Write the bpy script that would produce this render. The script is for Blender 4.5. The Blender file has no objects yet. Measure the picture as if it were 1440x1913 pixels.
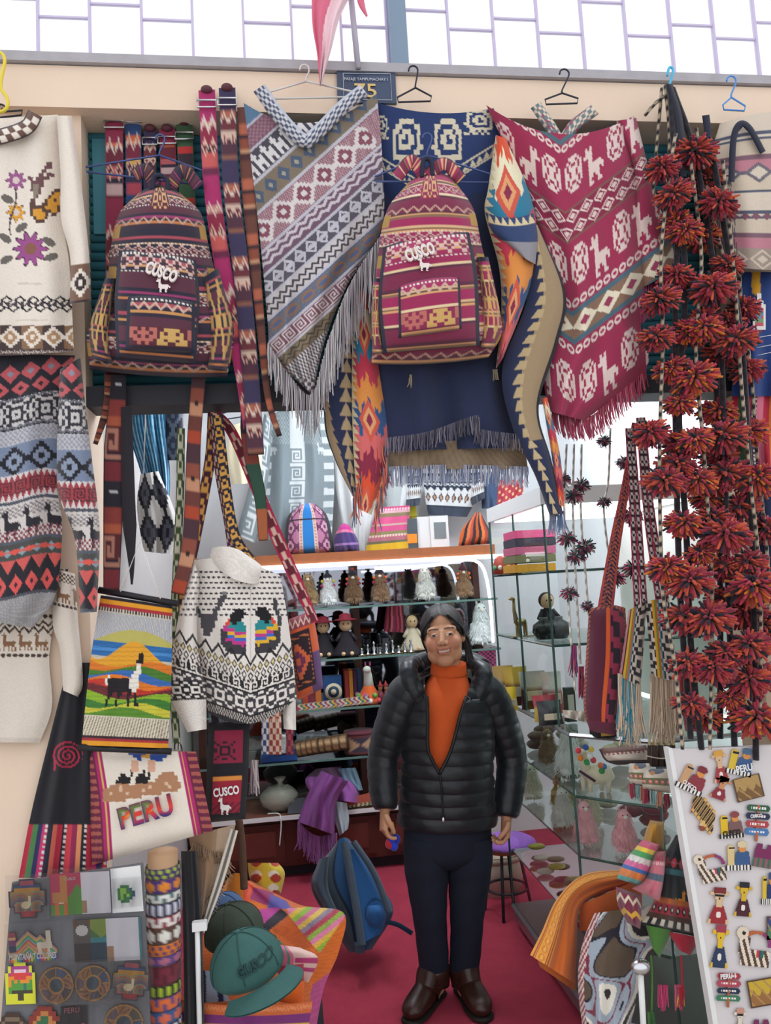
import bpy, bmesh, math, random
import numpy as np
from mathutils import Vector, Matrix
random.seed(7); rng = np.random.default_rng(7)
S = bpy.context.scene; COL = S.collection
PI = math.pi
# ------------------------------------------------------------------ camera
CW, CH, CF = 1440., 1913., 1440.
yaw, pitch, roll = math.radians(7.5), math.radians(5.5), math.radians(3.2)
CAM = np.array([0., 0., 1.62])
_f = np.array([math.sin(yaw)*math.cos(pitch), math.cos(yaw)*math.cos(pitch), math.sin(pitch)])
_r0 = np.array([math.cos(yaw), -math.sin(yaw), 0.]); _u0 = np.cross(_r0, _f)
_r = _r0*math.cos(roll) - _u0*math.sin(roll); _u = _u0*math.cos(roll) + _r0*math.sin(roll)
cd = bpy.data.cameras.new('camera'); cam = bpy.data.objects.new('camera', cd); COL.objects.link(cam)
cd.sensor_fit = 'HORIZONTAL'; cd.sensor_width = 36.; cd.lens = 36.*CF/CW; cd.clip_start = .05
cam.matrix_world = Matrix(((_r[0], _u[0], -_f[0], CAM[0]), (_r[1], _u[1], -_f[1], CAM[1]), (_r[2], _u[2], -_f[2], CAM[2]), (0, 0, 0, 1)))
S.camera = cam
# ------------------------------------------------------------------ world and exposure
w = bpy.data.worlds.new('overcast_sky'); S.world = w; w.use_nodes = True
bg = w.node_tree.nodes['Background']; bg.inputs[0].default_value = (.95, .97, 1., 1); bg.inputs[1].default_value = 1.3
S.view_settings.view_transform = 'Standard'; S.view_settings.look = 'None'; S.view_settings.gamma = 1; S.view_settings.use_curve_mapping = False
S.view_settings.exposure = 0.
# ------------------------------------------------------------------ helpers
def rays(px, py):
    px = np.asarray(px, float); py = np.asarray(py, float)
    return _f + _r*((px-CW/2)/CF)[..., None] - _u*((py-CH/2)/CF)[..., None]
def atY(px, py, Y):            # a pixel's direction met with the upright plane at depth Y
    d = rays(px, py); return CAM + d*((np.asarray(Y, float)-CAM[1])/d[..., 1])[..., None]
def at(px, py, Y): return Vector(atY(px, py, Y))
def atZ(px, py, Z):
    d = rays(px, py); return Vector(CAM + d*((Z-CAM[2])/d[2]))
def atX(px, py, X):
    d = rays(px, py); return Vector(CAM + d*((X-CAM[0])/d[0]))
def lin(c):
    if isinstance(c, int): c = ((c >> 16 & 255)/255, (c >> 8 & 255)/255, (c & 255)/255)
    c = np.asarray(c, float); return np.where(c <= .04045, c/12.92, ((c+.055)/1.055)**2.4)
_mats = {}
def mat(name, col=None, rough=.8, metal=0., vcol=False, bump=0., bscale=300., trans=0., emit=None, estr=0., alpha=1., noise=0., ior=1.45, sheen=0., coat=0., nscale=8., ncol=None):
    if name in _mats: return _mats[name]
    m = bpy.data.materials.new(name); m.use_nodes = True; nt = m.node_tree; b = nt.nodes['Principled BSDF']
    b.inputs['Roughness'].default_value = rough; b.inputs['Metallic'].default_value = metal; b.inputs['IOR'].default_value = ior
    b.inputs['Transmission Weight'].default_value = trans; b.inputs['Alpha'].default_value = alpha
    b.inputs['Sheen Weight'].default_value = sheen; b.inputs['Coat Weight'].default_value = coat
    if vcol:
        a = nt.nodes.new('ShaderNodeAttribute'); a.attribute_name = 'Col'; nt.links.new(a.outputs['Color'], b.inputs['Base Color'])
    elif col is not None:
        b.inputs['Base Color'].default_value = (*lin(col), 1)
        if noise:
            n = nt.nodes.new('ShaderNodeTexNoise'); n.inputs['Scale'].default_value = nscale; n.inputs['Detail'].default_value = 6
            mx = nt.nodes.new('ShaderNodeMix'); mx.data_type = 'RGBA'
            tc = nt.nodes.new('ShaderNodeTexCoord'); nt.links.new(tc.outputs['Object'], n.inputs['Vector'])
            mx.inputs[6].default_value = (*lin(col), 1); mx.inputs[7].default_value = (*(lin(ncol) if ncol is not None else lin(col)*(1-noise)), 1)
            nt.links.new(n.outputs['Fac'], mx.inputs[0]); nt.links.new(mx.outputs[2], b.inputs['Base Color'])
    if bump:
        n = nt.nodes.new('ShaderNodeTexNoise'); n.inputs['Scale'].default_value = bscale; n.inputs['Detail'].default_value = 3
        tc = nt.nodes.new('ShaderNodeTexCoord'); nt.links.new(tc.outputs['Object'], n.inputs['Vector'])
        bp = nt.nodes.new('ShaderNodeBump'); bp.inputs['Strength'].default_value = bump; bp.inputs['Distance'].default_value = .004
        nt.links.new(n.outputs['Fac'], bp.inputs['Height']); nt.links.new(bp.outputs['Normal'], b.inputs['Normal'])
    if emit is not None:
        b.inputs['Emission Color'].default_value = (*lin(emit), 1); b.inputs['Emission Strength'].default_value = estr
    _mats[name] = m; return m
CLOTH = mat('woven_cloth', vcol=True, rough=.95, bump=.25, bscale=420., sheen=.15)
KNIT = mat('knitted_wool', vcol=True, rough=1., bump=.5, bscale=260., sheen=.25)
YARN = mat('yarn', vcol=True, rough=1., sheen=.2)
PAINT = mat('painted', vcol=True, rough=.55)
GLOSS = mat('glossy_print', vcol=True, rough=.3)
FUR = mat('fur', vcol=True, rough=1., sheen=.4)
WIRE_BLACK = mat('black_wire', 0x2a2c38, .4, .3); WIRE_WHITE = mat('white_wire', 0xdad6d2, .4); WIRE_BLUE = mat('blue_wire', 0x4f8fd8, .4)
WHITE = mat('white_plastic', 0xe6e6e6, .5); CHROME = mat('chrome', 0xd0d0d4, .25, 1.)
def setp(o, label=None, cat=None, group=None, kind=None):
    if label: o['label'] = label
    if cat: o['category'] = cat
    if group: o['group'] = group
    if kind: o['kind'] = kind
    return o
def thing(name, label, cat, loc, group=None):
    o = bpy.data.objects.new(name, None); COL.objects.link(o); o.location = Vector(loc); o.empty_display_size = .05
    return setp(o, label, cat, group)
def put(o, parent):
    o.parent = parent
    if parent.type == 'EMPTY' or parent.parent is None: o.matrix_parent_inverse = Matrix.Translation(-Vector(parent.location))
def mk(name, V, F, m, parent=None, col=None, smooth=True, label=None, cat=None, group=None, kind=None, cdom='POINT'):
    V = np.asarray(V, float).reshape(-1, 3); loc = None
    if parent is None:
        lo, hi = V.min(0), V.max(0); loc = np.array([(lo[0]+hi[0])/2, (lo[1]+hi[1])/2, lo[2]]); V = V-loc
    me = bpy.data.meshes.new(name)
    F = F if isinstance(F, list) else F.tolist()
    me.from_pydata(V.tolist(), [], F)
    me.materials.append(m)
    if smooth: me.polygons.foreach_set('use_smooth', np.ones(len(me.polygons), bool))
    if col is not None:
        col = np.asarray(col, float)
        if col.ndim == 1: col = np.tile(col, (len(V), 1))
        if cdom == 'FACE':
            cnt = np.empty(len(me.polygons), int); me.polygons.foreach_get('loop_total', cnt); col = np.repeat(col, cnt, axis=0)
        a = me.color_attributes.new('Col', 'FLOAT_COLOR', 'POINT' if cdom == 'POINT' else 'CORNER')
        a.data.foreach_set('color', np.c_[col, np.ones(len(col))].astype(np.float32).ravel())
    me.update()
    o = bpy.data.objects.new(name, me); COL.objects.link(o)
    if loc is not None: o.location = loc
    else: put(o, parent)
    return setp(o, label, cat, group, kind)
class G:                                    # collects simple shapes into one mesh
    def __init__(s): s.V = []; s.F = []; s.C = []; s.n = 0
    def add(s, V, F, c=None):
        V = np.asarray(V, float).reshape(-1, 3); s.V.append(V); s.F += [[i+s.n for i in f] for f in F]; s.n += len(V)
        c = lin(c) if isinstance(c, int) else np.array([.5]*3) if c is None else np.asarray(c, float)
        s.C.append(np.tile(c, (len(V), 1)) if c.ndim == 1 else c)
    def box(s, a, b, c=None):
        x0, y0, z0 = np.minimum(a, b); x1, y1, z1 = np.maximum(a, b)
        s.add([(x0,y0,z0),(x1,y0,z0),(x1,y1,z0),(x0,y1,z0),(x0,y0,z1),(x1,y0,z1),(x1,y1,z1),(x0,y1,z1)],
              [(0,3,2,1),(4,5,6,7),(0,1,5,4),(1,2,6,5),(2,3,7,6),(3,0,4,7)], c); return s
    def tube(s, P, r, k=6, c=None, cap=True, cf=None):
        P = np.asarray([tuple(p) for p in P], float); n = len(P); r = np.broadcast_to(np.asarray(r, float), (n,))
        T = np.gradient(P, axis=0); T /= np.linalg.norm(T, axis=1)[:, None]+1e-9
        ref = np.array([0, 0, 1.]) if abs(T[0][2]) < .9 else np.array([1., 0, 0])
        V = []
        A = np.arange(k)*2*PI/k; prev = np.cross(T[0], ref); prev /= np.linalg.norm(prev)
        for i in range(n):
            a = prev - T[i]*(prev@T[i]); a /= np.linalg.norm(a)+1e-9; prev = a; b = np.cross(T[i], a)
            V.append(P[i] + r[i]*(np.cos(A)[:, None]*a + np.sin(A)[:, None]*b))
        V = np.concatenate(V); F = []
        for i in range(n-1):
            for j in range(k): F.append((i*k+j, i*k+(j+1) % k, (i+1)*k+(j+1) % k, (i+1)*k+j))
        if cap: F.append(tuple(range(k))[::-1]); F.append(tuple((n-1)*k+j for j in range(k)))
        if cf is not None: c = np.array([cf(i, j) for i in range(n) for j in range(k)])
        s.add(V, F, c); return s
    def ell(s, c0, rad, col=None, nu=14, nv=9, M=None, f=None):
        th = np.linspace(0, PI, nv+1); ph = np.arange(nu)*2*PI/nu
        T, Q = np.meshgrid(th, ph, indexing='ij')
        V = np.stack([np.sin(T)*np.cos(Q), np.sin(T)*np.sin(Q), np.cos(T)], -1).reshape(-1, 3)
        if f is not None: V = f(V)
        V = V*np.asarray(rad, float)
        if M is not None: V = V@np.asarray(M.to_3x3()).T
        V = V + np.asarray(tuple(c0)); F = []
        for i in range(nv):
            for j in range(nu): F.append((i*nu+j, (i+1)*nu+j, (i+1)*nu+(j+1) % nu, i*nu+(j+1) % nu))
        s.add(V, F, col); return s
    def prism(s, pts, th, c=None):          # polygon of 3D points pushed back along +Y by th
        pts = np.asarray([tuple(p) for p in pts], float); n = len(pts); b = pts+np.array([0, th, 0])
        s.add(np.r_[pts, b], [tuple(range(n)), tuple(range(2*n-1, n-1, -1))]+[(i, i+n, (i+1) % n+n, (i+1) % n) for i in range(n)], c); return s
    def lathe(s, c0, prof, k=20, c=None, M=None):
        V = []; A = np.arange(k)*2*PI/k
        for r_, z in prof: V.append(np.stack([r_*np.cos(A), r_*np.sin(A), np.full(k, z)], -1))
        V = np.concatenate(V)
        if M is not None: V = V@np.asarray(M.to_3x3()).T
        V = V+np.asarray(tuple(c0)); F = []
        for i in range(len(prof)-1):
            for j in range(k): F.append((i*k+j, i*k+(j+1) % k, (i+1)*k+(j+1) % k, (i+1)*k+j))
        F.append(tuple(range(k))[::-1]); F.append(tuple((len(prof)-1)*k+j for j in range(k)))
        s.add(V, F, c); return s
    def go(s, name, m, parent=None, smooth=True, **kw):
        return mk(name, np.concatenate(s.V), s.F, m, parent, np.concatenate(s.C), smooth, **kw)
def resample(P, n):
    P = np.asarray(P, float)
    if len(P) > 2:                          # Catmull-Rom through the points
        Q = np.r_[[2*P[0]-P[1]], P, [2*P[-1]-P[-2]]]; out = []
        for i in range(1, len(Q)-2):
            t = np.linspace(0, 1, 14, endpoint=False)[:, None]; a, b, c, d = Q[i-1], Q[i], Q[i+1], Q[i+2]
            out.append(.5*(2*b+(c-a)*t+(2*a-5*b+4*c-d)*t**2+(-a+3*b-3*c+d)*t**3))
        P = np.r_[np.concatenate(out), [P[-1]]]
    L = np.r_[0, np.cumsum(np.linalg.norm(np.diff(P, axis=0), axis=1))]; t = np.linspace(0, L[-1], n)
    return np.stack([np.interp(t, L, P[:, i]) for i in range(P.shape[1])], -1)
class Pat:                                   # colour pattern of a textile, worked out per stitch
    def __init__(s, U, V, px, py): s.U = U; s.V = V; s.px = px; s.py = py; s.c = np.zeros(U.shape+(3,))
    def m(s, mask, col): s.c[mask] = lin(col); return s
    def fill(s, col): s.c[:] = lin(col); return s
    def band(s, a, b, col): s.m((s.V >= a) & (s.V < b), col); return s
    def l(s, a, b, n, ph=0.):
        t = (s.V-a)/(b-a); return (t >= 0) & (t < 1), t, (s.U*n+ph) % 1
    def dia(s, a, b, n, col, r=1., ph=0., hole=None, hc=None):
        i, t, f = s.l(a, b, n, ph); d = abs(f-.5)*2+abs(t-.5)*2; s.m(i & (d < r), col)
        if hole: s.m(i & (d < hole), hc)
        return s
    def zig(s, a, b, n, col, w=.35, ph=0.):
        i, t, f = s.l(a, b, n, ph); s.m(i & (abs(t-(w/2+(1-w)*abs(f-.5)*2)) < w/2), col); return s
    def tri(s, a, b, n, col, up=True, ph=0.):
        i, t, f = s.l(a, b, n, ph); tt = t if up else 1-t; s.m(i & (abs(f-.5)*2 < tt), col); return s
    def dots(s, a, b, n, col, r=.35, ph=0.):
        i, t, f = s.l(a, b, n, ph); s.m(i & ((f-.5)**2+(t-.5)**2 < r*r), col); return s
    def check(s, a, b, n, k, col, ph=0.):
        i, t, f = s.l(a, b, n, ph); s.m(i & (((f > .5).astype(int)+(t*k).astype(int)) % 2 == 0), col); return s
    def spr(s, a, b, n, rows, pal, ph=0., u0=-9, u1=9):
        i, t, f = s.l(a, b, n, ph); R, K = len(rows), max(map(len, rows)); i = i & (s.U >= u0) & (s.U <= u1)
        A = np.array([[ord(x) for x in r.ljust(K)] for r in rows])
        ch = A[np.clip((t*R).astype(int), 0, R-1), np.clip((f*K).astype(int), 0, K-1)]
        for k, col in pal.items(): s.m(i & (ch == ord(k)), col)
        return s
    def stripes(s, a, b, seq, k=1):          # seq of (weight, colour), repeated k times along V
        t = (s.V-a)/(b-a); i = (t >= 0) & (t < 1); W = np.cumsum([x[0] for x in seq]); t = (t*k) % 1*W[-1]
        for j, (w_, col) in enumerate(seq): s.m(i & (t < W[j]) & (t >= W[j]-w_), col)
        return s
    def T(s, U, V): q = Pat(U, V, s.px, s.py); q.c = s.c; return q
    def at(s, x0, y0, x1, y1, rows, pal):    # a bitmap stamped over a pixel box
        f = (s.px-x0)/(x1-x0); t = (s.py-y0)/(y1-y0); i = (f >= 0) & (f < 1) & (t >= 0) & (t < 1); R, K = len(rows), max(map(len, rows))
        A = np.array([[ord(x) for x in r.ljust(K)] for r in rows])
        ch = A[np.clip((t*R).astype(int), 0, R-1), np.clip((f*K).astype(int), 0, K-1)]
        for k, col in pal.items(): s.m(i & (ch == ord(k)), col)
        return s
    def flower(s, x, y, r, col, cc, n=8, edge=None):
        dx, dy = s.px-x, s.py-y; d = np.hypot(dx, dy); a = np.arctan2(dy, dx); q = r*(.8+.2*np.cos(n*a))
        if edge: s.m(d < q*1.12, edge)
        s.m(d < q, col); s.m(d < r*.36, cc); return s
    def poly(s, pts, col):
        ins = np.zeros(s.px.shape, bool)
        for i in range(len(pts)):
            (x1, y1), (x2, y2) = pts[i], pts[i-1]
            if y1 != y2: ins ^= ((y1 > s.py) != (y2 > s.py)) & (s.px < (x2-x1)*(s.py-y1)/(y2-y1)+x1)
        if col is not None: s.m(ins, col)
        s.last = ins; return s
    def disc(s, x, y, rx, ry, col): s.m(((s.px-x)/rx)**2+((s.py-y)/ry)**2 < 1, col); return s
def grid(L, R, nu, nv, bt=0., bb=0.):
    l = resample(L, nv+1); r = resample(R, nv+1); u = np.linspace(0, 1, nu+1)
    px = l[:, None, 0]+(r-l)[:, None, 0]*u; py = l[:, None, 1]+(r-l)[:, None, 1]*u
    U, V = np.meshgrid(u, np.linspace(0, 1, nv+1)); q = 4*U*(1-U)
    return px, py+bt*(1-V)**2*q+bb*V**2*q, U, V
def cloth(name, L, R, Y, pat, parent=None, nu=60, nv=90, th=.03, fold=0., fk=3., bt=0., bb=0., m=None, back=True, pw=3., pv=0., **kw):
    """A stuffed or hanging textile: outline given by its two sides in pixels, met with the plane(s) at depth Y; front bulges, back closes it."""
    px, py, U, V = grid(L, R, nu, nv, bt, bb)
    Yb = Y(U, V) if callable(Y) else (Y[0]+(Y[1]-Y[0])*V if isinstance(Y, tuple) else np.full(U.shape, float(Y)))
    pr = 1-abs(2*U-1)**pw
    if pv: pr = pr*(1-abs(2*V-1)**pv)
    fo = fold*(np.sin(2*PI*(fk*U+.35*V+.13*fk))+.5*np.sin(2*PI*(fk*1.7*U-.5*V+.4)))*(.35+.65*V)*(1-abs(2*U-1)**6) if fold else 0
    P = atY(px, py, Yb-th*pr-fo)
    W = nu+1; idx = np.arange(W*(nv+1)).reshape(nv+1, W)
    F = np.stack([idx[:-1, :-1], idx[1:, :-1], idx[1:, 1:], idx[:-1, 1:]], -1).reshape(-1, 4)
    if callable(pat):
        p = Pat(U, V, px, py); c = pat(p); c = p.c if c is None else (c.c if isinstance(c, Pat) else c)
    else: c = np.tile(lin(pat), U.shape+(1,))
    c = c*(1+.07*(rng.random(U.shape)-.5))[..., None]
    Vv = P.reshape(-1, 3); Cc = c.reshape(-1, 3)
    if back:
        k = 4; iu = np.unique(np.r_[np.arange(0, nu, k), nu]); iv = np.unique(np.r_[np.arange(0, nv, k), nv])
        sub = np.ix_(iv, iu); pb = atY(px[sub], py[sub], (Yb+th*.7*pr-(fo*.8 if fold else 0)+.0015*(pr > 0))[sub]); nb = len(iu)
        ib = (np.arange(len(iu)*len(iv))+len(Vv)).reshape(len(iv), nb)
        F = np.r_[F, np.stack([ib[:-1, 1:], ib[1:, 1:], ib[1:, :-1], ib[:-1, :-1]], -1).reshape(-1, 4)]
        Vv = np.r_[Vv, pb.reshape(-1, 3)]; Cc = np.r_[Cc, c[sub].reshape(-1, 3)]
    return mk(name, Vv, F, m or CLOTH, parent, Cc, **kw)
def ribbon(name, pts, wd, Y, pat, parent=None, n=60, nu=10, th=.004, **kw):
    """A strap or belt along a pixel centreline, wd pixels wide."""
    c = resample(pts, 40); t = np.gradient(c, axis=0); t /= np.linalg.norm(t, axis=1)[:, None]+1e-9
    nrm = np.stack([t[:, 1], -t[:, 0]], -1); wd = np.interp(np.linspace(0, 1, 40), np.linspace(0, 1, len(wd)), wd)[:, None] if hasattr(wd, '__len__') else wd
    return cloth(name, c-nrm*wd/2, c+nrm*wd/2, Y, pat, parent, nu, n, th, **kw)
def fringe(name, pts, ln, n, cols, Y, parent, r=.0016, sway=6, jit=.25, k=3, m=None, lean=0, **kw):
    """Strands hanging from a pixel polyline."""
    g = G(); p = resample(pts, n); cols = [lin(c) for c in cols]; lens = np.interp(np.linspace(0, 1, n), np.linspace(0, 1, len(ln)), ln) if hasattr(ln, '__len__') else np.full(n, ln)
    for i in range(n):
        L = lens[i]*(1+jit*(random.random()-.5)); sx = random.gauss(0, sway)+lean; x, y = p[i]; yy = Y+random.uniform(-.006, .006)
        q = [at(x+sx*t*t+random.gauss(0, .6), y+L*t, yy) for t in (0, .35, .7, 1)]
        g.tube(q, [r, r, r, r*.6], k, cols[random.randrange(len(cols))]*random.uniform(.85, 1.1), cap=False)
    return g.go(name, m or YARN, parent, **kw)
def wire(name, P, r, m, parent=None, k=6, n=None, **kw):
    if n: P = resample(np.array([tuple(p) for p in P]), n)
    return G().tube(P, r, k).go(name, m, parent, **kw)
def pxl(pts, Y, n=None):
    p = resample(pts, n) if n else np.asarray(pts, float); return [at(x, y, Y) for x, y in p]
def textm(name, s, p0, p1, Y, m, parent, ys=1., ex=.002, bold=0., col=None, proj=None):
    """Lettering between two baseline pixels on the plane at depth Y."""
    c = bpy.data.curves.new(name, 'FONT'); c.body = s; c.extrude = ex; c.offset = bold; c.resolution_u = 3
    t = bpy.data.objects.new(name, c); COL.objects.link(t); dg = bpy.context.evaluated_depsgraph_get(); dg.update()
    me = bpy.data.meshes.new_from_object(t.evaluated_get(dg)); bpy.data.objects.remove(t); bpy.data.curves.remove(c)
    V = np.array([v.co[:] for v in me.vertices]); F = [list(p.vertices) for p in me.polygons]; bpy.data.meshes.remove(me)
    a, b = np.array(at(*p0, Y)), np.array(at(*p1, Y)); x = b-a; wdt = V[:, 0].max()-V[:, 0].min(); k = np.linalg.norm(x)/wdt; x /= np.linalg.norm(x)
    z = np.cross(x, np.array([0, 1., 0])); z /= np.linalg.norm(z); yv = np.cross(z, x)
    W = a + (V[:, :1]-V[:, 0].min())*k*x + V[:, 1:2]*k*ys*z - V[:, 2:3]*yv
    if proj: W = proj(W)
    cc = None
    if col is not None: cc = col((V[:, 0]-V[:, 0].min())/wdt, V[:, 1]/.7)
    return mk(name, W, F, m, parent, cc, smooth=False)
def sprite(name, rows, pal, box, Y, th, m=None, parent=None, rot=0., **kw):
    """A flat cut-out figure (magnet, print): bitmap cells become an extruded plate. box = px x0,y0,x1,y1 ; rot in degrees about its centre."""
    R, K = len(rows), max(map(len, rows)); rows = [r.ljust(K) for r in rows]; x0, y0, x1, y1 = box; cx, cy = (x0+x1)/2, (y0+y1)/2; ca, sa = math.cos(math.radians(rot)), math.sin(math.radians(rot))
    gx, gy = np.meshgrid(np.linspace(x0, x1, K+1), np.linspace(y0, y1, R+1)); dx, dy = gx-cx, gy-cy; gx, gy = cx+dx*ca-dy*sa, cy+dx*sa+dy*ca
    Yv = Y(gx, gy) if callable(Y) else Y
    Pf = atY(gx, gy, Yv-th); Pb = atY(gx, gy, Yv+0*gx); n = (R+1)*(K+1); F = []; C = []
    on = lambda i, j: 0 <= i < R and 0 <= j < K and rows[i][j] in pal
    v = lambda i, j: i*(K+1)+j
    for i in range(R):
        for j in range(K):
            if not on(i, j): continue
            c = lin(pal[rows[i][j]]); F.append((v(i, j), v(i+1, j), v(i+1, j+1), v(i, j+1))); C.append(c)
            for di, dj, a, b in ((-1, 0, (i, j+1), (i, j)), (1, 0, (i+1, j), (i+1, j+1)), (0, -1, (i, j), (i+1, j)), (0, 1, (i+1, j+1), (i, j+1))):
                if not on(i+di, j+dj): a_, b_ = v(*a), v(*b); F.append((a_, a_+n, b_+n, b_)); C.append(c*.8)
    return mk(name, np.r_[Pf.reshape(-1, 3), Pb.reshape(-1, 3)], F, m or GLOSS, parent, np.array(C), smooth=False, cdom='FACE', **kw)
def copy_tree(o, loc=None, parent=None):
    c = o.copy(); COL.objects.link(c)
    if parent: c.parent = parent
    for ch in list(o.children): copy_tree(ch, None, c)
    if loc is not None: c.location = loc
    return c
LLAMA = ["..x.x.........", "..xxx.........", ".xxxx.........", ".xxxx.........", "...xx.........", "...xx.........", "...xxx........", "...xxxxxxxxx..", "...xxxxxxxxxx.", "...xxxxxxxxxxx", "...xxxxxxxxx.x", "....xxxxxxxx..", "....xx...xx...", "....xx...xx...", "....x....x....", "....xx...xx..."]
LLAMA2 = ["  x       ", " xxx      ", "  xx      ", "  xx      ", "  xx    x ", "  xxxxxxxx", "  xxxxxxx ", "  xx x xx ", "  x  x x x", "  x  x x x"]
STEP = ["    xx    ", "   xxxx   ", "  xx..xx  ", " xx....xx ", "xx..xx..xx", "xx..xx..xx", " xx....xx ", "  xx..xx  ", "   xxxx   ", "    xx    "]
KEY = ["xxxxxxxx..", "x......x..", "x.xxxx.x..", "x.x..x.x..", "x.x.xx.x..", "x.x....x..", "x.xxxxxx..", "x.........", "xxxxxxxxxx"]
SUN = ["x..xx..x", ".x....x.", "..xxxx..", "x.x..x.x", "x.x..x.x", "..xxxx..", ".x....x.", "x..xx..x"]
HOOK = ["xxxxx...", "x...x...", "x.x.x...", "x.xxx...", "x......x", "xxxxxxxx"]
# ================================================================== the setting
def nodemat(name): 
    m = bpy.data.materials.new(name); m.use_nodes = True; m.node_tree.nodes.clear(); return m, m.node_tree
def glassmat(name, tint, refl=.9):
    m, nt = nodemat(name); o = nt.nodes.new('ShaderNodeOutputMaterial'); t = nt.nodes.new('ShaderNodeBsdfTransparent'); g = nt.nodes.new('ShaderNodeBsdfGlossy')
    t.inputs[0].default_value = (*lin(tint), 1); g.inputs['Roughness'].default_value = .02
    f = nt.nodes.new('ShaderNodeFresnel'); f.inputs[0].default_value = 1.45; mm = nt.nodes.new('ShaderNodeMath'); mm.operation = 'MULTIPLY'; mm.inputs[1].default_value = refl
    mx = nt.nodes.new('ShaderNodeMixShader'); nt.links.new(f.outputs[0], mm.inputs[0]); nt.links.new(mm.outputs[0], mx.inputs[0]); nt.links.new(t.outputs[0], mx.inputs[1]); nt.links.new(g.outputs[0], mx.inputs[2]); nt.links.new(mx.outputs[0], o.inputs[0]); return m
GLASS = glassmat('clear_glass', 0xf8fdfb, .7); GLASS_SHELF = glassmat('green_edged_glass', 0xf1faf5, .6)
FROST, _nt = nodemat('frosted_pane'); _o = _nt.nodes.new('ShaderNodeOutputMaterial'); _t = _nt.nodes.new('ShaderNodeBsdfTransparent'); _l = _nt.nodes.new('ShaderNodeBsdfTranslucent'); _x = _nt.nodes.new('ShaderNodeMixShader')
_x.inputs[0].default_value = .35; _nt.links.new(_t.outputs[0], _x.inputs[1]); _nt.links.new(_l.outputs[0], _x.inputs[2]); _nt.links.new(_x.outputs[0], _o.inputs[0])
PLASTER = mat('beige_plaster', 0xf0d8c2, .9, noise=.12, bump=.2, bscale=60, nscale=5); GREYWALL = mat('grey_painted_wall', 0xb9b4b2, .9, noise=.1)
CONC = mat('grey_sill', 0xb8b4ba, .9, noise=.3, nscale=20, bump=.3, bscale=80); TEAL = mat('teal_shutter', 0x3a7f8f, .5, noise=.15)
DARK = mat('dark_lintel', 0x2b2b33, .6); WHITEW = mat('white_wall', 0xe9ecee, .85, noise=.05); STEELB = mat('painted_post', 0x7f93a8, .5)
CARPET = mat('red_carpet', 0xb4384f, 1., noise=.35, nscale=14, bump=.6, bscale=500, ncol=0x982c42); TILE = mat('aisle_tile', 0xb8b0a6, .5, noise=.15)
WOOD = mat('orange_brown_wood', 0xa8623a, .5, noise=.35, nscale=30); DWOOD = mat('dark_red_wood', 0x5a2b22, .45, noise=.4, nscale=25); BARS = mat('window_bar', 0xcabfdc, .5)
MIRROR = mat('mirror_back', 0x8d8f98, .03, 1.); EDGE = mat('white_edge', 0xe8eaea, .4)
def sbox(name, a, b, m, parent=None, **kw): return G().box(a, b).go(name, m, parent, smooth=False, kind=None if parent else 'structure', **kw)
sbox('floor', (-.62, 2.3, -.03), (1.8, 5.1, 0), CARPET, label='dark red carpet on the stall floor')
sbox('floor_aisle', (-6, -5, -.06), (8, 2.3, -.005), TILE, label='pale tiled floor of the market aisle')
sbox('wall_back', (-.75, 5.02, 0), (1.9, 5.1, 3.), WHITEW, label='white back wall of the stall')
sbox('wall_left', (-.72, 2.5, 0), (-.62, 5.02, 3.), GREYWALL, label='grey side wall of the stall')
sbox('wall_right', (1.8, 2.5, 0), (1.9, 5.02, 3.), WHITEW, label='white side wall of the stall on the right')
sbox('ceiling', (-.72, 2.46, 3.), (1.9, 5.1, 3.05), WHITEW, label='white ceiling of the stall')
sbox('wall_front_pillar', (-2.4, 2.3, 0), (-.56, 2.5, 3.09), PLASTER, label='beige plastered pillar left of the stall opening')
sbox('wall_front_pillar_right', (1.5, 2.34, 0), (3.4, 2.5, 3.09), mat('tan_plaster', 0xb59f88, .9, noise=.15), label='tan plastered pillar right of the stall opening')
sbox('wall_front_beam', (-2.4, 2.26, 3.09), (3.4, 2.46, 3.222), PLASTER, label='beige plastered beam over the stall opening')
sbox('trim_1', (-2.4, 2.245, 3.225), (3.4, 2.46, 3.255), CONC, label='grey concrete sill below the bars')
sbox('trim_2', (-.56, 2.3, 2.19), (1.5, 2.42, 2.25), DARK, label='dark lintel under the roller shutter')
# roller shutter, slat on slat
sh = thing('roller_shutter', 'teal ribbed metal roller shutter behind the hanging belts', 'shutter', (.4, 2.4, 2.25)); 
for i in range(28):
    z = 2.25+i*.03; g = G(); g.tube([(-.56, 2.395, z+.015), (1.5, 2.395, z+.015)], .016, 8); g.go('slat', TEAL, sh)
G().box((-.545, 2.37, 2.75), (-.47, 2.4, 3.06)).go('bracket_plate', TEAL, sh, smooth=False)
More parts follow.
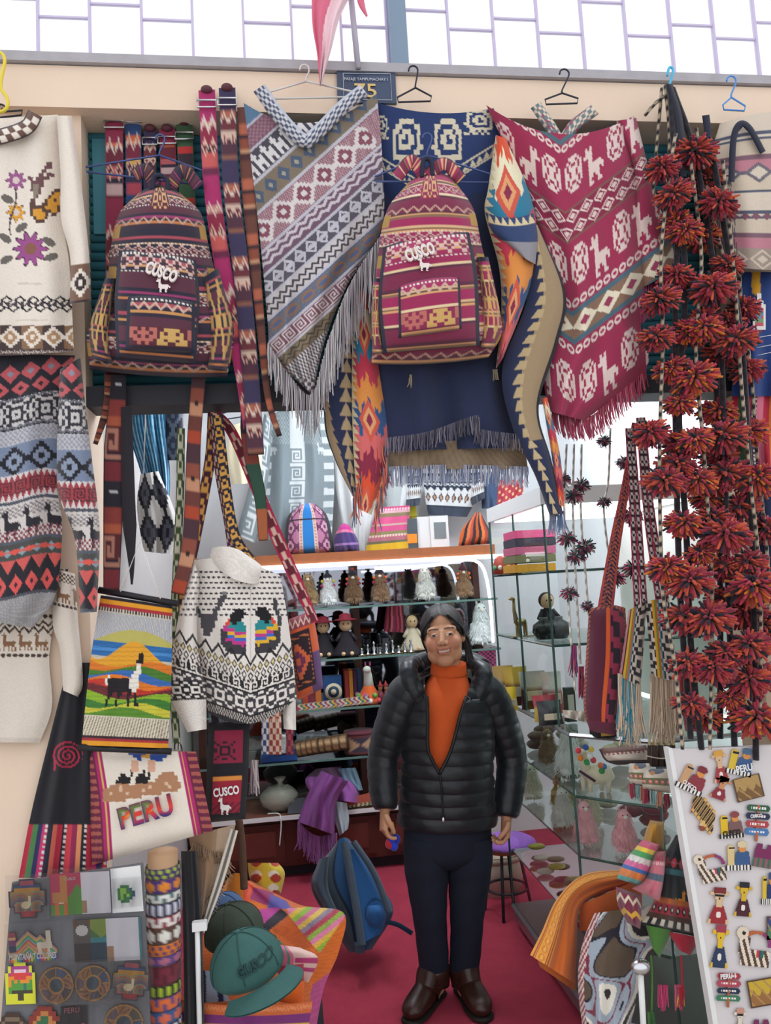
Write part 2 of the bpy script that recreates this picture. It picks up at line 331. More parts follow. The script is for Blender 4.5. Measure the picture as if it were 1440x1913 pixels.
# clerestory window of bars and frosted panes
wn = thing('window_1', 'bright clerestory of frosted panes in thin staggered bars', 'window', (.4, 2.34, 3.26)); wn['kind'] = 'structure'; del wn['category']
WY = 2.34; z0, z1 = 3.255, 4.3; xs = [at(p, 60, WY).x for p in (-125, -27, 71, 168, 265, 360, 455, 545, 637, 722)]; xs2 = [at(p, 60, WY).x for p in (757, 837, 921, 1004, 1087, 1168, 1252, 1332, 1410, 1490, 1570)]
hz = {0: 30, 1: 8, 2: 43, 3: 19, 4: 47, 5: -40, 6: 51, 7: 21, 8: 57, 10: 27, 11: 62, 12: 42, 13: 68, 14: 11, 15: 73, 16: 53, 17: 78, 18: 49, 19: 30, 20: 60}
def column(i, xa, xb):
    zh = at((60), hz.get(i, 40), WY).z if False else atY((xa+.0)*0+720+(xa)*500, hz.get(i, 40), WY)[2]
    cuts = [z0, zh, zh+.36, zh+.72, z1]; cuts = sorted({min(max(c, z0), z1) for c in cuts})
    for a, b in zip(cuts[:-1], cuts[1:]):
        if b-a < .03: continue
        mk('pane', [(xa+.003, WY, a+.002), (xb-.003, WY, a+.002), (xb-.003, WY, b-.002), (xa+.003, WY, b-.002)], [(0, 1, 2, 3)], FROST, wn, smooth=False)
        if a > z0: G().box((xa, WY-.005, a-.003), (xb, WY+.005, a+.003)).go('horizontal_bar', BARS, wn, smooth=False)
for k, X in ((0, xs), (10, xs2)):
    for i in range(len(X)-1): column(k+i, X[i], X[i+1])
    for x in X: G().box((x-.0035, WY-.008, z0), (x+.0035, WY+.008, z1)).go('vertical_bar', BARS, wn, smooth=False)
G().box((xs[-1]+.004, WY-.05, z0-.02), (xs2[0]-.004, WY+.04, z1)).go('post', STEELB, wn, smooth=False)
# stall lighting: two tube lamps on the ceiling
for i, (x, y) in enumerate(((.1, 3.5), (1.1, 3.5))):
    t = thing('tube_lamp', ('left' if i == 0 else 'right')+' white ceiling tube lamp inside the stall', 'lamp', (x, y, 2.93), 'ceiling tube lamps')
    G().box((x-.05, y-.62, 2.96), (x+.05, y+.62, 3.)).go('housing', WHITE, t, smooth=False)
    G().tube([(x, y-.6, 2.935), (x, y+.6, 2.935)], .018, 10).go('tube', mat('lit_tube', 0xffffff, emit=0xf2f8ff, estr=110.), t)
# back shelf unit
un = thing('display_shelf', 'wooden and glass display shelf with mirror back against the rear wall', 'shelf', (.45, 4.7, .4))
G().box((-.55, 4.5, 1.775), (1.24, 4.98, 1.835)).go('top_board', WOOD, un, smooth=False)
G().box((-.55, 4.49, 1.752), (1.24, 4.56, 1.775)).go('light_strip', mat('lit_strip', 0xffffff, emit=0xf4faff, estr=3.), un, smooth=False)
for z, a, b in ((1.51, -.55, 1.24), (1.215, -.55, 1.24), (.935, -.55, 1.24), (.655, -.55, 1.24)):
    G().box((a, 4.52, z-.005), (b, 4.96, z+.005)).go('glass_shelf', GLASS_SHELF, un, smooth=False)
    G().box((a, 4.515, z-.006), (b, 4.521, z+.006)).go('shelf_edge', mat('green_glass_edge', 0x5f7d76, .2), un, smooth=False)
G().box((-.55, 4.965, .38), (1.24, 4.975, 1.775)).go('mirror', MIRROR, un, smooth=False)
for x in (-.55, .42, 1.2): G().box((x-.02, 4.86, .37), (x+.02, 4.96, 1.775)).go('upright', DWOOD, un, smooth=False)
loop = [at(x, y, 4.53) for x, y in ((700, 1062), (800, 1057), (868, 1046), (895, 1052), (908, 1078), (916, 1130), (921, 1200))]
wire('lit_corner_tube', loop, .009, _mats['lit_strip'], un, 8, 40)
# low counter
ct = thing('counter', 'low dark red wooden counter with panelled doors and white edge', 'counter', (.2, 4.7, 0))
G().box((-.6, 4.6, .07), (.98, 4.98, .335)).go('body', DWOOD, ct, smooth=False); G().box((-.6, 4.66, 0), (.98, 4.96, .07)).go('plinth', DARK, ct, smooth=False)
G().box((-.6, 4.55, .335), (1., 4.98, .36)).go('worktop', mat('brown_laminate', 0x7a4a38, .4), ct, smooth=False); G().box((-.6, 4.545, .338), (1., 4.551, .362)).go('edge_strip', EDGE, ct, smooth=False)
for x in (-.55, -.02, .51):
    G().box((x, 4.585, .1), (x+.47, 4.601, .31)).go('door', DWOOD, ct, smooth=False)
    d = G(); d.box((x+.05, 4.578, .135), (x+.42, 4.587, .275)); d.go('door_panel', mat('dark_red_panel', 0x6b352a, .4, noise=.3, nscale=25), ct, smooth=False)
# glass display case along the right of the aisle
X0, YF, YB, ZT = .985, 2.74, 3.68, 1.05
CHX, CHY = 1.2, 2.52
ft = [(X0, YB), (X0, YF), (CHX, CHY), (1.72, CHY), (1.72, YB)]
dc = thing('display_case', 'glass display case with metal edges along the right of the aisle', 'case', (1.35, 3.4, 0))
def slab(name, z, t, m, pts=ft, inset=0.):
    n = len(pts); c = np.mean(pts, 0); p = [tuple(np.array(q)+(c-np.array(q))*inset) for q in pts]
    mk(name, [(x, y, z) for x, y in p]+[(x, y, z+t) for x, y in p], [tuple(range(n)), tuple(range(2*n-1, n-1, -1))]+[(i, i+n, (i+1) % n+n, (i+1) % n) for i in range(n)], m, dc, smooth=False)
STEEL = mat('brushed_steel', 0x9a9ea2, .35, .8)
slab('plinth', .04, .06, STEEL); slab('base_deck', .1, .012, mat('grey_deck', 0x6a6464, .6), inset=.01)
slab('top_glass', ZT-.008, .008, GLASS_SHELF)
for z in (.35, .62, .83): slab('glass_shelf', z, .008, GLASS_SHELF, inset=.02)
def pane(a, b, z0, z1, nm='glass_pane', m=GLASS): mk(nm, [(*a, z0), (*b, z0), (*b, z1), (*a, z1)], [(0, 1, 2, 3)], m, dc, smooth=False)
def bar(a, b, w=.008, m=STEEL, nm='metal_edge'): G().tube([a, b], w, 4).go(nm, m, dc, smooth=False)
ym = 3.3
for a, b in (((X0, YB), (X0, ym)), ((X0, ym), (X0, YF)), ((X0, YF), (CHX, CHY)), ((CHX, CHY), (1.72, CHY))):
    pane(a, b, .11, ZT-.01); bar((*a, ZT), (*b, ZT)); bar((*a, .1), (*b, .1), .012)
for p in ((X0, YF), (CHX, CHY), (X0, YB)): bar((*p, .1), (*p, ZT), .005, mat('dark_glass_edge', 0x33504c, .2), 'glass_joint')
for z in (.35, .62, .83): bar((X0+.012, YB, z), (X0+.012, YF+.02, z), .005, _mats['dark_glass_edge'], 'shelf_edge'); bar((X0+.012, YF+.02, z), (CHX, CHY+.02, z), .005, _mats['dark_glass_edge'], 'shelf_edge')
G().box((1.68, 2.6, 1.02), (1.7, YB, 1.038)).go('light_strip', mat('lit_case_strip', 0xffffff, emit=0xf4faff, estr=9.), dc, smooth=False); G().box((1.68, 2.6, .6), (1.7, YB, .612)).go('light_strip', _mats['lit_case_strip'], dc, smooth=False)
# glass tower on top of it
tw = thing('glass_tower', 'tall glass shelf tower with white light box standing on the display case', 'case', (1.3, 3.2, ZT)); ZT += .012
tx0, tx1, ty0, ty1 = X0, 1.62, 2.85, 3.64
def tpane(a, b, z0, z1): mk('glass_pane', [(*a, z0), (*b, z0), (*b, z1), (*a, z1)], [(0, 1, 2, 3)], GLASS, tw, smooth=False)
for a, b in (((tx0, ty1), (tx0, 3.25)), ((tx0, 3.25), (tx0, ty0)), ((tx0, ty0), (tx1, ty0))): tpane(a, b, ZT, 1.9)
for z in (1.36, 1.64):
    G().box((tx0, ty0, z-.005), (tx1, ty1, z+.005)).go('glass_shelf', GLASS_SHELF, tw, smooth=False)
    G().tube([(tx0, ty1, z), (tx0, ty0, z), (tx1, ty0, z)], .005, 4).go('shelf_edge', _mats['dark_glass_edge'], tw, smooth=False)
for p in ((tx0, ty1), (tx0, 3.25), (tx0, ty0)): G().tube([(*p, ZT), (*p, 1.9)], .005, 4).go('glass_joint', _mats['dark_glass_edge'], tw, smooth=False)
G().box((tx0-.01, ty0-.01, 1.9), (tx1, ty1, 1.965)).go('light_box', EDGE, tw, smooth=False)
G().box((tx0+.02, ty0+.02, 1.896), (tx1-.02, ty1-.02, 1.9)).go('lit_panel', mat('lit_panel', 0xffffff, emit=0xf4faff, estr=4.), tw, smooth=False)
G().box((tx1, ty0, ZT), (tx1+.012, ty1, 1.9)).go('back_panel', mat('pale_panel', 0xcfcac8, .6), tw, smooth=False)
# ================================================================== garments hung across the front
def hanger(label, hook, a, b, Y, m=WIRE_BLACK, name='coat_hanger', neck=None, r=.0028):
    """Wire hanger: hook pixel, left and right shoulder pixels."""
    t = thing(name, label, 'hanger', at(*hook, Y)); hx, hy = hook; nx, ny = neck or (hx+2, (hy+min(a[1], b[1]))/2+8)
    q = [(hx-9, hy+9), (hx-7, hy+2), (hx, hy-1), (hx+7, hy+3), (hx+8, hy+12), (nx, ny-6), (nx, ny)]
    wire('hook', pxl(q, Y, 24), r, m, t); wire('shoulder_wire', [at(nx, ny, Y), at(*a, Y), at(a[0]+2, a[1]+9, Y), at(b[0]-2, b[1]+9, Y), at(*b, Y), at(nx, ny, Y)], r, m, t); return t
INK = 0x23232f; CREAM = 0xe9ded2; GREYW = 0x9aa3b0
# ---- cream floral sweater
def p_floral(p):
    p.fill(CREAM)
    for x, y, r, c in ((30, 337, 18, 0xa05a92), (30, 397, 17, 0xe0a030)): p.flower(x, y, r, c, 0xd9c9c0, 8, 0x6a4a58)
    p.flower(57, 465, 31, 0x9c4f8c, 0x8a5a4a, 10, 0x4a3040)
    for x, y, a in ((14, 372, .5), (40, 425, -.6), (10, 445, .6), (92, 452, .5), (96, 480, -.3), (12, 485, -.5)):
        dx, dy = p.px-x, p.py-y; X = dx*math.cos(a)+dy*math.sin(a); Y_ = -dx*math.sin(a)+dy*math.cos(a); p.m((X/13)**2+(Y_/7)**2 < 1, 0x6b6560)
    st = abs(p.px-(24+6*np.sin(p.py/18))) < 1.6; p.m(st & (p.py > 352) & (p.py < 440), 0x4a4046)
    p.at(52, 303, 102, 384, ["       xx ", "      xxx ", "     xx   ", "    xx xxx", "xx xxxxx  ", " xxxxx    ", " xooxx    ", " xoox     ", "  oox     ", "  ox      ", "  x       ", "  x       "], {'x': 0x6f4c50, 'o': 0x8a8070})
    p.at(56, 352, 112, 416, ["        xx", "       xoo", "      xooo", "x    xooxo", "xx  xxoooo", "xxxxxoooox", "xoooxxxoox", "xoooox xx ", " xooox    ", "  xxx     "], {'x': 0x5a4038, 'o': 0xd89a38})
    p.disc(55, 530, 27, 2, 0xd6c8bc); p.disc(60, 598, 34, 1.5, 0xd6c8bc)
    U = p.px/40.; q = p.T(U, p.py)
    q.dia(552, 570, 1.6, INK, 1., 0, .55, CREAM); q.dia(566, 584, 1.6, INK, 1., .5, .55, CREAM); q.dots(560, 576, 3.2, 0x4a4048, .28, .25)
    q.band(608, 652, 0x8a6a50); q.m((q.py > 608) & (q.py < 652) & ((U*1.0) % 2 < 1), 0x4a3c3c); q.spr(610, 650, 1., STEP, {'x': CREAM, '.': 0xb08a68})
    q.band(652, 670, 0x4a3a3c); q.zig(654, 662, 8, 0xbfb0a8, .4)
t = thing('floral_sweater', 'cream knitted sweater with purple and orange flowers hanging at the far left', 'sweater', at(20, 660, 2.2))
cloth('body', [(-110, 228), (-112, 450), (-112, 662)], [(108, 214), (116, 400), (130, 500), (138, 655)], 2.2, p_floral, t, 120, 200, .045, .012, 2.2, m=KNIT, bb=6)
def p_slv(p): p.fill(CREAM); p.band(.80, .985, 0x7a5a48); p.T(p.U, p.V).spr(.82, .97, 1., STEP, {'x': CREAM, '.': 0x3c3034}); p.band(.985, 1.1, 0x3c3034)
cloth('sleeve', [(106, 216), (113, 330), (114, 410), (131, 480), (130, 568)], [(134, 216), (150, 330), (163, 440), (168, 500), (170, 562)], 2.17, p_slv, t, 36, 120, .035, m=KNIT)
ribbon('collar', [(-30, 262), (20, 250), (52, 236), (66, 212)], 30, 2.14, lambda p: p.fill(0x6a5048).check(.05, .95, 1, 9, CREAM).m(abs(p.U-.5) > .42, 0x3a3038), t, 50, 16, .012, m=KNIT)
hanger('black wire hanger holding the cream floral sweater', (2, 196), (-40, 215), (42, 206), 2.24)
# yellow plastic hanger hook above it
wire('plastic_hanger', pxl([(-12, 108), (0, 98), (9, 112), (4, 140), (2, 165), (14, 185), (10, 205), (-20, 215)], 2.2, 30), .005, mat('yellow_plastic', 0xe8d040, .4), None, 8, label='yellow plastic hanger hooked over the beam at far left', cat='hanger')
# ---- dark banded sweater
RED = 0xb04a50
def bandsweater(p, o=0):
    q = p.T(p.px/44., p.py-o); p = q; y = q.V; p.fill(0x2a2a33)
    p.dia(672, 708, 1.15, 0xc05a60, 1., 0, .35, 0x8a90a0); p.dia(704, 736, 1.15, 0xc05a60, .9, .5, .3, 0x3a2a30)
    p.band(738, 794, 0xc9c4c4); p.spr(742, 790, .8, ["xx..xxxx..", "x.xx....xx", ".x.xxxxx.x", ".x.x...x.x", "..xx.x.xx.", ".x.x...x.x", ".x.xxxxx.x", "x.xx....xx"], {'x': 0x34333c}); p.zig(736, 744, 3, 0x6a6a74, .5); p.zig(788, 798, 3, 0x6a6a74, .5)
    p.band(798, 826, 0xbdbcc4); p.check(800, 824, 5, 5, 0x9a9aa6); p.band(826, 886, 0x7b88a2); p.spr(830, 884, .85, STEP, {'x': 0x23232d, '.': 0x8b97ae})
    p.band(884, 930, 0xa04048); p.tri(882, 894, 4, 0xd8d0d0, False); p.spr(894, 918, 1.6, KEY, {'x': 0x5c2a34}); p.tri(916, 930, 4, 0xd8d0d0)
    p.band(930, 936, 0x50545f); p.band(936, 1006, 0xd2cbc8); p.check(940, 962, 4, 6, 0x8b8486); p.spr(945, 1000, 1.1, LLAMA, {'x': 0x2c2a32}); p.check(984, 1004, 5, 4, 0x8a4a54, .2)
    p.band(1004, 1010, 0x555a66); p.band(1010, 1042, 0x4b4c4a); p.dia(1014, 1038, 1.6, 0x8aa0ac, .7); p.dia(1020, 1030, 1.6, 0xd85a50, 1.2, .5)
    p.band(1042, 1112, 0x26262e); p.tri(1040, 1066, 1.5, 0xd05c58, False); p.dia(1064, 1112, 1.5, 0xd85a58, .85, .5, .25, 0x3a2a30); p.band(1112, 1400, 0xa9a7a8); p.m((p.py-o > 1114) & ((p.px*.35) % 1 < .4), 0x838186)
    p.m((y > 1108) & (y < 1114), 0x50525c)
t = thing('banded_sweater', 'dark sweater with red diamonds, grey steps and llama bands below the floral one', 'sweater', at(40, 1170, 2.2))
cloth('body', [(-112, 660), (-112, 900), (-112, 1110)], [(140, 664), (112, 780), (106, 900), (116, 985), (104, 1110), (62, 1172)], (2.245, 2.2), lambda p: bandsweater(p, (p.U-.8)*-14-6*np.sin(p.U*9)), t, 130, 240, .05, .012, 2.4, m=KNIT, bb=14)
cloth('sleeve', [(112, 690), (106, 850), (112, 930), (140, 1010), (150, 1146)], [(150, 668), (162, 780), (172, 860), (186, 990), (181, 1143)], 2.165, lambda p: bandsweater(p, 18+(p.V-.5)*24), t, 44, 200, .04, m=KNIT)
# ---- cream sweater with brown llamas
def p_crl(p):
    p.fill(0xddd2c6); q = p.T(p.px/36., p.py); B = 0x7a5a44
    q.dots(1062, 1072, 3, 0x4a3a36, .4); q.check(1074, 1100, 6, 8, B); q.dots(1146, 1156, 3.2, 0x4a3a36, .42); q.zig(1158, 1172, 2, 0x4a3a36, .35); q.zig(1168, 1184, 2, 0x4a3a36, .35); q.spr(1182, 1216, 1.2, LLAMA2, {'x': 0x8a6448}); q.dots(1220, 1229, 3.2, 0x4a3a36, .42)
    q.m((p.V > .97), 0xcfc3b8)
t = thing('llama_sweater', 'cream sweater with a brown llama yoke hanging lowest in the left row', 'sweater', at(20, 1390, 2.235))
cloth('body', [(-112, 1060), (-112, 1385)], [(128, 1062), (104, 1150), (92, 1230), (97, 1320), (74, 1388)], 2.28, p_crl, t, 110, 160, .02, .006, 2., m=KNIT)
def p_crs(p):
    p.fill(0xddd2c6); q = p.T(p.U*2, p.V); q.check(.02, .1, 2.5, 5, 0x5a463c); q.spr(.12, .26, .7, LLAMA2, {'x': 0x8a6448}); q.dots(.27, .3, 3, 0x4a3a36, .42)
cloth('sleeve', [(104, 1062), (98, 1160), (112, 1215), (118, 1290)], [(140, 1072), (146, 1160), (155, 1270), (146, 1302)], 2.255, p_crs, t, 40, 120, .03, m=KNIT)
# ---- belts
def belt(label, pts, wd, Y, seq, k, motif=None, buckle=None, n=90, tip=False):
    t = thing('woven_belt', label, 'belt', at(*pts[0], Y), 'woven belts on the shutter')
    def pt(p):
        p.stripes(0, 1, seq, k)
        if motif: q = p.T(p.U, (p.V*k) % 1); [getattr(q, a)(*b) for a, b in motif]
        p.m(abs(p.U-.5) > .44, seq[0][1])
    ribbon('strap', pts, wd, Y, pt, t, n, 12, .004)
    if buckle:
        x, y = pts[0]; w_ = wd/2+2
        wire('buckle', [at(*q, Y-.012) for q in ((x-w_, y+buckle-7), (x+w_, y+buckle-7), (x+w_, y+buckle+6), (x-w_, y+buckle+6), (x-w_, y+buckle-7))], .003, CHROME, t)
        G().ell(at(x, y, Y-.003), (.018, .014, .013), 0x4a2830).go('end_loop', mat('maroon_leather', 0x5a2a36, .6), t)
    return t
A = [(3, 0x8a2f4a), (.5, 0xd06a50), (2, 0x6a2838), (1, 0xb05a60), (.6, 0x2e2838), (1.2, 0xc0a0a0), (.5, 0x6a2838)]
B = [(2, 0x2e4a7c), (.6, 0xd06840), (1, 0x7a2c40), (.4, 0xd0a050), (1.2, 0x30304a), (.8, 0xb04858)]
Cq = [(2.4, 0xa82f66), (.5, 0xc08a80), (1.4, 0x8a2a44), (.5, 0x2a2838), (1.2, 0xc05a58), (.6, 0x6a2848)]
D = [(2, 0x3c3454), (.8, 0xa8604a), (1, 0x6a3038), (.5, 0xc8b0a0), (1.4, 0x50303e), (.6, 0x8a5a48)]
Ebr = [(2, 0x6a4038), (1.2, 0xb0624a), (.4, 0x2c2830), (1.4, 0x8a4a3a), (.6, 0xc09070), (1, 0x4a2c30)]
zz = [('zig', (.3, .5, 2, 0xd8c4b8, .3)), ('dia', (.55, .8, 2, 0xd8b0a0, .8, 0, .4, 0x5a2030))]
belt('maroon woven belt with a buckle, leftmost on the shutter', [(213, 210), (214, 420), (212, 700)], 33, 2.33, A, 3, zz, 22)
belt('orange and blue woven belt beside the maroon one', [(248, 200), (250, 420), (246, 700)], 30, 2.34, B, 3, zz, 22)
belt('short navy belt with white hooks behind the dark backpack', [(280, 240), (280, 420)], 24, 2.345, D, 2, zz, 24)
belt('dark plum belt hung behind the dark backpack hanger', [(312, 240), (318, 420)], 30, 2.34, A, 2, None, 22)
belt('green and red belt with chrome buckle above the dark backpack', [(344, 228), (352, 420)], 30, 2.335, [(2, 0x3c5a40), (.5, 0xc03a3a), (1, 0x40303a), (.6, 0x8a5a50)], 2, None, 26)
belt('magenta woven belt hanging right of the dark backpack', [(386, 168), (396, 350), (420, 520), (455, 700), (470, 800)], 31, 2.235, Cq, 4, zz, 26)
belt('brown patterned belt with a black loop beside the grey poncho', [(424, 164), (432, 350), (452, 520), (468, 700), (478, 850)], 31, 2.225, D, 5, zz, 26)
belt('narrow tan belt along the left edge of the grey poncho', [(456, 200), (466, 380), (486, 600), (500, 740), (522, 815)], [26, 26, 20, 14, 10], 2.235, Ebr, 6, None)
belt('black eyelet belt with maroon panels hanging below the dark backpack', [(222, 700), (214, 860), (210, 1010), (208, 1102)], [26, 42, 36, 30], 2.27, [(1.4, 0x2a2630), (1, 0x8a3c38), (.5, 0xb05a40), (1.6, 0x5a2a30), (.5, 0x2a2630), (1.2, 0x7a3038)], 2, [('spr', (.5, .8, 1, HOOK, {'x': 0xb07a68})), ('dots', (.05, .12, 1, 0xc8c8c8, .2))])
belt('plain dark leather belt with a pointed tip next to the eyelet belt', [(236, 760), (240, 930), (246, 1060), (246, 1092)], [20, 24, 26, 4], 2.262, [(1, 0x2c2830)], 1)
belt('brown leather patch belt hanging left of the white turtleneck', [(372, 690), (362, 830), (356, 1000), (332, 1110)], [26, 26, 30, 26], 2.262, [(1.2, 0x4a3038), (1, 0x8a4a3c), (.8, 0xc08a6c), (1, 0x6a3a34), (.8, 0xa8452f)], 3, [('dots', (.4, .5, 1, 0x2a2020, .2))])
belt('dark belt with a green panel crossing the red bag strap', [(462, 690), (466, 830), (486, 930), (492, 1010)], [16, 30, 24, 18], 2.262, [(2, 0x2a2228), (1, 0x7a3830), (1.4, 0x2c4a3c), (1, 0xa05a38)], 1)
belt('thin curved orange belt left of the striped trousers', [(205, 700), (200, 760), (178, 830)], [20, 16, 9], 2.29, Ebr, 3)
# ---- woven backpacks
def backpack(label, L, R, Y, seq, k, pock, low, gus, text, tp, llama, strap_px, hang, base, tcol=0xe8dcd8):
    t = thing('woven_backpack', label, 'backpack', at((L[-1][0]+R[-1][0])/2, L[-1][1], Y))
    def pt(p):
        p.stripes(0, 1, seq, k); q = p.T(p.U, (p.V*k) % 1)
        q.spr(.30, .48, 9, ["..xx..", ".xoox.", "xooxox", ".xoox.", "..xx.."], {'x': 0xc8a8a0, 'o': base}); q.check(.26, .29, 26, 1, 0xe0d8d0); q.check(.49, .52, 26, 1, 0xe0d8d0); q.zig(.74, .9, 8, 0xc09a88, .3)
        p.m((abs(p.U-.5) > .43) & ((p.V*14).astype(int) % 3 == 0), 0xb89048); p.m((abs(p.U-.5) < .12) & (p.V < .16), base); p.T(p.U, p.V).spr(.02, .15, 8, SUN, {'x': 0xd0a070}, 0, .4, .6)
    cloth('body', L, R, Y, pt, t, 120, 150, .11, .006, 2., bt=-16, bb=6, pw=4, pv=8)
    def pk(p):
        p.stripes(0, 1, seq, 2); q = p.T(p.U, p.V); q.spr(.04, .17, 6, ["..xx..", ".xoox.", "xo..ox", ".xoox.", "..xx.."], {'x': 0xd0b0a8, 'o': base}); q.check(.01, .035, 20, 1, 0xe0d8d0); q.check(.18, .2, 20, 1, 0xe0d8d0)
        p.m((abs(p.U-.5) > .46) | (p.V < .015), 0x22253a)
    a = cloth('front_pocket', *pock, Y-.095, pk, t, 90, 90, .05, pw=6, pv=8, bt=-8)
    def lw(p):
        p.stripes(0, 1, seq, 1); q = p.T(p.U, p.V); q.check(.06, .1, 16, 1, 0xe0d8d0); q.zig(.1, .26, 6, 0xc8a898, .35); q.band(.55, .9, base); q.spr(.56, .88, 1.2, ["oo..xx.x.xx..oo", "o.o.x.xxx.x.o.o", "ooo.xx.x.xx.ooo", "o.oo.xxxxx.oo.o", ".ooo..x.x..ooo."], {'x': 0xb86a60, 'o': 0xc8a060}, .2)
        p.m((abs(p.U-.5) > .455) | (p.V < .03), 0x20233a)
    cloth('lower_pocket', *low, Y-.138, lw, a, 70, 60, .03, pw=6, pv=8, bt=-7)
    for q in gus: cloth('side_pocket', *q, Y-.05, lambda p: p.stripes(0, 1, seq, 2).spr(.1, .9, 2, STEP, {'x': 0xc8a060}).m(p.V < .06, 0x22253a), t, 24, 50, .05)
    textm('lettering', 'CUSCO', *tp, Y-.152, mat('white_embroidery', tcol, .9), a, 1.8, .004, .045)
    sprite('embroidered_llama', [r for r in LLAMA], {'x': tcol}, llama, Y-.15, .003, YARN, a)
    for s in strap_px: ribbon('shoulder_strap', s, 24, Y-.02, lambda p: p.stripes(0, 1, seq, 3).m(abs(p.U-.5) > .4, 0x22253a), t, 40, 10, .008)
    wire('carry_loop', pxl(hang, Y-.03, 20), .007, mat('dark_webbing', 0x2a2c40, .9), t)
    return t
DS = [(1, 0x2a2838), (.5, 0xa84a58), (.5, 0x2c2a3a), (.35, 0xc89058), (.6, 0x30283a), (2.2, 0x5a3040), (.5, 0x2a2838), (.4, 0x9a3a6a), (.5, 0x2c2a3a), (.35, 0xc07a4a), (.8, 0x34283a)]
backpack('dark striped woven backpack reading CUSCO with a white llama', [(258, 362), (222, 400), (206, 470), (196, 570), (163, 620), (168, 690)], [(338, 362), (376, 400), (392, 470), (418, 560), (440, 620), (424, 704)], 2.24, DS, 4,
         ([(222, 468), (214, 560), (218, 668)], [(366, 486), (374, 580), (366, 680)]), ([(238, 552), (234, 655)], [(364, 566), (364, 660)]),
         [([(196, 520), (168, 610), (172, 670)], [(216, 520), (206, 610), (210, 680)]), ([(378, 520), (384, 610), (388, 690)], [(408, 500), (434, 610), (424, 694)])],
         'CUSCO', ((270, 508), (327, 528)), (290, 520, 318, 546), [[(250, 330), (272, 318), (290, 350)], [(320, 348), (342, 318), (372, 350)]], [(284, 356), (288, 332), (300, 328), (312, 336), (314, 358)], 0x5a2a36)
MS = [(1.4, 0xa02a5c), (.3, 0xd8b088), (.3, 0x6a5040), (.3, 0xd8a070), (1.8, 0x9a2a56), (.3, 0xe0c8a0), (.5, 0x5a2a40), (2.2, 0x7a2a48), (.4, 0x5a2a40), (.3, 0xd8a070), (.4, 0x8a6a50)]
backpack('magenta striped woven backpack reading CUSCO hung over the navy poncho', [(762, 342), (724, 390), (708, 460), (698, 580), (694, 680)], [(846, 334), (884, 390), (900, 460), (926, 560), (938, 620), (912, 668)], 2.165, MS, 4,
         ([(716, 462), (706, 560), (716, 660)], [(876, 434), (892, 520), (896, 646)]), ([(742, 534), (744, 632)], [(860, 516), (864, 616)]),
         [([(698, 520), (694, 600), (696, 660)], [(714, 520), (712, 600), (718, 660)]), ([(892, 480), (898, 580), (896, 650)], [(912, 480), (936, 600), (922, 650)])],
         'CUSCO', ((761, 489), (814, 472)), (778, 480, 806, 506), [[(742, 330), (770, 300), (790, 330)], [(800, 328), (830, 306), (862, 336)]], [(788, 332), (790, 302), (798, 296), (806, 304), (808, 330)], 0x8a2a50)
for lab, Y, hk, a, b, nk in (('blue wire hanger carrying the dark striped backpack', 2.25, (299, 252), (160, 312), (452, 345), (298, 290)), ('blue wire hanger carrying the magenta backpack', 2.2, (798, 250), (700, 330), (940, 332), (798, 290))):
    hanger(lab, hk, a, b, Y, mat('slate_blue_wire', 0x4a5a90, .4, .2), neck=nk)
hanger('bent black wire hanger above the magenta belt', (312, 124), (282, 186), (366, 178), 2.27, neck=(320, 158))
# ---- grey diagonal poncho
def p_grey(p):
    s = p.py+.9*p.px; a = (p.px-.9*p.py)/52.; q = p.T(a, s); LG = 0xbcbac4
    p.fill(0xa8a6b2); q.band(560, 650, 0x5a7a98); q.band(650, 655, LG); q.band(656, 700, 0x7a5468); q.check(660, 696, 4, 6, 0x9a7480)
    q.band(700, 706, LG); q.band(706, 766, 0x4a4450); q.spr(710, 764, 1.6, ["..xx....", ".xxxx...", "..xx..xx", "..xxxxxx", "..xxxxxx", "..xx..xx", "..xx..xx"], {'x': 0xd6d2d4})
    q.band(766, 774, LG); q.band(774, 828, 0x7c6f60); q.dia(774, 828, 1.2, 0x4c5a72, .85, 0, .3, 0xa09a8a)
    q.band(828, 836, LG); q.band(836, 908, 0x8a5f6c); q.check(838, 906, 9, 9, 0xb09098); q.spr(838, 906, .75, STEP, {'x': 0xd4cccc, '.': 0x844c5c})
    q.band(908, 916, LG); q.band(916, 956, 0x6e5468); q.zig(916, 932, 1.6, 0xc8bec6, .5); q.zig(932, 948, 1.6, 0xc8bec6, .5)
    q.band(956, 963, LG); q.band(963, 1004, 0x56505e); q.dia(963, 1004, 1.4, LG, 1., 0, .6, 0x56505e); q.dots(975, 993, 1.4, LG, .3)
    q.band(1004, 1011, LG); q.band(1011, 1046, 0xc6c0c2); q.zig(1013, 1030, 2.4, 0x4a464e, .4); q.zig(1028, 1046, 2.4, 0x4a464e, .4)
    q.band(1046, 1052, LG); q.band(1052, 1088, 0x56648a); q.check(1054, 1086, 8, 5, 0x7a7468); q.dots(1054, 1086, 1., 0x8a6a5a, .4); q.dots(1062, 1078, 1., 0x56648a, .3)
    q.band(1088, 1095, LG); q.band(1095, 1130, 0x7a4c5c); q.spr(1097, 1128, 1.4, KEY, {'x': 0xd0c6c8}); q.band(1130, 1136, LG); q.band(1136, 1166, 0x80705a); q.zig(1138, 1152, 2, 0x4a4440, .3); q.zig(1150, 1164, 2, 0x4a4440, .3); q.band(1166, 1400, 0xc8c4c6); q.check(1166, 1400, 6, 26, 0x5a4c52)
    e = np.minimum(p.U, 1-p.U); p.m((p.V > .955), 0xcfcacc); p.m((p.V > .955) & (((p.px/7).astype(int)+(p.py/7).astype(int)) % 2 == 0), 0x56484e)
t = thing('grey_poncho', 'grey and rose fringed poncho with diagonal geometric bands', 'poncho', at(580, 740, 2.23))
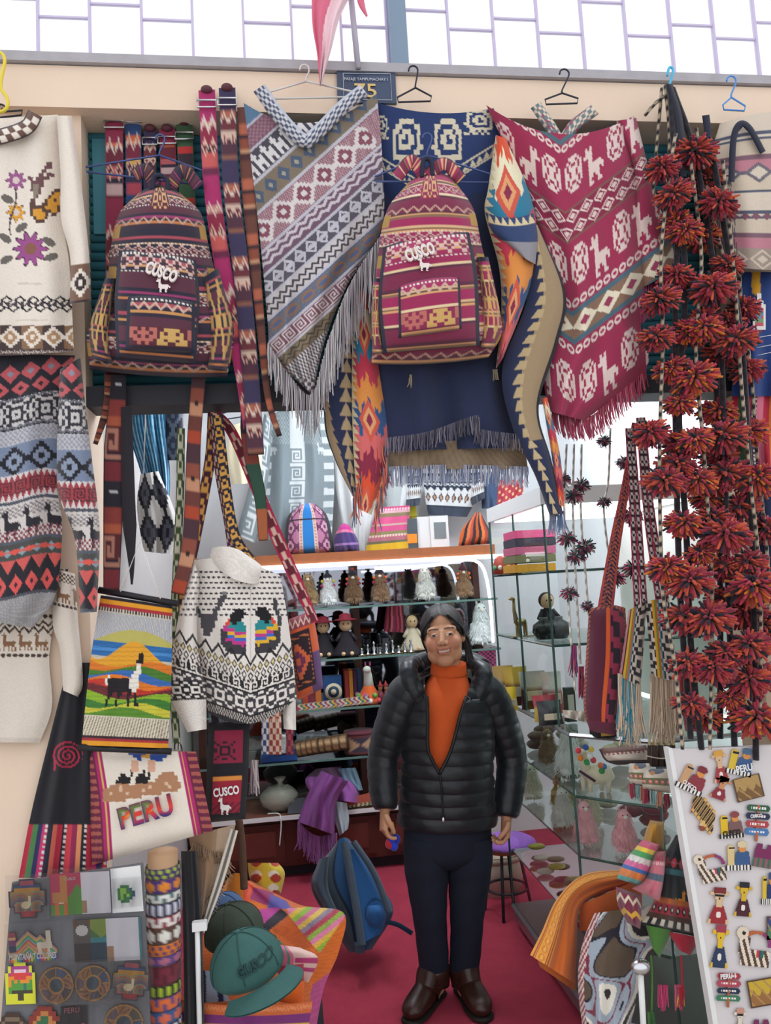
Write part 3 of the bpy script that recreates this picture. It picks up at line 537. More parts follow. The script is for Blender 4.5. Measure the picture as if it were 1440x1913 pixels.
GL = [(455, 192), (472, 330), (488, 470), (500, 600), (508, 665), (560, 716)]; GR = [(704, 174), (714, 300), (712, 430), (650, 530), (606, 640), (584, 738)]
cloth('body', GL, GR, 2.23, p_grey, t, 180, 270, .05, .012, 2.6, bt=46)
ribbon('collar', [(484, 164), (520, 215), (566, 262), (590, 250), (640, 200), (680, 168)], 26, 2.165, lambda p: p.fill(0xc8c8ce).check(0, 1, 3, 34, 0x4a5068).m(p.U > .8, 0xb8bcc8), t, 90, 14, .014)
fringe('fringe', [(500, 640), (540, 700), (582, 736), (612, 640), (652, 534), (712, 438)], [60, 70, 90, 110, 120, 130], 150, [0xc8c4c8, 0xb0a8b0, 0x9a9098, 0xd8d4d4], 2.19, t, .002, 4)
hanger('white wire hanger holding the grey poncho', (569, 122), (488, 176), (662, 172), 2.2, WIRE_WHITE, neck=(572, 152))
# ---- navy poncho with bright panels
NAVY = 0x28304f
def p_yoke(p):
    p.fill(0x2a3c6c); W_ = 0xd9d0b8; M = ["..xxxxx...", ".xx....xx.", "xx.xxx..x.", "x.xx.xx.x.", "x.x..xx.x.", "x.xxxx..xx", "x......xx.", "xxxxxxxx..", "..x.x.xx..", ".x.x.xx.xx"]
    for x0, y0, x1, y1, fl in ((734, 222, 790, 318, 0), (806, 222, 862, 318, 1), (702, 216, 726, 260, 0), (866, 206, 920, 252, 1)): p.at(x0, y0, x1, y1, [r[::-1] for r in M] if fl else M, {'x': W_})
    cx = 798; s = p.py+.62*abs(p.px-cx); q = p.T(abs(p.px-cx)/13., s); q.band(346, 350, W_); q.tri(351, 364, 1, W_); q.band(365, 369, W_)
HOT = [0xd8502f, 0xe8e0c0, 0x2a7a9a, 0xc03a50, 0xe09048, 0x30588a, 0xd86a6a, 0x8a2a44]
def p_hot(k=7., sl=.5, edge=True):
    def f(p):
        v = p.V*k+sl*abs(((p.U*2.0) % 1)-.5)*2+.25*((p.U*10).astype(int) % 2)
        for i, c in enumerate(HOT): p.m((v % len(HOT)).astype(int) == i, c)
        d = abs(p.U-.5)*2+abs((p.V*k/3.5) % 1-.5)*2.4; p.m(d < .62, 0xd05a48); p.m(d < .4, 0xe0a070); p.m(d < .2, 0x8a2a4a)
        if edge: z = ((p.V*26) % 1); p.m((p.U < .18*z), 0xd8c8a0)
    return f
t = thing('navy_poncho', 'large navy hooded poncho with bright zigzag panels and tan lining', 'poncho', at(830, 900, 2.28))
cloth('yoke', [(706, 192), (704, 300), (716, 372)], [(922, 202), (945, 290), (948, 372)], (2.25, 2.31), p_yoke, t, 130, 110, .03, bt=14)
cloth('back_panel', [(704, 330), (690, 520), (706, 690), (722, 842)], [(942, 330), (958, 520), (962, 700), (976, 836)], (2.315, 2.255), lambda p: p.fill(NAVY), t, 50, 90, .03, .02, 2.3)
fringe('inner_fringe', [(722, 818), (800, 806), (890, 776), (893, 800), (976, 812)], 32, 130, [0x6a6478, 0x8a8494, 0x4a4658], 2.195, t, .0018, 3)
cloth('tan_hem', [(722, 826), (720, 876)], [(978, 820), (986, 876)], 2.265, lambda p: p.fill(0x8a7660).m((p.px*.6) % 1 < .3, 0x7c6a56), t, 60, 14, .02, .01, 3)
fringe('hem_fringe', [(716, 872), (850, 868), (986, 872)], 36, 190, [0xb8bcd0, 0x9aa0bc, 0xd0d0dc, 0x7a84a8], 2.245, t, .0018, 3)
def p_flapL(p):
    p.fill(NAVY); d = 1-p.U; j = .08*(((p.V*16) % 1)); p.m((p.U < .34*np.clip((p.V-.3)*2.2, 0, 1)+j*(p.V > .3)), 0x9a8266); p.m(p.U < .05, 0x1c1c28); q = p.T(p.V, p.U); q.m((abs(p.U-.72) < .22*((p.V*13) % 1)) & (p.V > .04), 0xb09a78)
cloth('left_flap', [(640, 592), (610, 680), (606, 790), (626, 860), (658, 926)], [(664, 590), (662, 700), (664, 830), (666, 940)], 2.28, p_flapL, t, 50, 120, .02)
cloth('left_panel', [(662, 540), (657, 700), (660, 840), (668, 950)], [(690, 548), (708, 690), (726, 830), (712, 900), (694, 962)], 2.262, p_hot(9), t, 50, 170, .035, m=CLOTH)
fringe('left_fringe', [(660, 930), (690, 850), (724, 842), (700, 950)], [60, 50, 45, 55], 70, [0xd8604a, 0xe08a60, 0x4a6a8a, 0x6a6478, 0xc04a50], 2.235, t, .0022, 5)
def p_slvR(p): p_hot(7)(p)
cloth('right_panel', [(926, 252), (912, 350), (906, 400), (932, 500), (936, 590), (926, 690)], [(944, 258), (985, 350), (1002, 420), (1000, 500), (975, 580), (940, 668)], 2.2, p_slvR, t, 60, 200, .05)
cloth('cuff_fold', [(906, 396), (922, 436), (972, 478)], [(996, 398), (1004, 440), (1000, 494)], 2.165, lambda p: p.fill(0x33446e).m(p.V > .55, 0x8f8c94).tri(0, .18, 7, 0xd8c8a0), t, 60, 40, .03, bt=10)
def p_lin(p):
    p.fill(NAVY); p.m(p.U > .42, 0xa08a6c); p.m((p.U > .38-.14*((p.V*22) % 1)) & (p.U < .5) & (p.V < .75) & (((p.V*22) % 1) > .3), 0xb8a27c); p.m(p.U > .93, 0x1c1c28); p.m((p.V > .74), NAVY); p.m((p.V > .74) & (abs(p.U-.45) < .2*((p.V*26) % 1)), 0xc0aa84)
cloth('right_lining', [(996, 420), (984, 560), (938, 690), (958, 800), (1000, 890), (1026, 962)], [(1004, 420), (1056, 545), (1042, 640), (1006, 760), (1030, 860), (1052, 960)], 2.2, p_lin, t, 60, 200, .03)
cloth('right_edge', [(1012, 745), (1030, 850), (1040, 940)], [(1022, 742), (1046, 850), (1056, 950)], 2.2, p_hot(9, .5, False), t, 20, 80, .02)
fringe('right_fringe', [(1026, 958), (1054, 954)], 40, 30, [0x9a98b0, 0x6a86b0, 0xb0a8b8], 2.2, t, .002, 4)
for i, (x, y) in enumerate(((770, 700), (925, 690))): fringe('tassel', [(x-4, y), (x+4, y)], 22, 8, [0xb8a890], 2.24, t, .0025, 3)
hanger('black wire hanger holding the navy poncho', (772, 124), (742, 182), (806, 180), 2.22, neck=(776, 164))
# ---- red llama poncho
def p_red(p):
    cx = 1042+.07*(p.py-200); d = p.px-cx; s = p.py+.72*abs(d); q = p.T(abs(d)/46., s); p.fill(0x9c2f52); W_ = 0xdfc9c4; TE = 0x4a6a78
    q.band(262, 272, TE); q.dots(274, 290, 3.2, W_, .45); q.dots(277, 287, 3.2, 0x9c2f52, .26)
    def zone(a, b):
        q.spr(a, b, .56, ["...oooo.............", "..o.oo.o...x.x......", ".o.o..o.o..xxx......", ".o.oooo.o.xxxx......", ".oo.oo.oo...xx......", ".oo.oo.oo...xx......", ".o.oooo.o...xxxxxx..", ".o.o..o.o...xxxxxxx.", "..o.oo.o....xxxxx.x.", "...oooo.....xx.xx...", "............x...x...", "............xx..xx.."], {'x': W_, 'o': W_})
    zone(306, 384); q.band(396, 400, 0x7a5a50); q.band(400, 452, 0x8a2848); q.dia(400, 426, 1.7, W_, 1., 0, .72, 0x8a2848); q.dia(400, 426, 1.7, W_, .45); q.dia(426, 452, 1.7, W_, 1., .5, .72, 0x8a2848); q.dia(426, 452, 1.7, W_, .45, .5); q.band(452, 456, 0x7a5a50)
    zone(470, 556); q.dots(562, 580, 3., W_, .45); q.dots(565, 577, 3., 0x9c2f52, .26)
    q.band(582, 592, TE); q.band(592, 634, 0x8a6a58); q.dia(592, 634, 1., 0xe6dcc4, 1.05, 0, .45, 0x9a3a5a); q.band(634, 644, TE); q.dots(648, 666, 3., W_, .45); q.dots(651, 663, 3., 0x9c2f52, .26); zone(690, 776)
t = thing('red_poncho', 'crimson poncho with white llamas and medallions and pink fringe', 'poncho', at(1090, 800, 2.2))
cloth('body', [(908, 196), (960, 310), (1005, 430), (1036, 560), (1016, 690), (1024, 768)], [(1184, 216), (1192, 330), (1206, 480), (1196, 600), (1206, 690), (1092, 786)], (2.225, 2.255), p_red, t, 210, 260, .06, .012, 2.2, bt=44)
ribbon('collar', [(1000, 196), (1025, 232), (1048, 262), (1075, 232), (1112, 204)], 22, 2.2, lambda p: p.fill(0xdccab8).zig(0, 1, 1, 0x9a3a5a, .3).check(0, 1, 2, 24, 0x6a7a80), t, 60, 12, .012)
cloth('sleeve_flap', [(1150, 226), (1184, 330), (1182, 440), (1196, 540)], [(1188, 220), (1216, 330), (1240, 410), (1268, 500)], (2.235, 2.26), lambda p: p_red(p), t, 50, 130, .05)
fringe('sleeve_fringe', [(1192, 530), (1222, 492), (1266, 486)], [75, 90, 60], 70, [0xb04070, 0x9c2f5c, 0xc05a80], 2.245, t, .0024, 5)
fringe('hem_fringe', [(1022, 760), (1092, 782), (1150, 735), (1206, 686)], [45, 40, 45, 40], 150, [0xc04a6a, 0xa8355a, 0xd06a80], 2.25, t, .0022, 4, lean=6)
hanger('black wire hanger holding the red poncho', (1054, 130), (1018, 186), (1080, 184), 2.2, neck=(1050, 174))
# ---- sign and flag
t = thing('number_sign', 'dark blue stall sign with gold number 75', 'sign', at(684, 192, 2.255))
sg = [at(*q, 2.25) for q in ((629, 130), (738, 131), (741, 193), (631, 191))]; G().prism(sg, .008).go('plate', mat('sign_blue', 0x3c4a66, .4), t, smooth=False)
wire('border_line', [at(*q, 2.248) for q in ((641, 137), (729, 138), (732, 187), (642, 186), (641, 137))], .0012, mat('sign_white', 0xc8ccd8, .5), t)
textm('lettering', 'PASAJE TAMPUMACHAY I', (643, 150), (724, 151), 2.247, _mats['sign_white'], t, 1.1, .0008); textm('number', '75', (663, 181), (704, 182), 2.247, mat('gold_paint', 0xd8b878, .4), t, .85, .001, .01)
t = thing('flag', 'red and white flag hanging from a slanted pole above the sign', 'flag', at(668, 126, 2.2))
wire('pole', [at(650, -60, 2.2), at(669, 128, 2.22)], .009, mat('flag_pole', 0xb8b4c4, .4), t, 10)
cloth('cloth', [(582, -60), (583, 40), (592, 100), (597, 160)], [(690, -60), (640, 20), (618, 95), (599, 162)], 2.18, lambda p: p.fill(0xd86a86).m(p.U+.35*p.V > .62, 0xf0d0d8), t, 40, 60, .02, .015, 2.2)
cloth('cloth_corner', [(664, -40), (668, 5), (684, 32)], [(686, -40), (680, 0), (687, 30)], 2.17, 0xd86a86, t, 10, 20, .008)
# ================================================================== lower left
def p_skirt(p):
    p.fill(0x1f1e25); dx, dy = p.px-126, p.py-1412; d = np.hypot(dx, dy*1.1); a = np.arctan2(dy, dx)/(2*PI)
    p.m((abs(((d/8.5-a) % 1)-.5) < .2) & (d < 29), 0xb02a48); p.m((abs(p.px-102+.0*dy) < 2) & (p.py > 1415) & (p.py < 1440), 0xb02a48)
    p.m(p.V > .755, 0xa82a40); q = p.T(p.V, p.U)
    for i, c in enumerate([0xb02a40, 0x4a7a4a, 0x2c2a58, 0xc0306a, 0x2a2838, 0xd06a58, 0xb02a40, 0x24222c, 0xc83a48, 0x8a2a50, 0xd88a60, 0x24222c, 0xb02a40, 0xc0306a, 0x3a3060, 0xb8323c]): p.m((p.V > .755) & ((p.U*16).astype(int) == i), c)
    p.m((p.V > .755) & ((p.U*16 % 4 > 3.4)) & ((p.py/5).astype(int) % 2 == 0), 0xd8d0d0)
cloth('black_skirt', [(128, 1238), (92, 1380), (58, 1520), (35, 1640)], [(180, 1238), (196, 1400), (200, 1640)], 2.275, p_skirt, None, 90, 140, .02, .01, 2.5, label='black skirt with red spiral and striped hem behind the tote', cat='skirt')
# woven tapestry
def p_tap(p):
    v, u = p.V, p.U; p.fill(0xc8bfae); p.band(0, .02, 0x24222a); p.band(.02, .05, 0xe09a2a); p.band(.05, .075, 0xa8323a); p.check(.075, .095, 26, 1, 0x3a2a30)
    p.m((v > .1) & (v < .30) & ((p.px*.45) % 1 < .45), 0x8a98b8); p.m((v > .17) & (v < .3) & (v > .3-.1*np.sin(u*PI*.9)), 0xb8b060)
    p.band(.30, .40, 0x2f6aa8); p.band(.34, .36, 0x4a8ac8); h1 = .40+.07*np.sin(u*7+1); p.m((v > h1-.05) & (v < .6), 0xe0a030)
    for i, c in enumerate([0xd8782a, 0x4a7a30, 0x3a6ab0, 0xe07a28, 0xc0392c, 0x6a2a30, 0x8ab030, 0x3f7a34, 0xc8c040, 0x5a8a30]):
        b = .435+i*.036+.028*np.sin(u*6+i*.9); p.m((v > b) & (v < .80), c)
    p.band(.80, .93, 0xd6cbb6); p.m((v > .80) & (v < .93) & ((p.px*.5) % 1 < .35), 0x7a6f60); p.band(.93, .95, 0x3a2a30); p.band(.95, .97, 0xa8323a); p.band(.97, 1.1, 0xe0982a)
    p.at(192, 1220, 268, 1320, ["...............xx", "...............xx", "..............xxx", "..............ww.", "..............ww.", ".............www.", "..w.........www..", ".wxxxxxxxxxwwww..", ".wxxxxxxxxxwwww..", "..xxxxxxxxxwwww..", "..xxxxxxxxxxww...", "..xx..xx..xx.x...", "..x...x...x..x...", ".x...x....x..x...", ".x...x....x..xx.."], {'x': 0x221c22, 'w': 0xe6e0d6})
    p.c[:] *= (1-.25*(((p.py*.12) % 1) < .2)*((v > .3) & (v < .8)))[..., None]
t = thing('woven_tapestry', 'wool wall hanging of a llama in rainbow hills', 'tapestry', at(235, 1400, 2.21))
TL, TR = [(188, 1112), (168, 1240), (152, 1392)], [(322, 1132), (320, 1270), (314, 1398)]
cloth('weaving', TL, TR, 2.2, p_tap, t, 110, 170, .02, .004, 3.)
wire('top_rod', pxl([(184, 1102), (332, 1128)], 2.195), .009, mat('black_rod', 0x1c1a20, .5), t, 8); wire('bottom_rod', pxl([(146, 1396), (320, 1404)], 2.195), .009, _mats['black_rod'], t, 8)
wire('hanging_string', pxl([(224, 1108), (262, 1010), (300, 1120)], 2.19), .002, mat('white_string', 0xe8e4de, .8), t)
# PERU tote
def p_tote(p):
    p.fill(0xe8ddd0); s = np.minimum(p.U/.17, (1-p.U)/.16)
    p.m(s < 1, 0xb02a6c); p.m((s < .62), 0x6a2440); p.m((s < .5) & ((p.py/7).astype(int) % 2 == 0), 0xa85a50); p.m((s > .8) & (s < .86), 0xd8b060)
    p.at(192, 1442, 338, 1498, ["..................xxxx..", ".................xxxxxx.", "................xxxxxxx.", "....xxxx..xxxxxxxxxwxxxx", "..xxxwxxxxxxxxwxxxxxwxxx", "xxxxxwxxxxxxwxxxxxxxxxx.", "xxwxxxxwxxxxxxxxxx......", "xxxxxxxxxxxx............", "xxxxxxx................."], {'x': 0xb08060, 'w': 0xd8b89c})
    p.at(216, 1438, 290, 1464, ["......x....x.x..", "..xx..x..xxx.x..", ".xxxxx..xxxxxx..", "xxxxxx..xxxxx..."], {'x': 0x221e22})
    p.at(240, 1404, 320, 1422, ["xxxxgxxxxx", ".xxggxxxx.", "..x..xxx.."], {'x': 0x2a4a9a, 'g': 0xd8a030}); p.m((abs(p.px-252) < 7) & (p.py < 1442) & (p.py > 1420), 0xd8a890); p.m((abs(p.px-283) < 7) & (p.py < 1442) & (p.py > 1420), 0xd8a890)
t = thing('tote_bag', 'white cotton tote reading PERU with magenta striped sides', 'bag', at(280, 1610, 2.25))
cloth('bag', [(152, 1402), (166, 1500), (172, 1616)], [(366, 1404), (382, 1480), (398, 1552)], 2.26, p_tote, t, 130, 110, .035, .004, 2, pv=10)
RB = [0x3a2a6a, 0xb02a5a, 0xd83a2a, 0xe8a030, 0xd83a2a, 0x5a8a30, 0x6a2a4a]
textm('lettering', 'PERU', (226, 1549), (326, 1519), 2.218, PAINT, t, 1.2, .0015, .03, lambda x, y: np.array([lin(RB[int(max(0, min(.99, q))*7)]) for q in y]))
# small CUSCO pouch
t = thing('crossbody_pouch', 'small black and red crossbody pouch reading CUSCO', 'bag', at(424, 1535, 2.36))
def p_po(p): p.fill(0x1d1b22); p.m((abs(p.U-.5) < .36) & (p.V > .08) & (p.V < .42), 0x8a2440); p.m((abs(p.U-.5) < .36) & (p.V > .55) & (p.V < .93), 0x9a2438); p.m((abs(p.U-.5) < .36) & (p.V > .555) & (p.V < .6), 0xd88a40); p.m((abs(p.U-.5) < .36) & (p.V > .82) & (((p.px/6+p.py/6) % 2) < 1) & (p.V < .93), 0x6a1c34); p.at(400, 1385, 440, 1420, SUN, {'x': 0x2a1c26})
cloth('pouch', [(390, 1350), (386, 1450), (384, 1536)], [(466, 1348), (464, 1440), (458, 1530)], 2.36, p_po, t, 50, 90, .03, pv=10)
textm('lettering', 'CUSCO', (399, 1489), (447, 1482), 2.325, WHITE, t, 1.5, .0015, .03); sprite('printed_llama', LLAMA, {'x': 0xe0dcd8}, (406, 1490, 432, 1522), 2.326, .001, None, t)
for a, b in (((402, 1350), (396, 1240)), ((452, 1350), (470, 1240))): ribbon('strap', [a, b], 14, 2.36, 0x2a2230, t, 20, 6, .003)
# white turtleneck sweater
def p_wt(p):
    W_ = 0xe8e0da; p.fill(W_); q = p.T(p.px/9.5, p.py); cx = 468
    for i in range(9): y = 1066+i*10; q.dots(y, y+5, 1, 0x3a3438, .38, .5*(i % 2))
    p.m(abs(p.px-cx) < 1.2, 0xd0c8c2)
    p.at(366, 1105, 424, 1188, ["...........ww", "..........xxx", ".........xxx.", ".........xx..", "x.......xx...", "xx.....xx....", ".xxxxxxxx....", "..xxxxxxx....", "..xxxxxx.....", "..xxxxxx.....", "...xxxx......", "...xxx......."], {'x': 0x4a484e, 'w': 0x7a787e})
    Lady = ["......kkkk..", ".....kkkkkk.", "....kkkkkk..", "...rkkkkk...", "..rrtkkttt..", ".mmtttttttt.", "gmmmmmttttt.", "gggyyymmmmm.", "gggbbbyyyyy.", "ggmmmmbbbbb.", "gggggmmmmmm.", ".ggggggggmg.", "..ggggggggg.", "....ggggggg."]
    pl = {'k': 0x1c1a1e, 'r': 0xd84a3a, 't': 0x2a8a90, 'm': 0xc03a8a, 'y': 0xe0b030, 'b': 0x3a6ac0, 'g': 0x3c3a40}
    p.at(412, 1138, 464, 1222, Lady, pl); p.at(472, 1134, 524, 1220, [r[::-1] for r in Lady], {**pl, 'm': 0xe0b030, 'y': 0xc03a8a}); p.at(510, 1120, 530, 1170, ["xx...", "xx...", ".xx..", "..xx.", "..xx."], {'x': 0x3a383c})
    s = p.py+.34*abs(p.px-cx)-14; z = p.T(abs(p.px-cx)/24., s+44*0)
    z.zig(1206, 1232, 1, 0x2a272b, .28); z.dia(1226, 1246, 2, 0x5a5048, .9, 0, .5, 0xd8c890); z.dia(1240, 1260, 2, 0x3a3438, .9, .5, .5, W_); z.dots(1254, 1266, 3, 0x3a3438, .3); z.band(1268, 1400, 0x242226); z.spr(1262, 1280, 1.2, HOOK, {'x': W_, '.': 0x242226}); z.spr(1284, 1322, .62, SUN, {'x': W_, '.': 0x3c3a40}); z.check(1326, 1340, 5, 3, 0xb8b0aa)
t = thing('white_turtleneck', 'white turtleneck sweater with llama and two rainbow shawl figures', 'sweater', at(460, 1368, 2.33))
cloth('body', [(362, 1046), (358, 1130), (372, 1220), (388, 1330)], [(524, 1076), (538, 1160), (548, 1240), (554, 1304)], 2.33, p_wt, t, 150, 190, .06, .01, 2, m=KNIT, bt=-14, bb=34)
def p_ws(p): p_wt(p); p.m((p.V > .68) & (p.V < .8), 0x242226); p.T(p.U*2, p.V).spr(.69, .79, 1, SUN, {'x': 0xe8e0da}); p.m((p.V > .8), 0xe8e0da); p.m((p.V > .8) & ((p.px*.4) % 1 < .3), 0xd2cac4)
cloth('sleeve', [(362, 1048), (336, 1140), (318, 1240), (313, 1290), (350, 1368)], [(372, 1080), (368, 1180), (374, 1240), (384, 1290), (386, 1362)], 2.29, p_ws, t, 40, 150, .035, m=KNIT)
cloth('cuff', [(526, 1290), (530, 1362)], [(552, 1286), (553, 1364)], 2.34, lambda p: p.fill(0xe8e0da).m((p.px*.4) % 1 < .3, 0xd2cac4), t, 20, 30, .025, m=KNIT)
cloth('turtleneck_collar', [(396, 1024), (392, 1046), (404, 1060)], [(452, 1030), (490, 1060), (486, 1090)], 2.3, lambda p: p.fill(0xece5de).m((p.px*.35) % 1 < .3, 0xd8cfc8), t, 60, 24, .07, m=KNIT, bt=-6, bb=10)
# orange and purple shoulder bag on a long strap
t = thing('shoulder_bag', 'orange and purple woven shoulder bag hanging on a long red strap', 'bag', at(575, 1305, 2.42))
def p_sb(p): p.fill(0xc8582e); p.m((p.V > .5) & (p.U > .6), 0x5a3a6a); p.m(p.V < .16, 0x8a3a4a); p.T(p.U, p.V).zig(.02, .15, 5, 0xd8c0b0, .3); d = np.maximum(abs(p.U-.42)/.36, abs(p.V-.55)/.36); p.m(d < 1, 0x2a1c26); p.m((d < .86) & (d > .74) & ((p.py/4).astype(int) % 2 == 0), 0xb0623a); p.T(p.U, p.V).spr(.34, .78, 1.4, STEP, {'x': 0xc8603a, '.': 0x6a3050}, .1, .2, .66)
cloth('bag', [(536, 1158), (540, 1230), (556, 1308)], [(584, 1140), (596, 1210), (604, 1286)], 2.42, p_sb, t, 50, 80, .04, pv=10)
def p_rs(p): p.fill(0xb02a4c); p.T(p.U, p.V).spr(0, 1, 1, ["..oo..", ".okko.", "okkkko"]*9, {'o': 0xd8b8a8, 'k': 0x6a2434}); p.m(abs(p.U-.5) > .38, 0xb02a4c)
ribbon('strap', [(402, 772), (432, 806), (470, 890), (520, 1010), (560, 1100), (588, 1162)], [18, 20, 22, 24, 22, 16], 2.4, p_rs, t, 140, 12, .003)
# bundle of woven straps hung left of the turtleneck
for i, (pts, wd, c1, c2, lab) in enumerate((([(398, 770), (392, 860), (366, 1000), (345, 1100), (320, 1250)], 20, 0x4a2434, 0xd8a050, 'plum strap with orange scrolls falling to the tapestry'), ([(402, 772), (412, 880), (430, 980), (440, 1060)], 22, 0x5a2a40, 0xd0b8b0, 'plum strap with pink scrolls falling to the turtleneck collar'), ([(406, 775), (420, 900), (438, 1000), (470, 1050)], 20, 0x2a2838, 0xd8a050, 'navy strap with gold triangles behind the white turtleneck'), ([(338, 800), (336, 930), (328, 1100), (322, 1250), (330, 1390)], 15, 0x3c4a2c, 0xb8b8a0, 'green and black braided sash beside the tapestry'))):
    ribbon('woven_strap', pts, wd, 2.36-.02*i, lambda p: p.fill(c1).spr(0, 1, 1, ["..oo..", ".o..o.", ".oooo.", "o....o"]*12, {'o': c2}).m(abs(p.U-.5) > .42, c1), None, 130, 12, .003, label=lab, cat='strap', group='woven straps')
fringe('sash_tassel', [(324, 1388), (338, 1390)], 30, 14, [0xe0dcd0, 0x2c2a2c], 2.3, None, .0022, 4, label='black and white tassel at the end of the green sash', cat='tassel')
# grey magnet board
def boardY(px, py): return 2.2+0*px
t = thing('souvenir_board', 'grey upright board covered in packaged magnets at lower left', 'board', at(140, 2080, 2.22))
G().prism([at(*q, 2.205) for q in ((22, 1650), (266, 1614), (288, 2080), (-12, 2080))], .012).go('board', mat('grey_card', 0x6f7076, .7), t, smooth=False)
WRAP = glassmat('plastic_wrap', 0xf4f4f6, 1.6)
def raster(n, m_, fn):
    pal = {}; rows = []
    for i in range(m_):
        r = ''
        for j in range(n):
            c = fn((j+.5)/n*2-1, 1-(i+.5)/m_*2)
            if c is None: r += ' '; continue
            if c not in pal: pal[c] = chr(0x100+len(pal))
            r += pal[c]
        rows.append(r)
    return rows, {v: k for k, v in pal.items()}
def f_wheel(x, y):
    r = math.hypot(x, y); a = (math.atan2(y, x)/(2*PI)+.03) % 1
    if r > .98: return None
    if r > .9 or abs(r-.42) < .045: return 0xb8864a
    if r < .4: return [0x4a5a6a, 0x5a5048, 0x3a4a58][int((x*3+y*2+9)) % 3]
    if abs((a*7) % 1-.5) > .46: return 0xb8864a
    return [0xa8705a, 0x3f5a88, 0x5a5a58, 0xa06a40, 0x6a5a6a, 0x9a6a50, 0x4a4a60][int(a*7)] if int((r*9+a*40)) % 3 else 0x6a5448
def f_chak(x, y):
    ax, ay = abs(x), abs(y)
    if not ((ax < .42 and ay < .98) or (ax < .72 and ay < .72) or (ax < .98 and ay < .42)): return None
    if (ax > .36 and ay > .66) or (ax > .66 and ay > .36) or ax > .92 or ay > .92: return 0x2f3a50
    if y > .55: return 0xa84a5c if y > .7 else 0x3a4a78
    if y < -.62: return 0xa8303c
    if math.hypot((x+.1)*1.2, (y+.32)*1.6) < .3 or (abs(x-.12) < .07 and -.3 < y < .12): return 0xdccca4
    d = math.hypot(x+.42, y+.5) if x < .1 else math.hypot(x-.5, y+.45)
    return [0x8a5a60, 0x6a7a6a, 0xb0604a, 0x8a8a6a, 0x5a5a70][int(d*11) % 5] if d < .82 else 0xc08a3a
def f_mont(x, y):
    if y < -.62: return [0xd8484a, 0xe89038, 0xe0c838, 0x4aa85a, 0x3a78c0, 0x8a4aa0][int((x+1)*9) % 6] if abs(x) < .98 and ((x+1)*9) % 1 > .15 else (0x2a2428 if abs(x) < .98 else None)
    if abs(x-.66) < .1 and y < .75 and y > -.1 or (abs(x-.5) < .3 and -.3 < y < .1) or ((abs(x-.3) < .06 or abs(x-.66) < .06) and -.62 < y < 0): return 0xe4d8c4
    if abs(x+.8) < .14 and y < .75: return 0xa04858 if y > .45 else 0xd8a880 if y > .3 else 0x7a4070 if y > -.05 else 0x34405c if y > -.4 else 0xc89878
    h = .8-abs(x+.15)*1.3; h2 = .55-abs(x-.35)*1.4
    if y < max(h, h2): return [0xb88a90, 0xd8b060, 0x58a070, 0x70b0b0, 0xd05a60, 0xe0a048][int((max(h, h2)-y)*8) % 6]
    return None
def f_cardA(x, y):
    if x > .02: return 0xb08a6a if (x < .2 and y < -.35 and y > -.95) else 0xe6e2e8
    if abs(x+.55) < .13 and y > -.2 and y < .9 or (-.92 < x < -.42 and -.4 < y < .1) : return 0xc98a4c
    if abs(x+.8) < .08 and y < -.3 or abs(x+.5) < .08 and y < -.3: return 0xd0763a
    if -.75 < x < -.45 and -.45 < y < -.2: return 0xe8dccc
    return 0x5a9a40 if y < .5-abs(x+.1)*2.2 or y < -.5 else 0xc43a60
def f_cardB(x, y):
    if x > -.05: return 0xb08a6a if (x < .15 and y < -.3) else 0x3f8a94 if x > .93 else 0xe6e2e8
    if x < -.5: return 0xd8d4d0 if (x+.75)**2*6+(y-.5)**2*3 < .2 else 0x6a4a38 if y > .7 and abs(x+.75) > .12 else 0x5f5856 if y > -.1 else 0x3a2e34
    return 0x8aa048 if y > .35+.2*math.sin(x*9) else 0x4a7a3c if y > .15 else 0x3a9098 if y > -.1 else 0x1f4058
def magnet(label, rows, pal, box, rot=0, wrap=True, wb=None):
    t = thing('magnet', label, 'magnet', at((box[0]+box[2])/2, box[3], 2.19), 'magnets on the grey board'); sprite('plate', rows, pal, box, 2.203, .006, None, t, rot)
    if wrap:
        x0, y0, x1, y1 = wb or (box[0]-6, box[1]-6, box[2]+6, box[3]+6); cloth('plastic_sleeve', [(x0, y0), (x0, y1)], [(x1, y0-5), (x1, y1-5)], 2.192, 0xffffff, t, 14, 14, .002, .002, 3, m=WRAP, back=False)
    return t
magnet('stepped cross magnet with a white alpaca at the top left', *raster(44, 44, f_chak), (16, 1642, 86, 1716), -3)
magnet('notepad magnet with a tan alpaca and pink CUSCO card', *raster(60, 40, f_cardA), (94, 1630, 206, 1708), -3)
t = magnet('white packet with a round green leaf magnet', ["...ww...", "..gggw..", ".gllgbw.", "wgllggbw", "wglglgbw", ".glggbw.", "..gggw..", "...ww..."], {'w': 0xe8e8ea, 'g': 0x2c7a40, 'l': 0x9ad04a, 'b': 0x2a5a7a}, (214, 1648, 258, 1692), -3)
G().prism([at(*q, 2.2) for q in ((206, 1624), (262, 1617), (268, 1702), (210, 1706))], .003).go('backing_card', WHITE, t, smooth=False)
magnet('rainbow mountain magnet reading MONTAÑA 7 COLORES', *raster(70, 48, f_mont), (14, 1732, 106, 1796), -4)
textm('lettering', 'MONTAÑA 7 COLORES', (17, 1794), (105, 1789), 2.1955, WHITE, [o for o in COL.objects if '7 COLORES' in o.get('label', '')][0], 1.9, .0006, .03)
magnet('notepad magnet with a grey llama and teal lake', *raster(60, 40, f_cardB), (138, 1716, 264, 1796), -3)
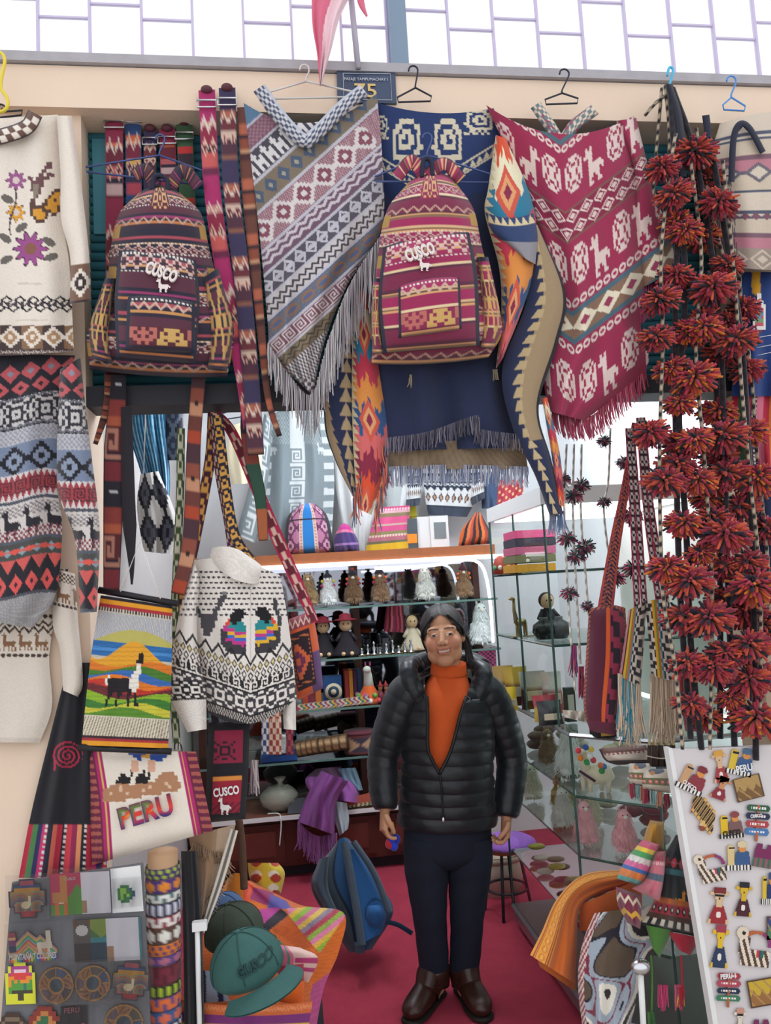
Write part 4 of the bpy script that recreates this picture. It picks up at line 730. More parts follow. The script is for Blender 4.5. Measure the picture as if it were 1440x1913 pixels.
magnet('yellow arched sunset mountain magnet', ["...yyyy...", ".yppppppy.", ".ypwwwwpy.", "yprrrrrrpy", "yoorrrrooy", "yoGoGoooGy", "yoGGGGgGGy", "yGGGGGgGGy", "yGkkkkkkky", "yyyykkyyyy", "yyyykkyyyy", "yyyyyyyyyy"], {'y': 0xd8d840, 'p': 0xa84a8a, 'w': 0xe8c8d8, 'r': 0xd84a48, 'o': 0xe89038, 'G': 0x5a9a48, 'g': 0x3a7a6a, 'k': 0x4a4438}, (10, 1798, 66, 1876), -2, False)
magnet('round calendar magnet beside the yellow arch', *raster(44, 44, f_wheel), (72, 1806, 138, 1876), 0); magnet('round calendar magnet left of the lower stepped cross', *raster(44, 44, f_wheel), (140, 1802, 206, 1872), 40)
magnet('stepped cross magnet at the right edge of the grey board', *raster(44, 44, f_chak), (208, 1796, 280, 1870), 4)
magnet('dark round magnet cut off at the bottom left corner', ["..kkkk..", ".kggggk.", "kgkkkkgk", "kgkggkgk", "kgkkkkgk", ".kggggk.", "..kkkk.."], {'k': 0x4a3a34, 'g': 0x7a6a5a}, (-4, 1892, 50, 1950), 0, False)
magnet('red and green round magnet at the bottom', ["..rrrr..", ".rroorr.", "rroggorr", "rogggook", "rogkkoor", ".rkkoor.", "..rrrr.."], {'r': 0x8a3a34, 'o': 0xb87a48, 'g': 0x3a6a48, 'k': 0x2a2a28}, (54, 1880, 112, 1944), 0, False)
t = magnet('black card magnet reading PERU with pink figures', ["kkkkkkkk", "kkkkkkkk", "kkkkkkkk", "kkkkkkpk", "kpkkkkpk", "kkpkkpkk"], {'k': 0x2a2630, 'p': 0xd85a80}, (114, 1880, 164, 1944), -2, True); textm('lettering', 'PERU', (120, 1893), (148, 1891), 2.194, mat('pink_ink', 0xc07080, .5), t, 1.1, .0006)
magnet('round calendar magnet cut off at the bottom of the board', *raster(44, 44, f_wheel), (196, 1874, 266, 1948), 80)
textm('lettering', 'CUSCO', (121, 1645), (141, 1643), 2.193, WHITE, [o for o in COL.objects if o.name.startswith('magnet') and 'pink CUSCO' in o.get('label', '')][0], 1.2, .0006)
# bracelets stacked on a roll
RY = 2.3; ax0, ax1 = at(304, 1590, RY), at(306, 2050, RY); RR = .041
t = thing('bracelet_roll', 'beige cardboard roll holding stacked woven bracelets', 'roll', ax1); G().tube([ax0, ax1], RR, 20).go('tube', mat('cardboard', 0xc09a78, .9), t); t['label'] = 'beige upright roll holding stacked woven bracelets'
BR = [('lime and purple', 0x4a3068, 0xa8c040), ('violet and orange', 0x4a3878, 0xe08a30), ('teal and white', 0x3a6a6a, 0xe0dcd8), ('navy and white crossed', 0x3a3a60, 0xd8d8e0), ('maroon and white diamond', 0x8a3040, 0xe8e0dc), ('white and olive', 0x5a4038, 0xe8e4dc), ('orange and purple zigzag', 0xd87a28, 0x5a3a70), ('purple speckled', 0x5a4080, 0xb06a80), ('plain dark maroon', 0x5a2430, 0x7a3040), ('black and lime crossed', 0x2a2a2c, 0xb0c838), ('orange and violet arrow', 0x5a4880, 0xe0703a), ('blue and coral', 0x3a5a88, 0xd86a50), ('white and navy', 0x3c3a58, 0xe4e0e0), ('green and red', 0x4a6a3c, 0xb0485a), ('black and white square', 0x2c2a30, 0xe8e4e0), ('blue diamond', 0x4a5a98, 0xe0e0e8), ('coral and blue', 0xd8604a, 0x3a5a98), ('gold and maroon', 0x6a2a38, 0xd8a040)]
zt = at(304, 1614, RY).z; hts = [.03, .036, .026, .034, .03, .042, .03, .026, .05, .03, .036, .034, .032, .03, .05, .036, .04, .03]; d = (ax1-ax0)
for i, ((nm, c1, c2), h) in enumerate(zip(BR, hts)):
    k, nr = 28, 6; V = []; C = []; F = []; c0 = ax0+d*((ax0.z-zt)/(ax0.z-ax1.z)); zt -= h
    for r_ in range(nr+1):
        for j in range(k):
            a = 2*PI*j/k; rr = RR+.004+.003*math.sin(PI*r_/nr)+.0015*((j+i) % 2); V.append((c0.x+rr*math.cos(a), c0.y+rr*math.sin(a), c0.z-(h-.002)*r_/nr))
            f = (j*(.25 if i % 3 else .5)) % 1; tt = r_/nr; on = (abs(f-.5)*2+abs(tt-.5)*2 < .9) if i % 2 else (abs(tt-abs(f-.5)*2) < .35); C.append(lin(c2 if on and 0 < r_ < nr else c1))
    for r_ in range(nr):
        for j in range(k): F.append((r_*k+j, (r_+1)*k+j, (r_+1)*k+(j+1) % k, r_*k+(j+1) % k))
    mk('woven_bracelet', V, F, YARN, None, C, label=f'{nm} woven bracelet on the upright roll', cat='bracelet', group='bracelets on the roll')
# black cloth, pelt and white stand
cloth('black_cloth', [(338, 1590), (342, 1750), (346, 2050)], [(368, 1590), (378, 1750), (384, 2050)], 2.32, 0x1b1a20, None, 20, 40, .03, .01, 2, label='black cloth hanging beside the bracelet roll', cat='cloth')
t = thing('fur_pelt', 'tan fur pelt with pale zip edge hanging by the white stand', 'pelt', at(400, 1730, 2.4))
cloth('pelt', [(352, 1562), (366, 1640), (372, 1724)], [(440, 1540), (420, 1620), (380, 1728)], 2.4, lambda p: p.fill(0x9a7c60).m(p.U > .6, 0xb8a088), t, 30, 50, .04, .01, 2, m=FUR); fringe('fur', [(360, 1575), (400, 1590), (425, 1600), (398, 1660), (378, 1700)], 22, 260, [0xa8896a, 0xb89a7c, 0x8a6c52], 2.36, t, .0014, 8)
ribbon('zip_edge', [(438, 1550), (412, 1640), (392, 1700), (378, 1742)], [14, 16, 14, 8], 2.34, lambda p: p.fill(0xd8d0c4).m(abs(p.U-.5) < .15, 0x6a625c), t, 50, 8, .004)
t = thing('white_stand', 'white metal stand leg in front of the caps', 'stand', at(378, 2060, 2.28)); wire('leg', [at(368, 1722, 2.28), at(376, 2060, 2.28)], .007, WHITE, t, 8); G().box(at(362, 1722, 2.28)-Vector((.004, .01, .0)), at(384, 1736, 2.28)+Vector((.004, .01, 0))).go('clamp', WHITE, t, smooth=False)
wire('braided_rope', pxl([(446, 1530), (452, 1580), (456, 1660)], 2.6, 30), .012, mat('brown_rope', 0x5a4032, .9, bump=.8, bscale=90), None, 8, label='thick brown braided rope hanging beside the counter', cat='rope')
# patchwork blanket in a hamper and the caps
def p_patch(p):
    p.fill(0xc4622a)
    p.poly([(400, 1630), (458, 1636), (452, 1684), (400, 1684)], 0xd8862c).poly([(458, 1644), (475, 1658), (463, 1696), (448, 1686)], 0xd8583c).poly([(473, 1657), (512, 1668), (503, 1694), (467, 1679)], 0x8a2c5c).poly([(506, 1670), (536, 1684), (546, 1699), (498, 1696)], 0x5a5298).poly([(462, 1682), (500, 1691), (497, 1704), (460, 1704)], 0xd06a24)
    p.poly([(440, 1703), (526, 1695), (485, 1732), (440, 1740)], 0xb0408c).poly([(524, 1697), (539, 1709), (500, 1741), (483, 1734)], 0x2a2730).poly([(500, 1739), (531, 1765), (500, 1770)], 0x2f6a66).poly([(539, 1708), (589, 1768), (560, 1774), (508, 1737)], 0xb4521f)
    p.poly([(536, 1697), (632, 1690), (648, 1706), (598, 1780), (584, 1766), (539, 1709)], None); z = p.last; f = (((p.px-536)*.62+(p.py-1700)*.78)/9.) % 8
    for n_, c in enumerate((0xd878a0, 0xd8b040, 0x8ab03a, 0xc86a90, 0xd8b450, 0x84788c, 0xa83a50, 0x8aa840)): p.m(z & (f.astype(int) == n_), c)
    p.poly([(648, 1706), (640, 1765), (583, 1850), (570, 1830), (598, 1780)], 0xcc6420).poly([(583, 1840), (640, 1800), (620, 1990), (560, 1990)], 0xa84878)
    p.c[:] *= (1-.16*(((p.px*.5+p.py*.35) % 1) < .4))[..., None]
t = thing('patchwork_blanket', 'bright patchwork blanket draped over a dark hamper', 'blanket', at(480, 1990, 2.5))
cloth('blanket', [(425, 1640), (392, 1720), (350, 1820), (338, 1900), (338, 1985)], [(470, 1646), (560, 1690), (642, 1706), (632, 1780), (604, 1850), (580, 1985)], (2.98, 2.46), p_patch, t, 130, 150, .05, .016, 2.2)
cloth('front_fold', [(338, 1868), (338, 1985)], [(584, 1870), (566, 1985)], 2.36, lambda p: p.stripes(0, 1, [(.9, 0xd0683a), (.7, 0x7a3274), (.35, 0xe0b838), (2.6, 0xd8482a)]).zig(.02, .14, 40, 0xe08a5a, .5), t, 90, 50, .03, .012, 3, bt=10)
cloth('pink_fold', [(512, 1764), (506, 1800), (520, 1818)], [(560, 1770), (594, 1790), (576, 1836)], 2.5, lambda p: p.fill(0xdcb8b0).m((p.U < .5), 0xd0708c).m((p.U > .18) & (p.U < .26), 0x5a8a78).m((p.U > .34) & (p.U < .42), 0x5a8a78).m((abs(p.V-.5) < .06) & (p.U > .5), 0xb03a70).m((abs(p.V-.72) < .05) & (p.U > .5), 0xb03a70), t, 50, 40, .03, pv=4)
cloth('crimson_fold', [(524, 1805), (512, 1850), (516, 1870)], [(567, 1800), (568, 1850), (568, 1880)], 2.42, lambda p: p.fill(0xd8641e).m(p.V < .42-.12*p.U, 0xa02a3e).m(abs(p.V-.56+.2*p.U) < .04, 0xa83028), t, 40, 40, .025)
cloth('orange_fold', [(428, 1636), (418, 1690)], [(462, 1642), (470, 1696)], 2.9, lambda p: p.fill(0xd8862c).m(p.U > .72, 0xd8583c), t, 30, 24, .05, bt=-8)
_a, _b = at(352, 1990, 2.47), at(600, 1850, 2.95); G().box((_a.x, 2.5, .02), (_b.x, 2.95, _b.z)).go('hamper', mat('black_hamper', 0x1e1c20, .7), t, smooth=False)
def cap(label, px, py, R, Y, c, turn, text=None, brim=True):
    t = thing('baseball_cap', label, 'cap', at(px, py+R*.6, Y)); o = at(px, py, Y); r = R/CF*Y; Mx = Matrix.Rotation(math.radians(turn), 3, 'Z'); Mt = Matrix.Rotation(math.radians(-14), 3, 'Y')
    def dome(V): V = V.copy(); V[:, 2] = np.where(V[:, 2] < 0, V[:, 2]*.45, V[:, 2]*.95); return V
    m = mat('cap_%06x' % c, c, .95, noise=.25, nscale=22, bump=.3, bscale=200)
    G().ell(o, (r, r*1.08, r), c, 32, 20, (Mt@Mx).to_4x4(), dome).go('crown', m, t)
    R3 = Mt@Mx
    G().ell(o+R3@Vector((0, 0, r*.96)), (r*.09, r*.09, r*.05), c, 10, 6).go('button', m, t)
    for k in range(3):
        a = k*PI/3; pts = [o+R3@Vector((r*1.012*math.cos(s)*math.cos(a), r*1.09*math.cos(s)*math.sin(a), r*.97*math.sin(s))) for s in np.linspace(0, PI, 24)]; wire('seam', pts, .0012, mat('capseam_%06x' % c, (np.array([(c >> 16 & 255), (c >> 8 & 255), c & 255])/255*.8).tolist(), .95), t, 5)
    if brim:
        n = 14; V = []; F = []
        for i in range(n+1):
            a = -1.05+2.1*i/n
            for j in range(6):
                q = 1+.75*j/5*math.cos(a*1.15); V.append(o+R3@Vector((r*q*math.sin(a)*1.02, -r*1.06*q*math.cos(a), -r*.28-r*.16*(j/5)+.10*r*math.cos(a*1.5)*(1 if j else 1))))
        for i in range(n):
            for j in range(5): F.append((i*6+j, (i+1)*6+j, (i+1)*6+j+1, i*6+j+1))
        N = len(V); V += [v-Vector((0, 0, .004)) for v in V]; F += [tuple(N+x for x in f[::-1]) for f in F]
        mk('brim', [tuple(v) for v in V], F, m, t)
    return t
cap('dark olive baseball cap behind the teal one', 438, 1742, 52, 2.53, 0x3a4438, 20)
cap('blue denim cap half hidden behind the olive one', 420, 1706, 36, 2.70, 0x4a628a, 30, None, False)
tc = cap('faded teal baseball cap with raised dark letters', 462, 1806, 64, 2.3, 0x37605c, 28)
def on_cap(W, o=at(462, 1806, 2.3), r=64/CF*2.3):
    q = 1-((W[:, 0]-o.x)/r)**2-((W[:, 2]-o.z)/r)**2; W[:, 1] += o.y-r*1.05*np.sqrt(np.clip(q, .02, 1))-2.2-.004; return W
textm('lettering', 'CUSCO', (446, 1826), (512, 1798), 2.2, mat('dark_teal_thread', 0x1c3a3a, .8), tc, 1.2, .004, .03, proj=on_cap)
cloth('blue_striped_cloth', [(350, 1810), (362, 1875)], [(400, 1815), (430, 1870)], 2.44, lambda p: p.fill(0xa8b8d0).m((p.U*6+p.V*2).astype(int) % 3 == 0, 0x2c3450), t if False else None, 30, 30, .02, label='pale blue cloth with navy stripes beside the teal cap', cat='cloth')
cloth('cartoon_towel', [(462, 1612), (466, 1640), (476, 1668)], [(520, 1612), (532, 1632), (524, 1672)], 3.02, lambda p: p.fill(0xd8c040).m(np.sin(p.px*.2)+np.cos(p.py*.25) > .5, 0xe8e0d0).m(np.sin(p.px*.17+2)+np.cos(p.py*.21+1) > .8, 0xb0402c), None, 40, 40, .06, label='bundled towel in yellow, white and red behind the orange fold', cat='towel')
# blue backpack on the carpet
t = thing('blue_backpack', 'blue and grey school backpack leaning on the carpet', 'backpack', atZ(660, 1782, 0.01))
BLU = mat('blue_nylon', 0x23507c, .6, noise=.15, nscale=20); GRN = mat('slate_nylon', 0x3a4656, .7)
cloth('body', [(622, 1584), (588, 1626), (582, 1660), (604, 1704), (652, 1780)], [(652, 1568), (690, 1612), (716, 1660), (734, 1706), (694, 1774)], (3.66, 3.48), lambda p: p.fill(0x1f466e).m(p.U < .36, 0x36434f).m(abs(p.U-.36) < .02, 0x16222e), t, 50, 70, .09, m=CLOTH, bt=-10)
cloth('front_pocket', [(596, 1604), (584, 1650), (606, 1698)], [(616, 1600), (616, 1660), (634, 1706)], (3.58, 3.5), lambda p: p.fill(0x394754).m(abs(p.U-.75) < .07, 0x1c2a38), t, 26, 40, .07)
cloth('back_pad', [(650, 1588), (648, 1640), (664, 1720), (672, 1764)], [(664, 1586), (694, 1632), (722, 1700), (712, 1744)], (3.53, 3.36), lambda p: p.fill(0x24588e).m(abs(np.hypot((p.px-702)/19, (p.py-1706)/26)-1) < .09, 0x183c62), t, 44, 60, .03)
cloth('lumbar_pad', [(686, 1692), (684, 1716), (694, 1738)], [(712, 1690), (722, 1712), (714, 1736)], 3.36, 0x245a92, t, 24, 24, .03, pv=3)
for pts, Yq, wq in (([(644, 1574), (654, 1630), (668, 1710), (676, 1766)], 3.36, 15), ([(660, 1572), (698, 1630), (728, 1704)], 3.40, 12)): ribbon('shoulder_strap', pts, wq, (Yq+.1, Yq-.06), 0x3e4b58, t, 40, 10, .014)
ribbon('loose_strap', [(722, 1722), (744, 1728), (770, 1744)], 9, 3.36, 0x1f3a54, t, 20, 6, .003); G().box(at(664, 1782, 3.3), at(680, 1758, 3.33)).go('buckle', GRN, t, smooth=False)
# ================================================================== right side
# pom-pom garlands: yarn balls on braided cords
def pom_mesh(seed, cols, n=170):
    r_ = random.Random(seed); g = G(); cols = [lin(c) for c in cols]
    for i in range(n):
        z = 1-2*(i+.5)/n; a = i*2.39996+r_.uniform(-.3, .3); rr = math.sqrt(1-z*z); d = np.array([rr*math.cos(a), rr*math.sin(a), z*.8]); L = r_.uniform(.8, 1.15); dr = np.array([0, 0, -.22*L*r_.random()])
        c = cols[int(r_.random()**1.1*len(cols)) % len(cols)]*r_.uniform(.75, 1.15); g.tube([d*.2, d*.62*L, d*L+dr], [.05, .075, .055], 4, c)
    return g.go('yarn_ball', YARN, None)
POMS = [pom_mesh(s, c) for s, c in ((1, [0xb83c3c, 0xc8553a, 0x9a3044, 0x2c2638, 0xa83444, 0x8a2c40]), (2, [0xa83448, 0xb8443c, 0x8a2c40, 0x2a2434, 0x9a3040, 0xc05038]), (3, [0xb83850, 0xd0582e, 0xd88030, 0x2c2636, 0x9a2c44, 0xb04038]))]
for o in POMS: o.location = (0, 0, 0)
PROTO = [o.data for o in POMS]
for o in POMS: bpy.data.objects.remove(o)
BRAID = [lin(0x2a272c), lin(0xb8a890)]; DARKC = [lin(0x221f26), lin(0x2c2830)]
def cord(t, pts, Y, r=.0055, c=BRAID, name='cord', k=6):
    n = max(12, int(abs(pts[-1][1]-pts[0][1])/5)); P = pxl(pts, Y, n); G().tube(P, r, k, cf=lambda i, j: c[((i//2)+(j//3)) % 2]).go(name, YARN, t)
rp = random.Random(3)
def where(x): return 'left' if x < 1270 else 'middle' if x < 1345 else 'right'
GAR = [  # (cord pixels, depth, light braid?, [pompom centres with radius])
 ('far left braided', [(1262, 250), (1250, 330), (1235, 480), (1238, 640), (1232, 850), (1238, 1100), (1262, 1250), (1275, 1400)], 2.12, 1, [(1243, 342, 34), (1268, 392, 36), (1242, 590, 38), (1226, 660, 34), (1226, 838, 36), (1238, 932, 38), (1250, 1095, 38)]),
 ('dark left', [(1252, 170), (1262, 330), (1280, 520), (1268, 760), (1282, 1000), (1290, 1200), (1310, 1400)], 2.16, 0, [(1296, 318, 42), (1280, 462, 34), (1284, 650, 36), (1282, 862, 40), (1270, 780, 30), (1300, 930, 36), (1270, 1190, 40)]),
 ('middle braided', [(1290, 300), (1310, 480), (1300, 660), (1316, 860), (1330, 1100), (1326, 1400)], 2.13, 1, [(1332, 410, 38), (1336, 575, 44), (1312, 645, 36), (1312, 742, 44), (1300, 850, 34), (1296, 1120, 42), (1330, 1190, 44), (1336, 1285, 38)]),
 ('dark middle', [(1256, 165), (1300, 300), (1340, 560), (1352, 800), (1358, 1050), (1372, 1400)], 2.17, 0, [(1352, 520, 30), (1322, 620, 32), (1366, 920, 42), (1330, 1000, 36), (1352, 1090, 34), (1312, 1060, 30), (1366, 1330, 26)]),
 ('right braided', [(1350, 300), (1372, 520), (1385, 720), (1402, 900), (1420, 1100), (1420, 1380)], 2.12, 1, [(1382, 668, 40), (1362, 850, 44), (1356, 1040, 46), (1412, 1140, 50), (1404, 1240, 40)]),
 ('dark right', [(1330, 280), (1352, 420), (1385, 640), (1398, 860), (1408, 1100), (1412, 1420)], 2.15, 0, [(1424, 932, 46), (1400, 1080, 34), (1408, 1310, 42), (1410, 1385, 46), (1350, 1250, 34)]),
 ('rear dark left', [(1270, 300), (1262, 560), (1262, 800), (1270, 1100), (1290, 1380)], 2.17, 0, [(1262, 440, 32), (1262, 545, 34), (1262, 720, 36), (1256, 900, 36), (1272, 1010, 36), (1290, 1270, 36), (1284, 1340, 30)]),
 ('rear dark middle', [(1330, 330), (1335, 560), (1340, 800), (1345, 1100), (1345, 1380)], 2.23, 0, [(1318, 360, 32), (1322, 470, 34), (1350, 690, 36), (1336, 800, 36), (1342, 890, 36), (1318, 960, 32), (1362, 1150, 36), (1322, 1370, 30)]),
 ('rear braided right', [(1380, 480), (1390, 700), (1404, 900), (1416, 1150), (1420, 1380)], 2.22, 1, [(1350, 632, 34), (1400, 720, 34), (1405, 840, 38), (1388, 980, 38), (1400, 1180, 40), (1380, 1250, 34), (1428, 1020, 38), (1428, 1290, 34)]),
 ('outermost right braided', [(1300, 240), (1335, 420), (1395, 640), (1415, 860), (1434, 1050), (1436, 1200)], 2.2, 1, [(1392, 600, 32), (1340, 930, 30), (1438, 1200, 36)])]
for nm, pts, Y, br, balls in GAR:
    t = thing('pompom_garland', f'{nm} cord garland of red and orange yarn pom-poms', 'garland', at(*pts[-1], Y), 'red pom-pom garlands'); cord(t, pts, Y, .0055 if br else .009, BRAID if br else DARKC)
    for x, y, r in balls:
        o = bpy.data.objects.new('pompom', PROTO[rp.randrange(3)]); COL.objects.link(o); s = r/CF*Y*1.0; o.location = at(x, y, Y-.02); o.scale = (s*1.18, s, s*.95); o.rotation_euler = (rp.uniform(-.3, .3), rp.uniform(-.3, .3), rp.uniform(-.3, .3)); put(o, t)
t = thing('cord_bundle', 'black and white braided cords knotted at the top of the pom-pom garlands', 'cords', at(1250, 330, 2.2))
cord(t, [(1236, 165), (1228, 260), (1222, 330), (1210, 500)], 2.22); cord(t, [(1244, 160), (1252, 260), (1246, 360)], 2.2, .008); cord(t, [(1262, 190), (1290, 260), (1298, 300)], 2.2, .005, DARKC); cord(t, [(1205, 215), (1222, 195), (1240, 180)], 2.2, .006)
cloth('knot', [(1242, 158), (1256, 230), (1268, 330)], [(1256, 156), (1276, 220), (1282, 330)], 2.17, 0x222432, t, 12, 30, .02)
wire('plastic_hook', pxl([(1246, 142), (1250, 126), (1257, 130), (1254, 146), (1250, 160)], 2.2, 20), .004, mat('cyan_plastic', 0x4ab8e0, .4), None, label='bright blue hook above the pom-pom garlands', cat='hook')
hanger('white wire hanger behind the braided cords', (1190, 186), (1164, 196), (1236, 205), 2.3, WIRE_WHITE, neck=(1192, 190)); hanger('blue wire hanger above the striped cream bag', (1366, 143), (1350, 196), (1392, 198), 2.2, WIRE_BLUE, neck=(1366, 182))
# small dark pom-pom strings in the doorway
POM2 = pom_mesh(9, [0x2c2434, 0x7a2a54, 0x2a6a58, 0xc8bcc0, 0x3a2438, 0xc04a6a], 70); P2 = POM2.data; bpy.data.objects.remove(POM2)
for lab, pts, Y, balls, tas in (('first white cord with small dark pom-poms, nearest the navy poncho', [(1058, 830), (1054, 960), (1062, 1130), (1074, 1290)], 2.5, [(1050, 915, 20), (1060, 1025, 20), (1064, 1125, 18)], (1072, 1205)), ('second white cord with small dark pom-poms, lowest clusters', [(1072, 830), (1070, 960), (1078, 1130), (1084, 1240)], 2.52, [(1072, 945, 20), (1078, 1058, 20)], (1086, 1245)), ('third white cord with small dark pom-poms, beside the maroon bag', [(1086, 830), (1085, 960), (1094, 1080), (1100, 1150)], 2.54, [(1088, 925, 20), (1096, 1042, 22), (1098, 1145, 14)], None), ('white cord with small green pom-poms behind the maroon strap', [(1140, 800), (1136, 900), (1128, 960), (1146, 1100)], 2.6, [(1130, 838, 16), (1130, 952, 15), (1150, 1100, 22)], None), ('dark pom-pom string between the pink straps', [(1170, 800), (1180, 950), (1190, 1130)], 2.55, [(1168, 880, 18), (1180, 985, 24), (1186, 1085, 26)], None)):
    t = thing('small_pompom_string', lab, 'garland', at(*pts[-1], Y), 'small pom-pom strings'); cord(t, pts, Y, .004, [lin(0xe0dcd4), lin(0xa8a49c)])
    for x, y, r in balls:
        o = bpy.data.objects.new('pompom', P2); COL.objects.link(o); s = r/CF*Y; o.location = at(x, y, Y-.01); o.scale = (s, s, s); o.rotation_euler = (0, 0, rp.uniform(0, 6)); put(o, t)
    if tas: fringe('tassel', [(tas[0]-4, tas[1]), (tas[0]+4, tas[1])], 55, 16, [0xa03080, 0x3a2a50, 0xc04a60], Y, t, .003, 3)
# maroon boat-shaped bag and the fringed bags, with their straps
t = thing('woven_sling_bag', 'maroon woven sling bag with a wide orange and navy strap', 'bag', at(1130, 1372, 2.45))
def p_mb(p): p.fill(0x5a2438); p.m(p.U > .48, 0x9a3450); p.T(p.U, p.V).spr(0, 1, 1.0, ["xx..x.", ".xx..x", "..xx..", "x..xx.", "xx..x."]*5, {'x': 0x2c2230}, 0, .6, .95); p.m((p.U > .48) & (p.U < .58), 0xd8602c); e = np.minimum(np.minimum(p.U, 1-p.U)*1.0, np.minimum(p.V, 1-p.V)*3.); p.m((e < .055), 0xb8603c); p.m((e < .055) & (((p.py+p.px)/4).astype(int) % 2 == 0), 0x4a2438); p.m(p.V > .9, 0x6a2a44)
cloth('pouch', [(1100, 1140), (1094, 1230), (1090, 1320), (1102, 1366)], [(1168, 1136), (1172, 1230), (1162, 1320), (1150, 1374)], 2.45, p_mb, t, 60, 110, .05, pv=9, bt=-8)
def p_ms(p): p.fill(0xb04a48); p.m(abs(p.U-.5) < .3, 0x2c2c50); p.T(p.U, p.V).zig(0, 1, 1, 0xc85a38, .1); q = (p.V*46) % 1; p.m((abs(p.U-.5) < .3) & (abs(abs(p.U-.5)/.3-q) < .22), 0xc86a40); p.m(abs(p.U-.5) > .44, 0x8a2c44)
ribbon('strap', [(1186, 790), (1170, 900), (1148, 1020), (1130, 1142)], [12, 16, 22, 30], 2.45, p_ms, t, 150, 14, .004)
for i, (nm, L, R, st) in enumerate((('pink edged', [(1174, 1140), (1164, 1210), (1156, 1262)], [(1208, 1122), (1202, 1210), (1196, 1284)], [(1176, 800), (1186, 960), (1196, 1135)]), ('rainbow edged', [(1204, 1122), (1212, 1200), (1216, 1262)], [(1250, 1118), (1254, 1200), (1262, 1274)], [(1196, 780), (1212, 960), (1236, 1120)]))):
    t = thing('fringed_bag', f'{nm} black and white woven bag with a long cream fringe', 'bag', at((L[-1][0]+R[-1][0])/2, 1370, 2.4), 'fringed bags')
    def p_fb(p): p.fill(0xd8ccc0); p.T(p.U, p.V).spr(0, 1, 1.2, ["x..xx..x", ".xx..xx.", "xx.xx.xx", "..x..x..", "x.x..x.x"]*4, {'x': 0x2c282c}); u = p.U*1.9; [p.m((u > a) & (u < b), c) for a, b, c in ((0, .2, 0xd08a98), (.2, .32, 0x2a2428), (.32, .52, 0xd8a030), (.52, .62, 0x6a8a3a), (.62, .78, 0xc86038), (.78, .9, 0x3a8aa0))] if i == 0 else [p.m((u > a+.2) & (u < b+.2), c) for a, b, c in ((.3, .5, 0xd8a030), (.5, .6, 0x6a8a3a), (.6, .75, 0xc86038), (.75, .9, 0x3a8aa0))]
    cloth('pouch', L, R, 2.4, p_fb, t, 50, 80, .03)
    fringe('fringe', [(L[-1][0], L[-1][1]-4), (R[-1][0], R[-1][1]-4)], [100, 116, 100], 130, [0xd8c0a8, 0xc8b098, 0xe0ccb8, 0x3a8aa0 if i == 0 else 0xc0a890], 2.385, t, .0035, 7)
    for k in (-6, 8): ribbon('strap', [(x+k*(.4+.6*j/2), y) for j, (x, y) in enumerate(st)], 12, 2.43, lambda p: p.fill(0xb03a5c).spr(0, 1, 1, [".xwwx.", ".wxxw.", ".xwwx.", ".xxxx."]*14, {'x': 0x2a2428, 'w': 0xd8d0cc}), t, 130, 8, .003)
cloth('red_tassel_bag', [(1262, 1250), (1268, 1300), (1280, 1366)], [(1290, 1250), (1300, 1310), (1306, 1366)], 2.46, lambda p: p.fill(0xa83a3c).m((p.U*7).astype(int) % 2 == 0, 0x8a2c34), None, 20, 30, .03, label='red fringed pouch half hidden behind the cream fringe', cat='bag')
# cream striped bag, shirts and cloth at the far right
t = thing('striped_cream_bag', 'cream and grey striped woven bag with black strap at the upper right', 'bag', at(1390, 505, 2.22))
def p_cb(p):
    p.stripes(0, 1, [(2, 0xd2c4b4), (.3, 0x50566a), (.3, 0xd2c4b4), (.3, 0x50566a), (1.6, 0xcabaa8), (.5, 0x7a5a68), (1.2, 0xb87a88), (.4, 0x6a5a70), (1.8, 0xcbbba8), (.3, 0x50566a)], 2); q = p.T(p.U, p.V); q.dia(.3, .44, 3, 0x6a6470, .95, 0, .6, 0xd2c4b4); q.dia(.62, .68, 8, 0x7a5060, .9); q.band(.86, 1, 0x9a8a80); q.dia(.86, 1, 3, 0xc8baa8, .95, 0, .75, 0x9a8a80); q.dia(.86, 1, 3, 0xc8baa8, .4); p.m((p.U < .2) & (p.V > .4) & ((p.px*.28) % 1 < .4), 0x3a3c50)
cloth('bag', [(1344, 232), (1328, 300), (1340, 400), (1350, 500)], [(1500, 210), (1505, 350), (1500, 510)], 2.23, p_cb, t, 100, 130, .06, .006, 2, bt=-10)
ribbon('strap', [(1366, 340), (1370, 260), (1382, 232), (1400, 240), (1425, 285)], 12, 2.155, 0x23263a, t, 50, 8, .005); ribbon('side_strap', [(1318, 215), (1324, 260), (1330, 330)], 14, 2.2, 0x23263a, t, 30, 8, .005)
t = thing('printed_shirt', 'royal blue shirt printed with a small bottle', 'shirt', at(1420, 740, 2.26)); cloth('body', [(1384, 508), (1372, 620), (1366, 740)], [(1510, 508), (1510, 740)], 2.27, lambda p: p.fill(0x26407c).m((p.px > 1404) & (p.px < 1420) & (p.py < 545+.6*(p.px-1400)), 0xd8a030), t, 50, 60, .03, .012, 2.5)
sprite('bottle_print', ["..ww..", "..ww..", ".wrrw.", "wwrrww", "wrbbrw", "wbggbw", "wrbbrw", "wggggw", "wrrrrw", "wwwwww"], {'w': 0xe0dcdc, 'r': 0xc04a5a, 'b': 0x3a8ab0, 'g': 0x6a9a6a}, (1406, 548, 1430, 616), 2.234, .001, None, t); wire('print_line', pxl([(1408, 632), (1440, 626)], 2.233), .001, WHITE, t); wire('print_line', pxl([(1412, 650), (1446, 643)], 2.233), .001, WHITE, t); wire('print_line', pxl([(1414, 664), (1446, 657)], 2.233), .001, WHITE, t)
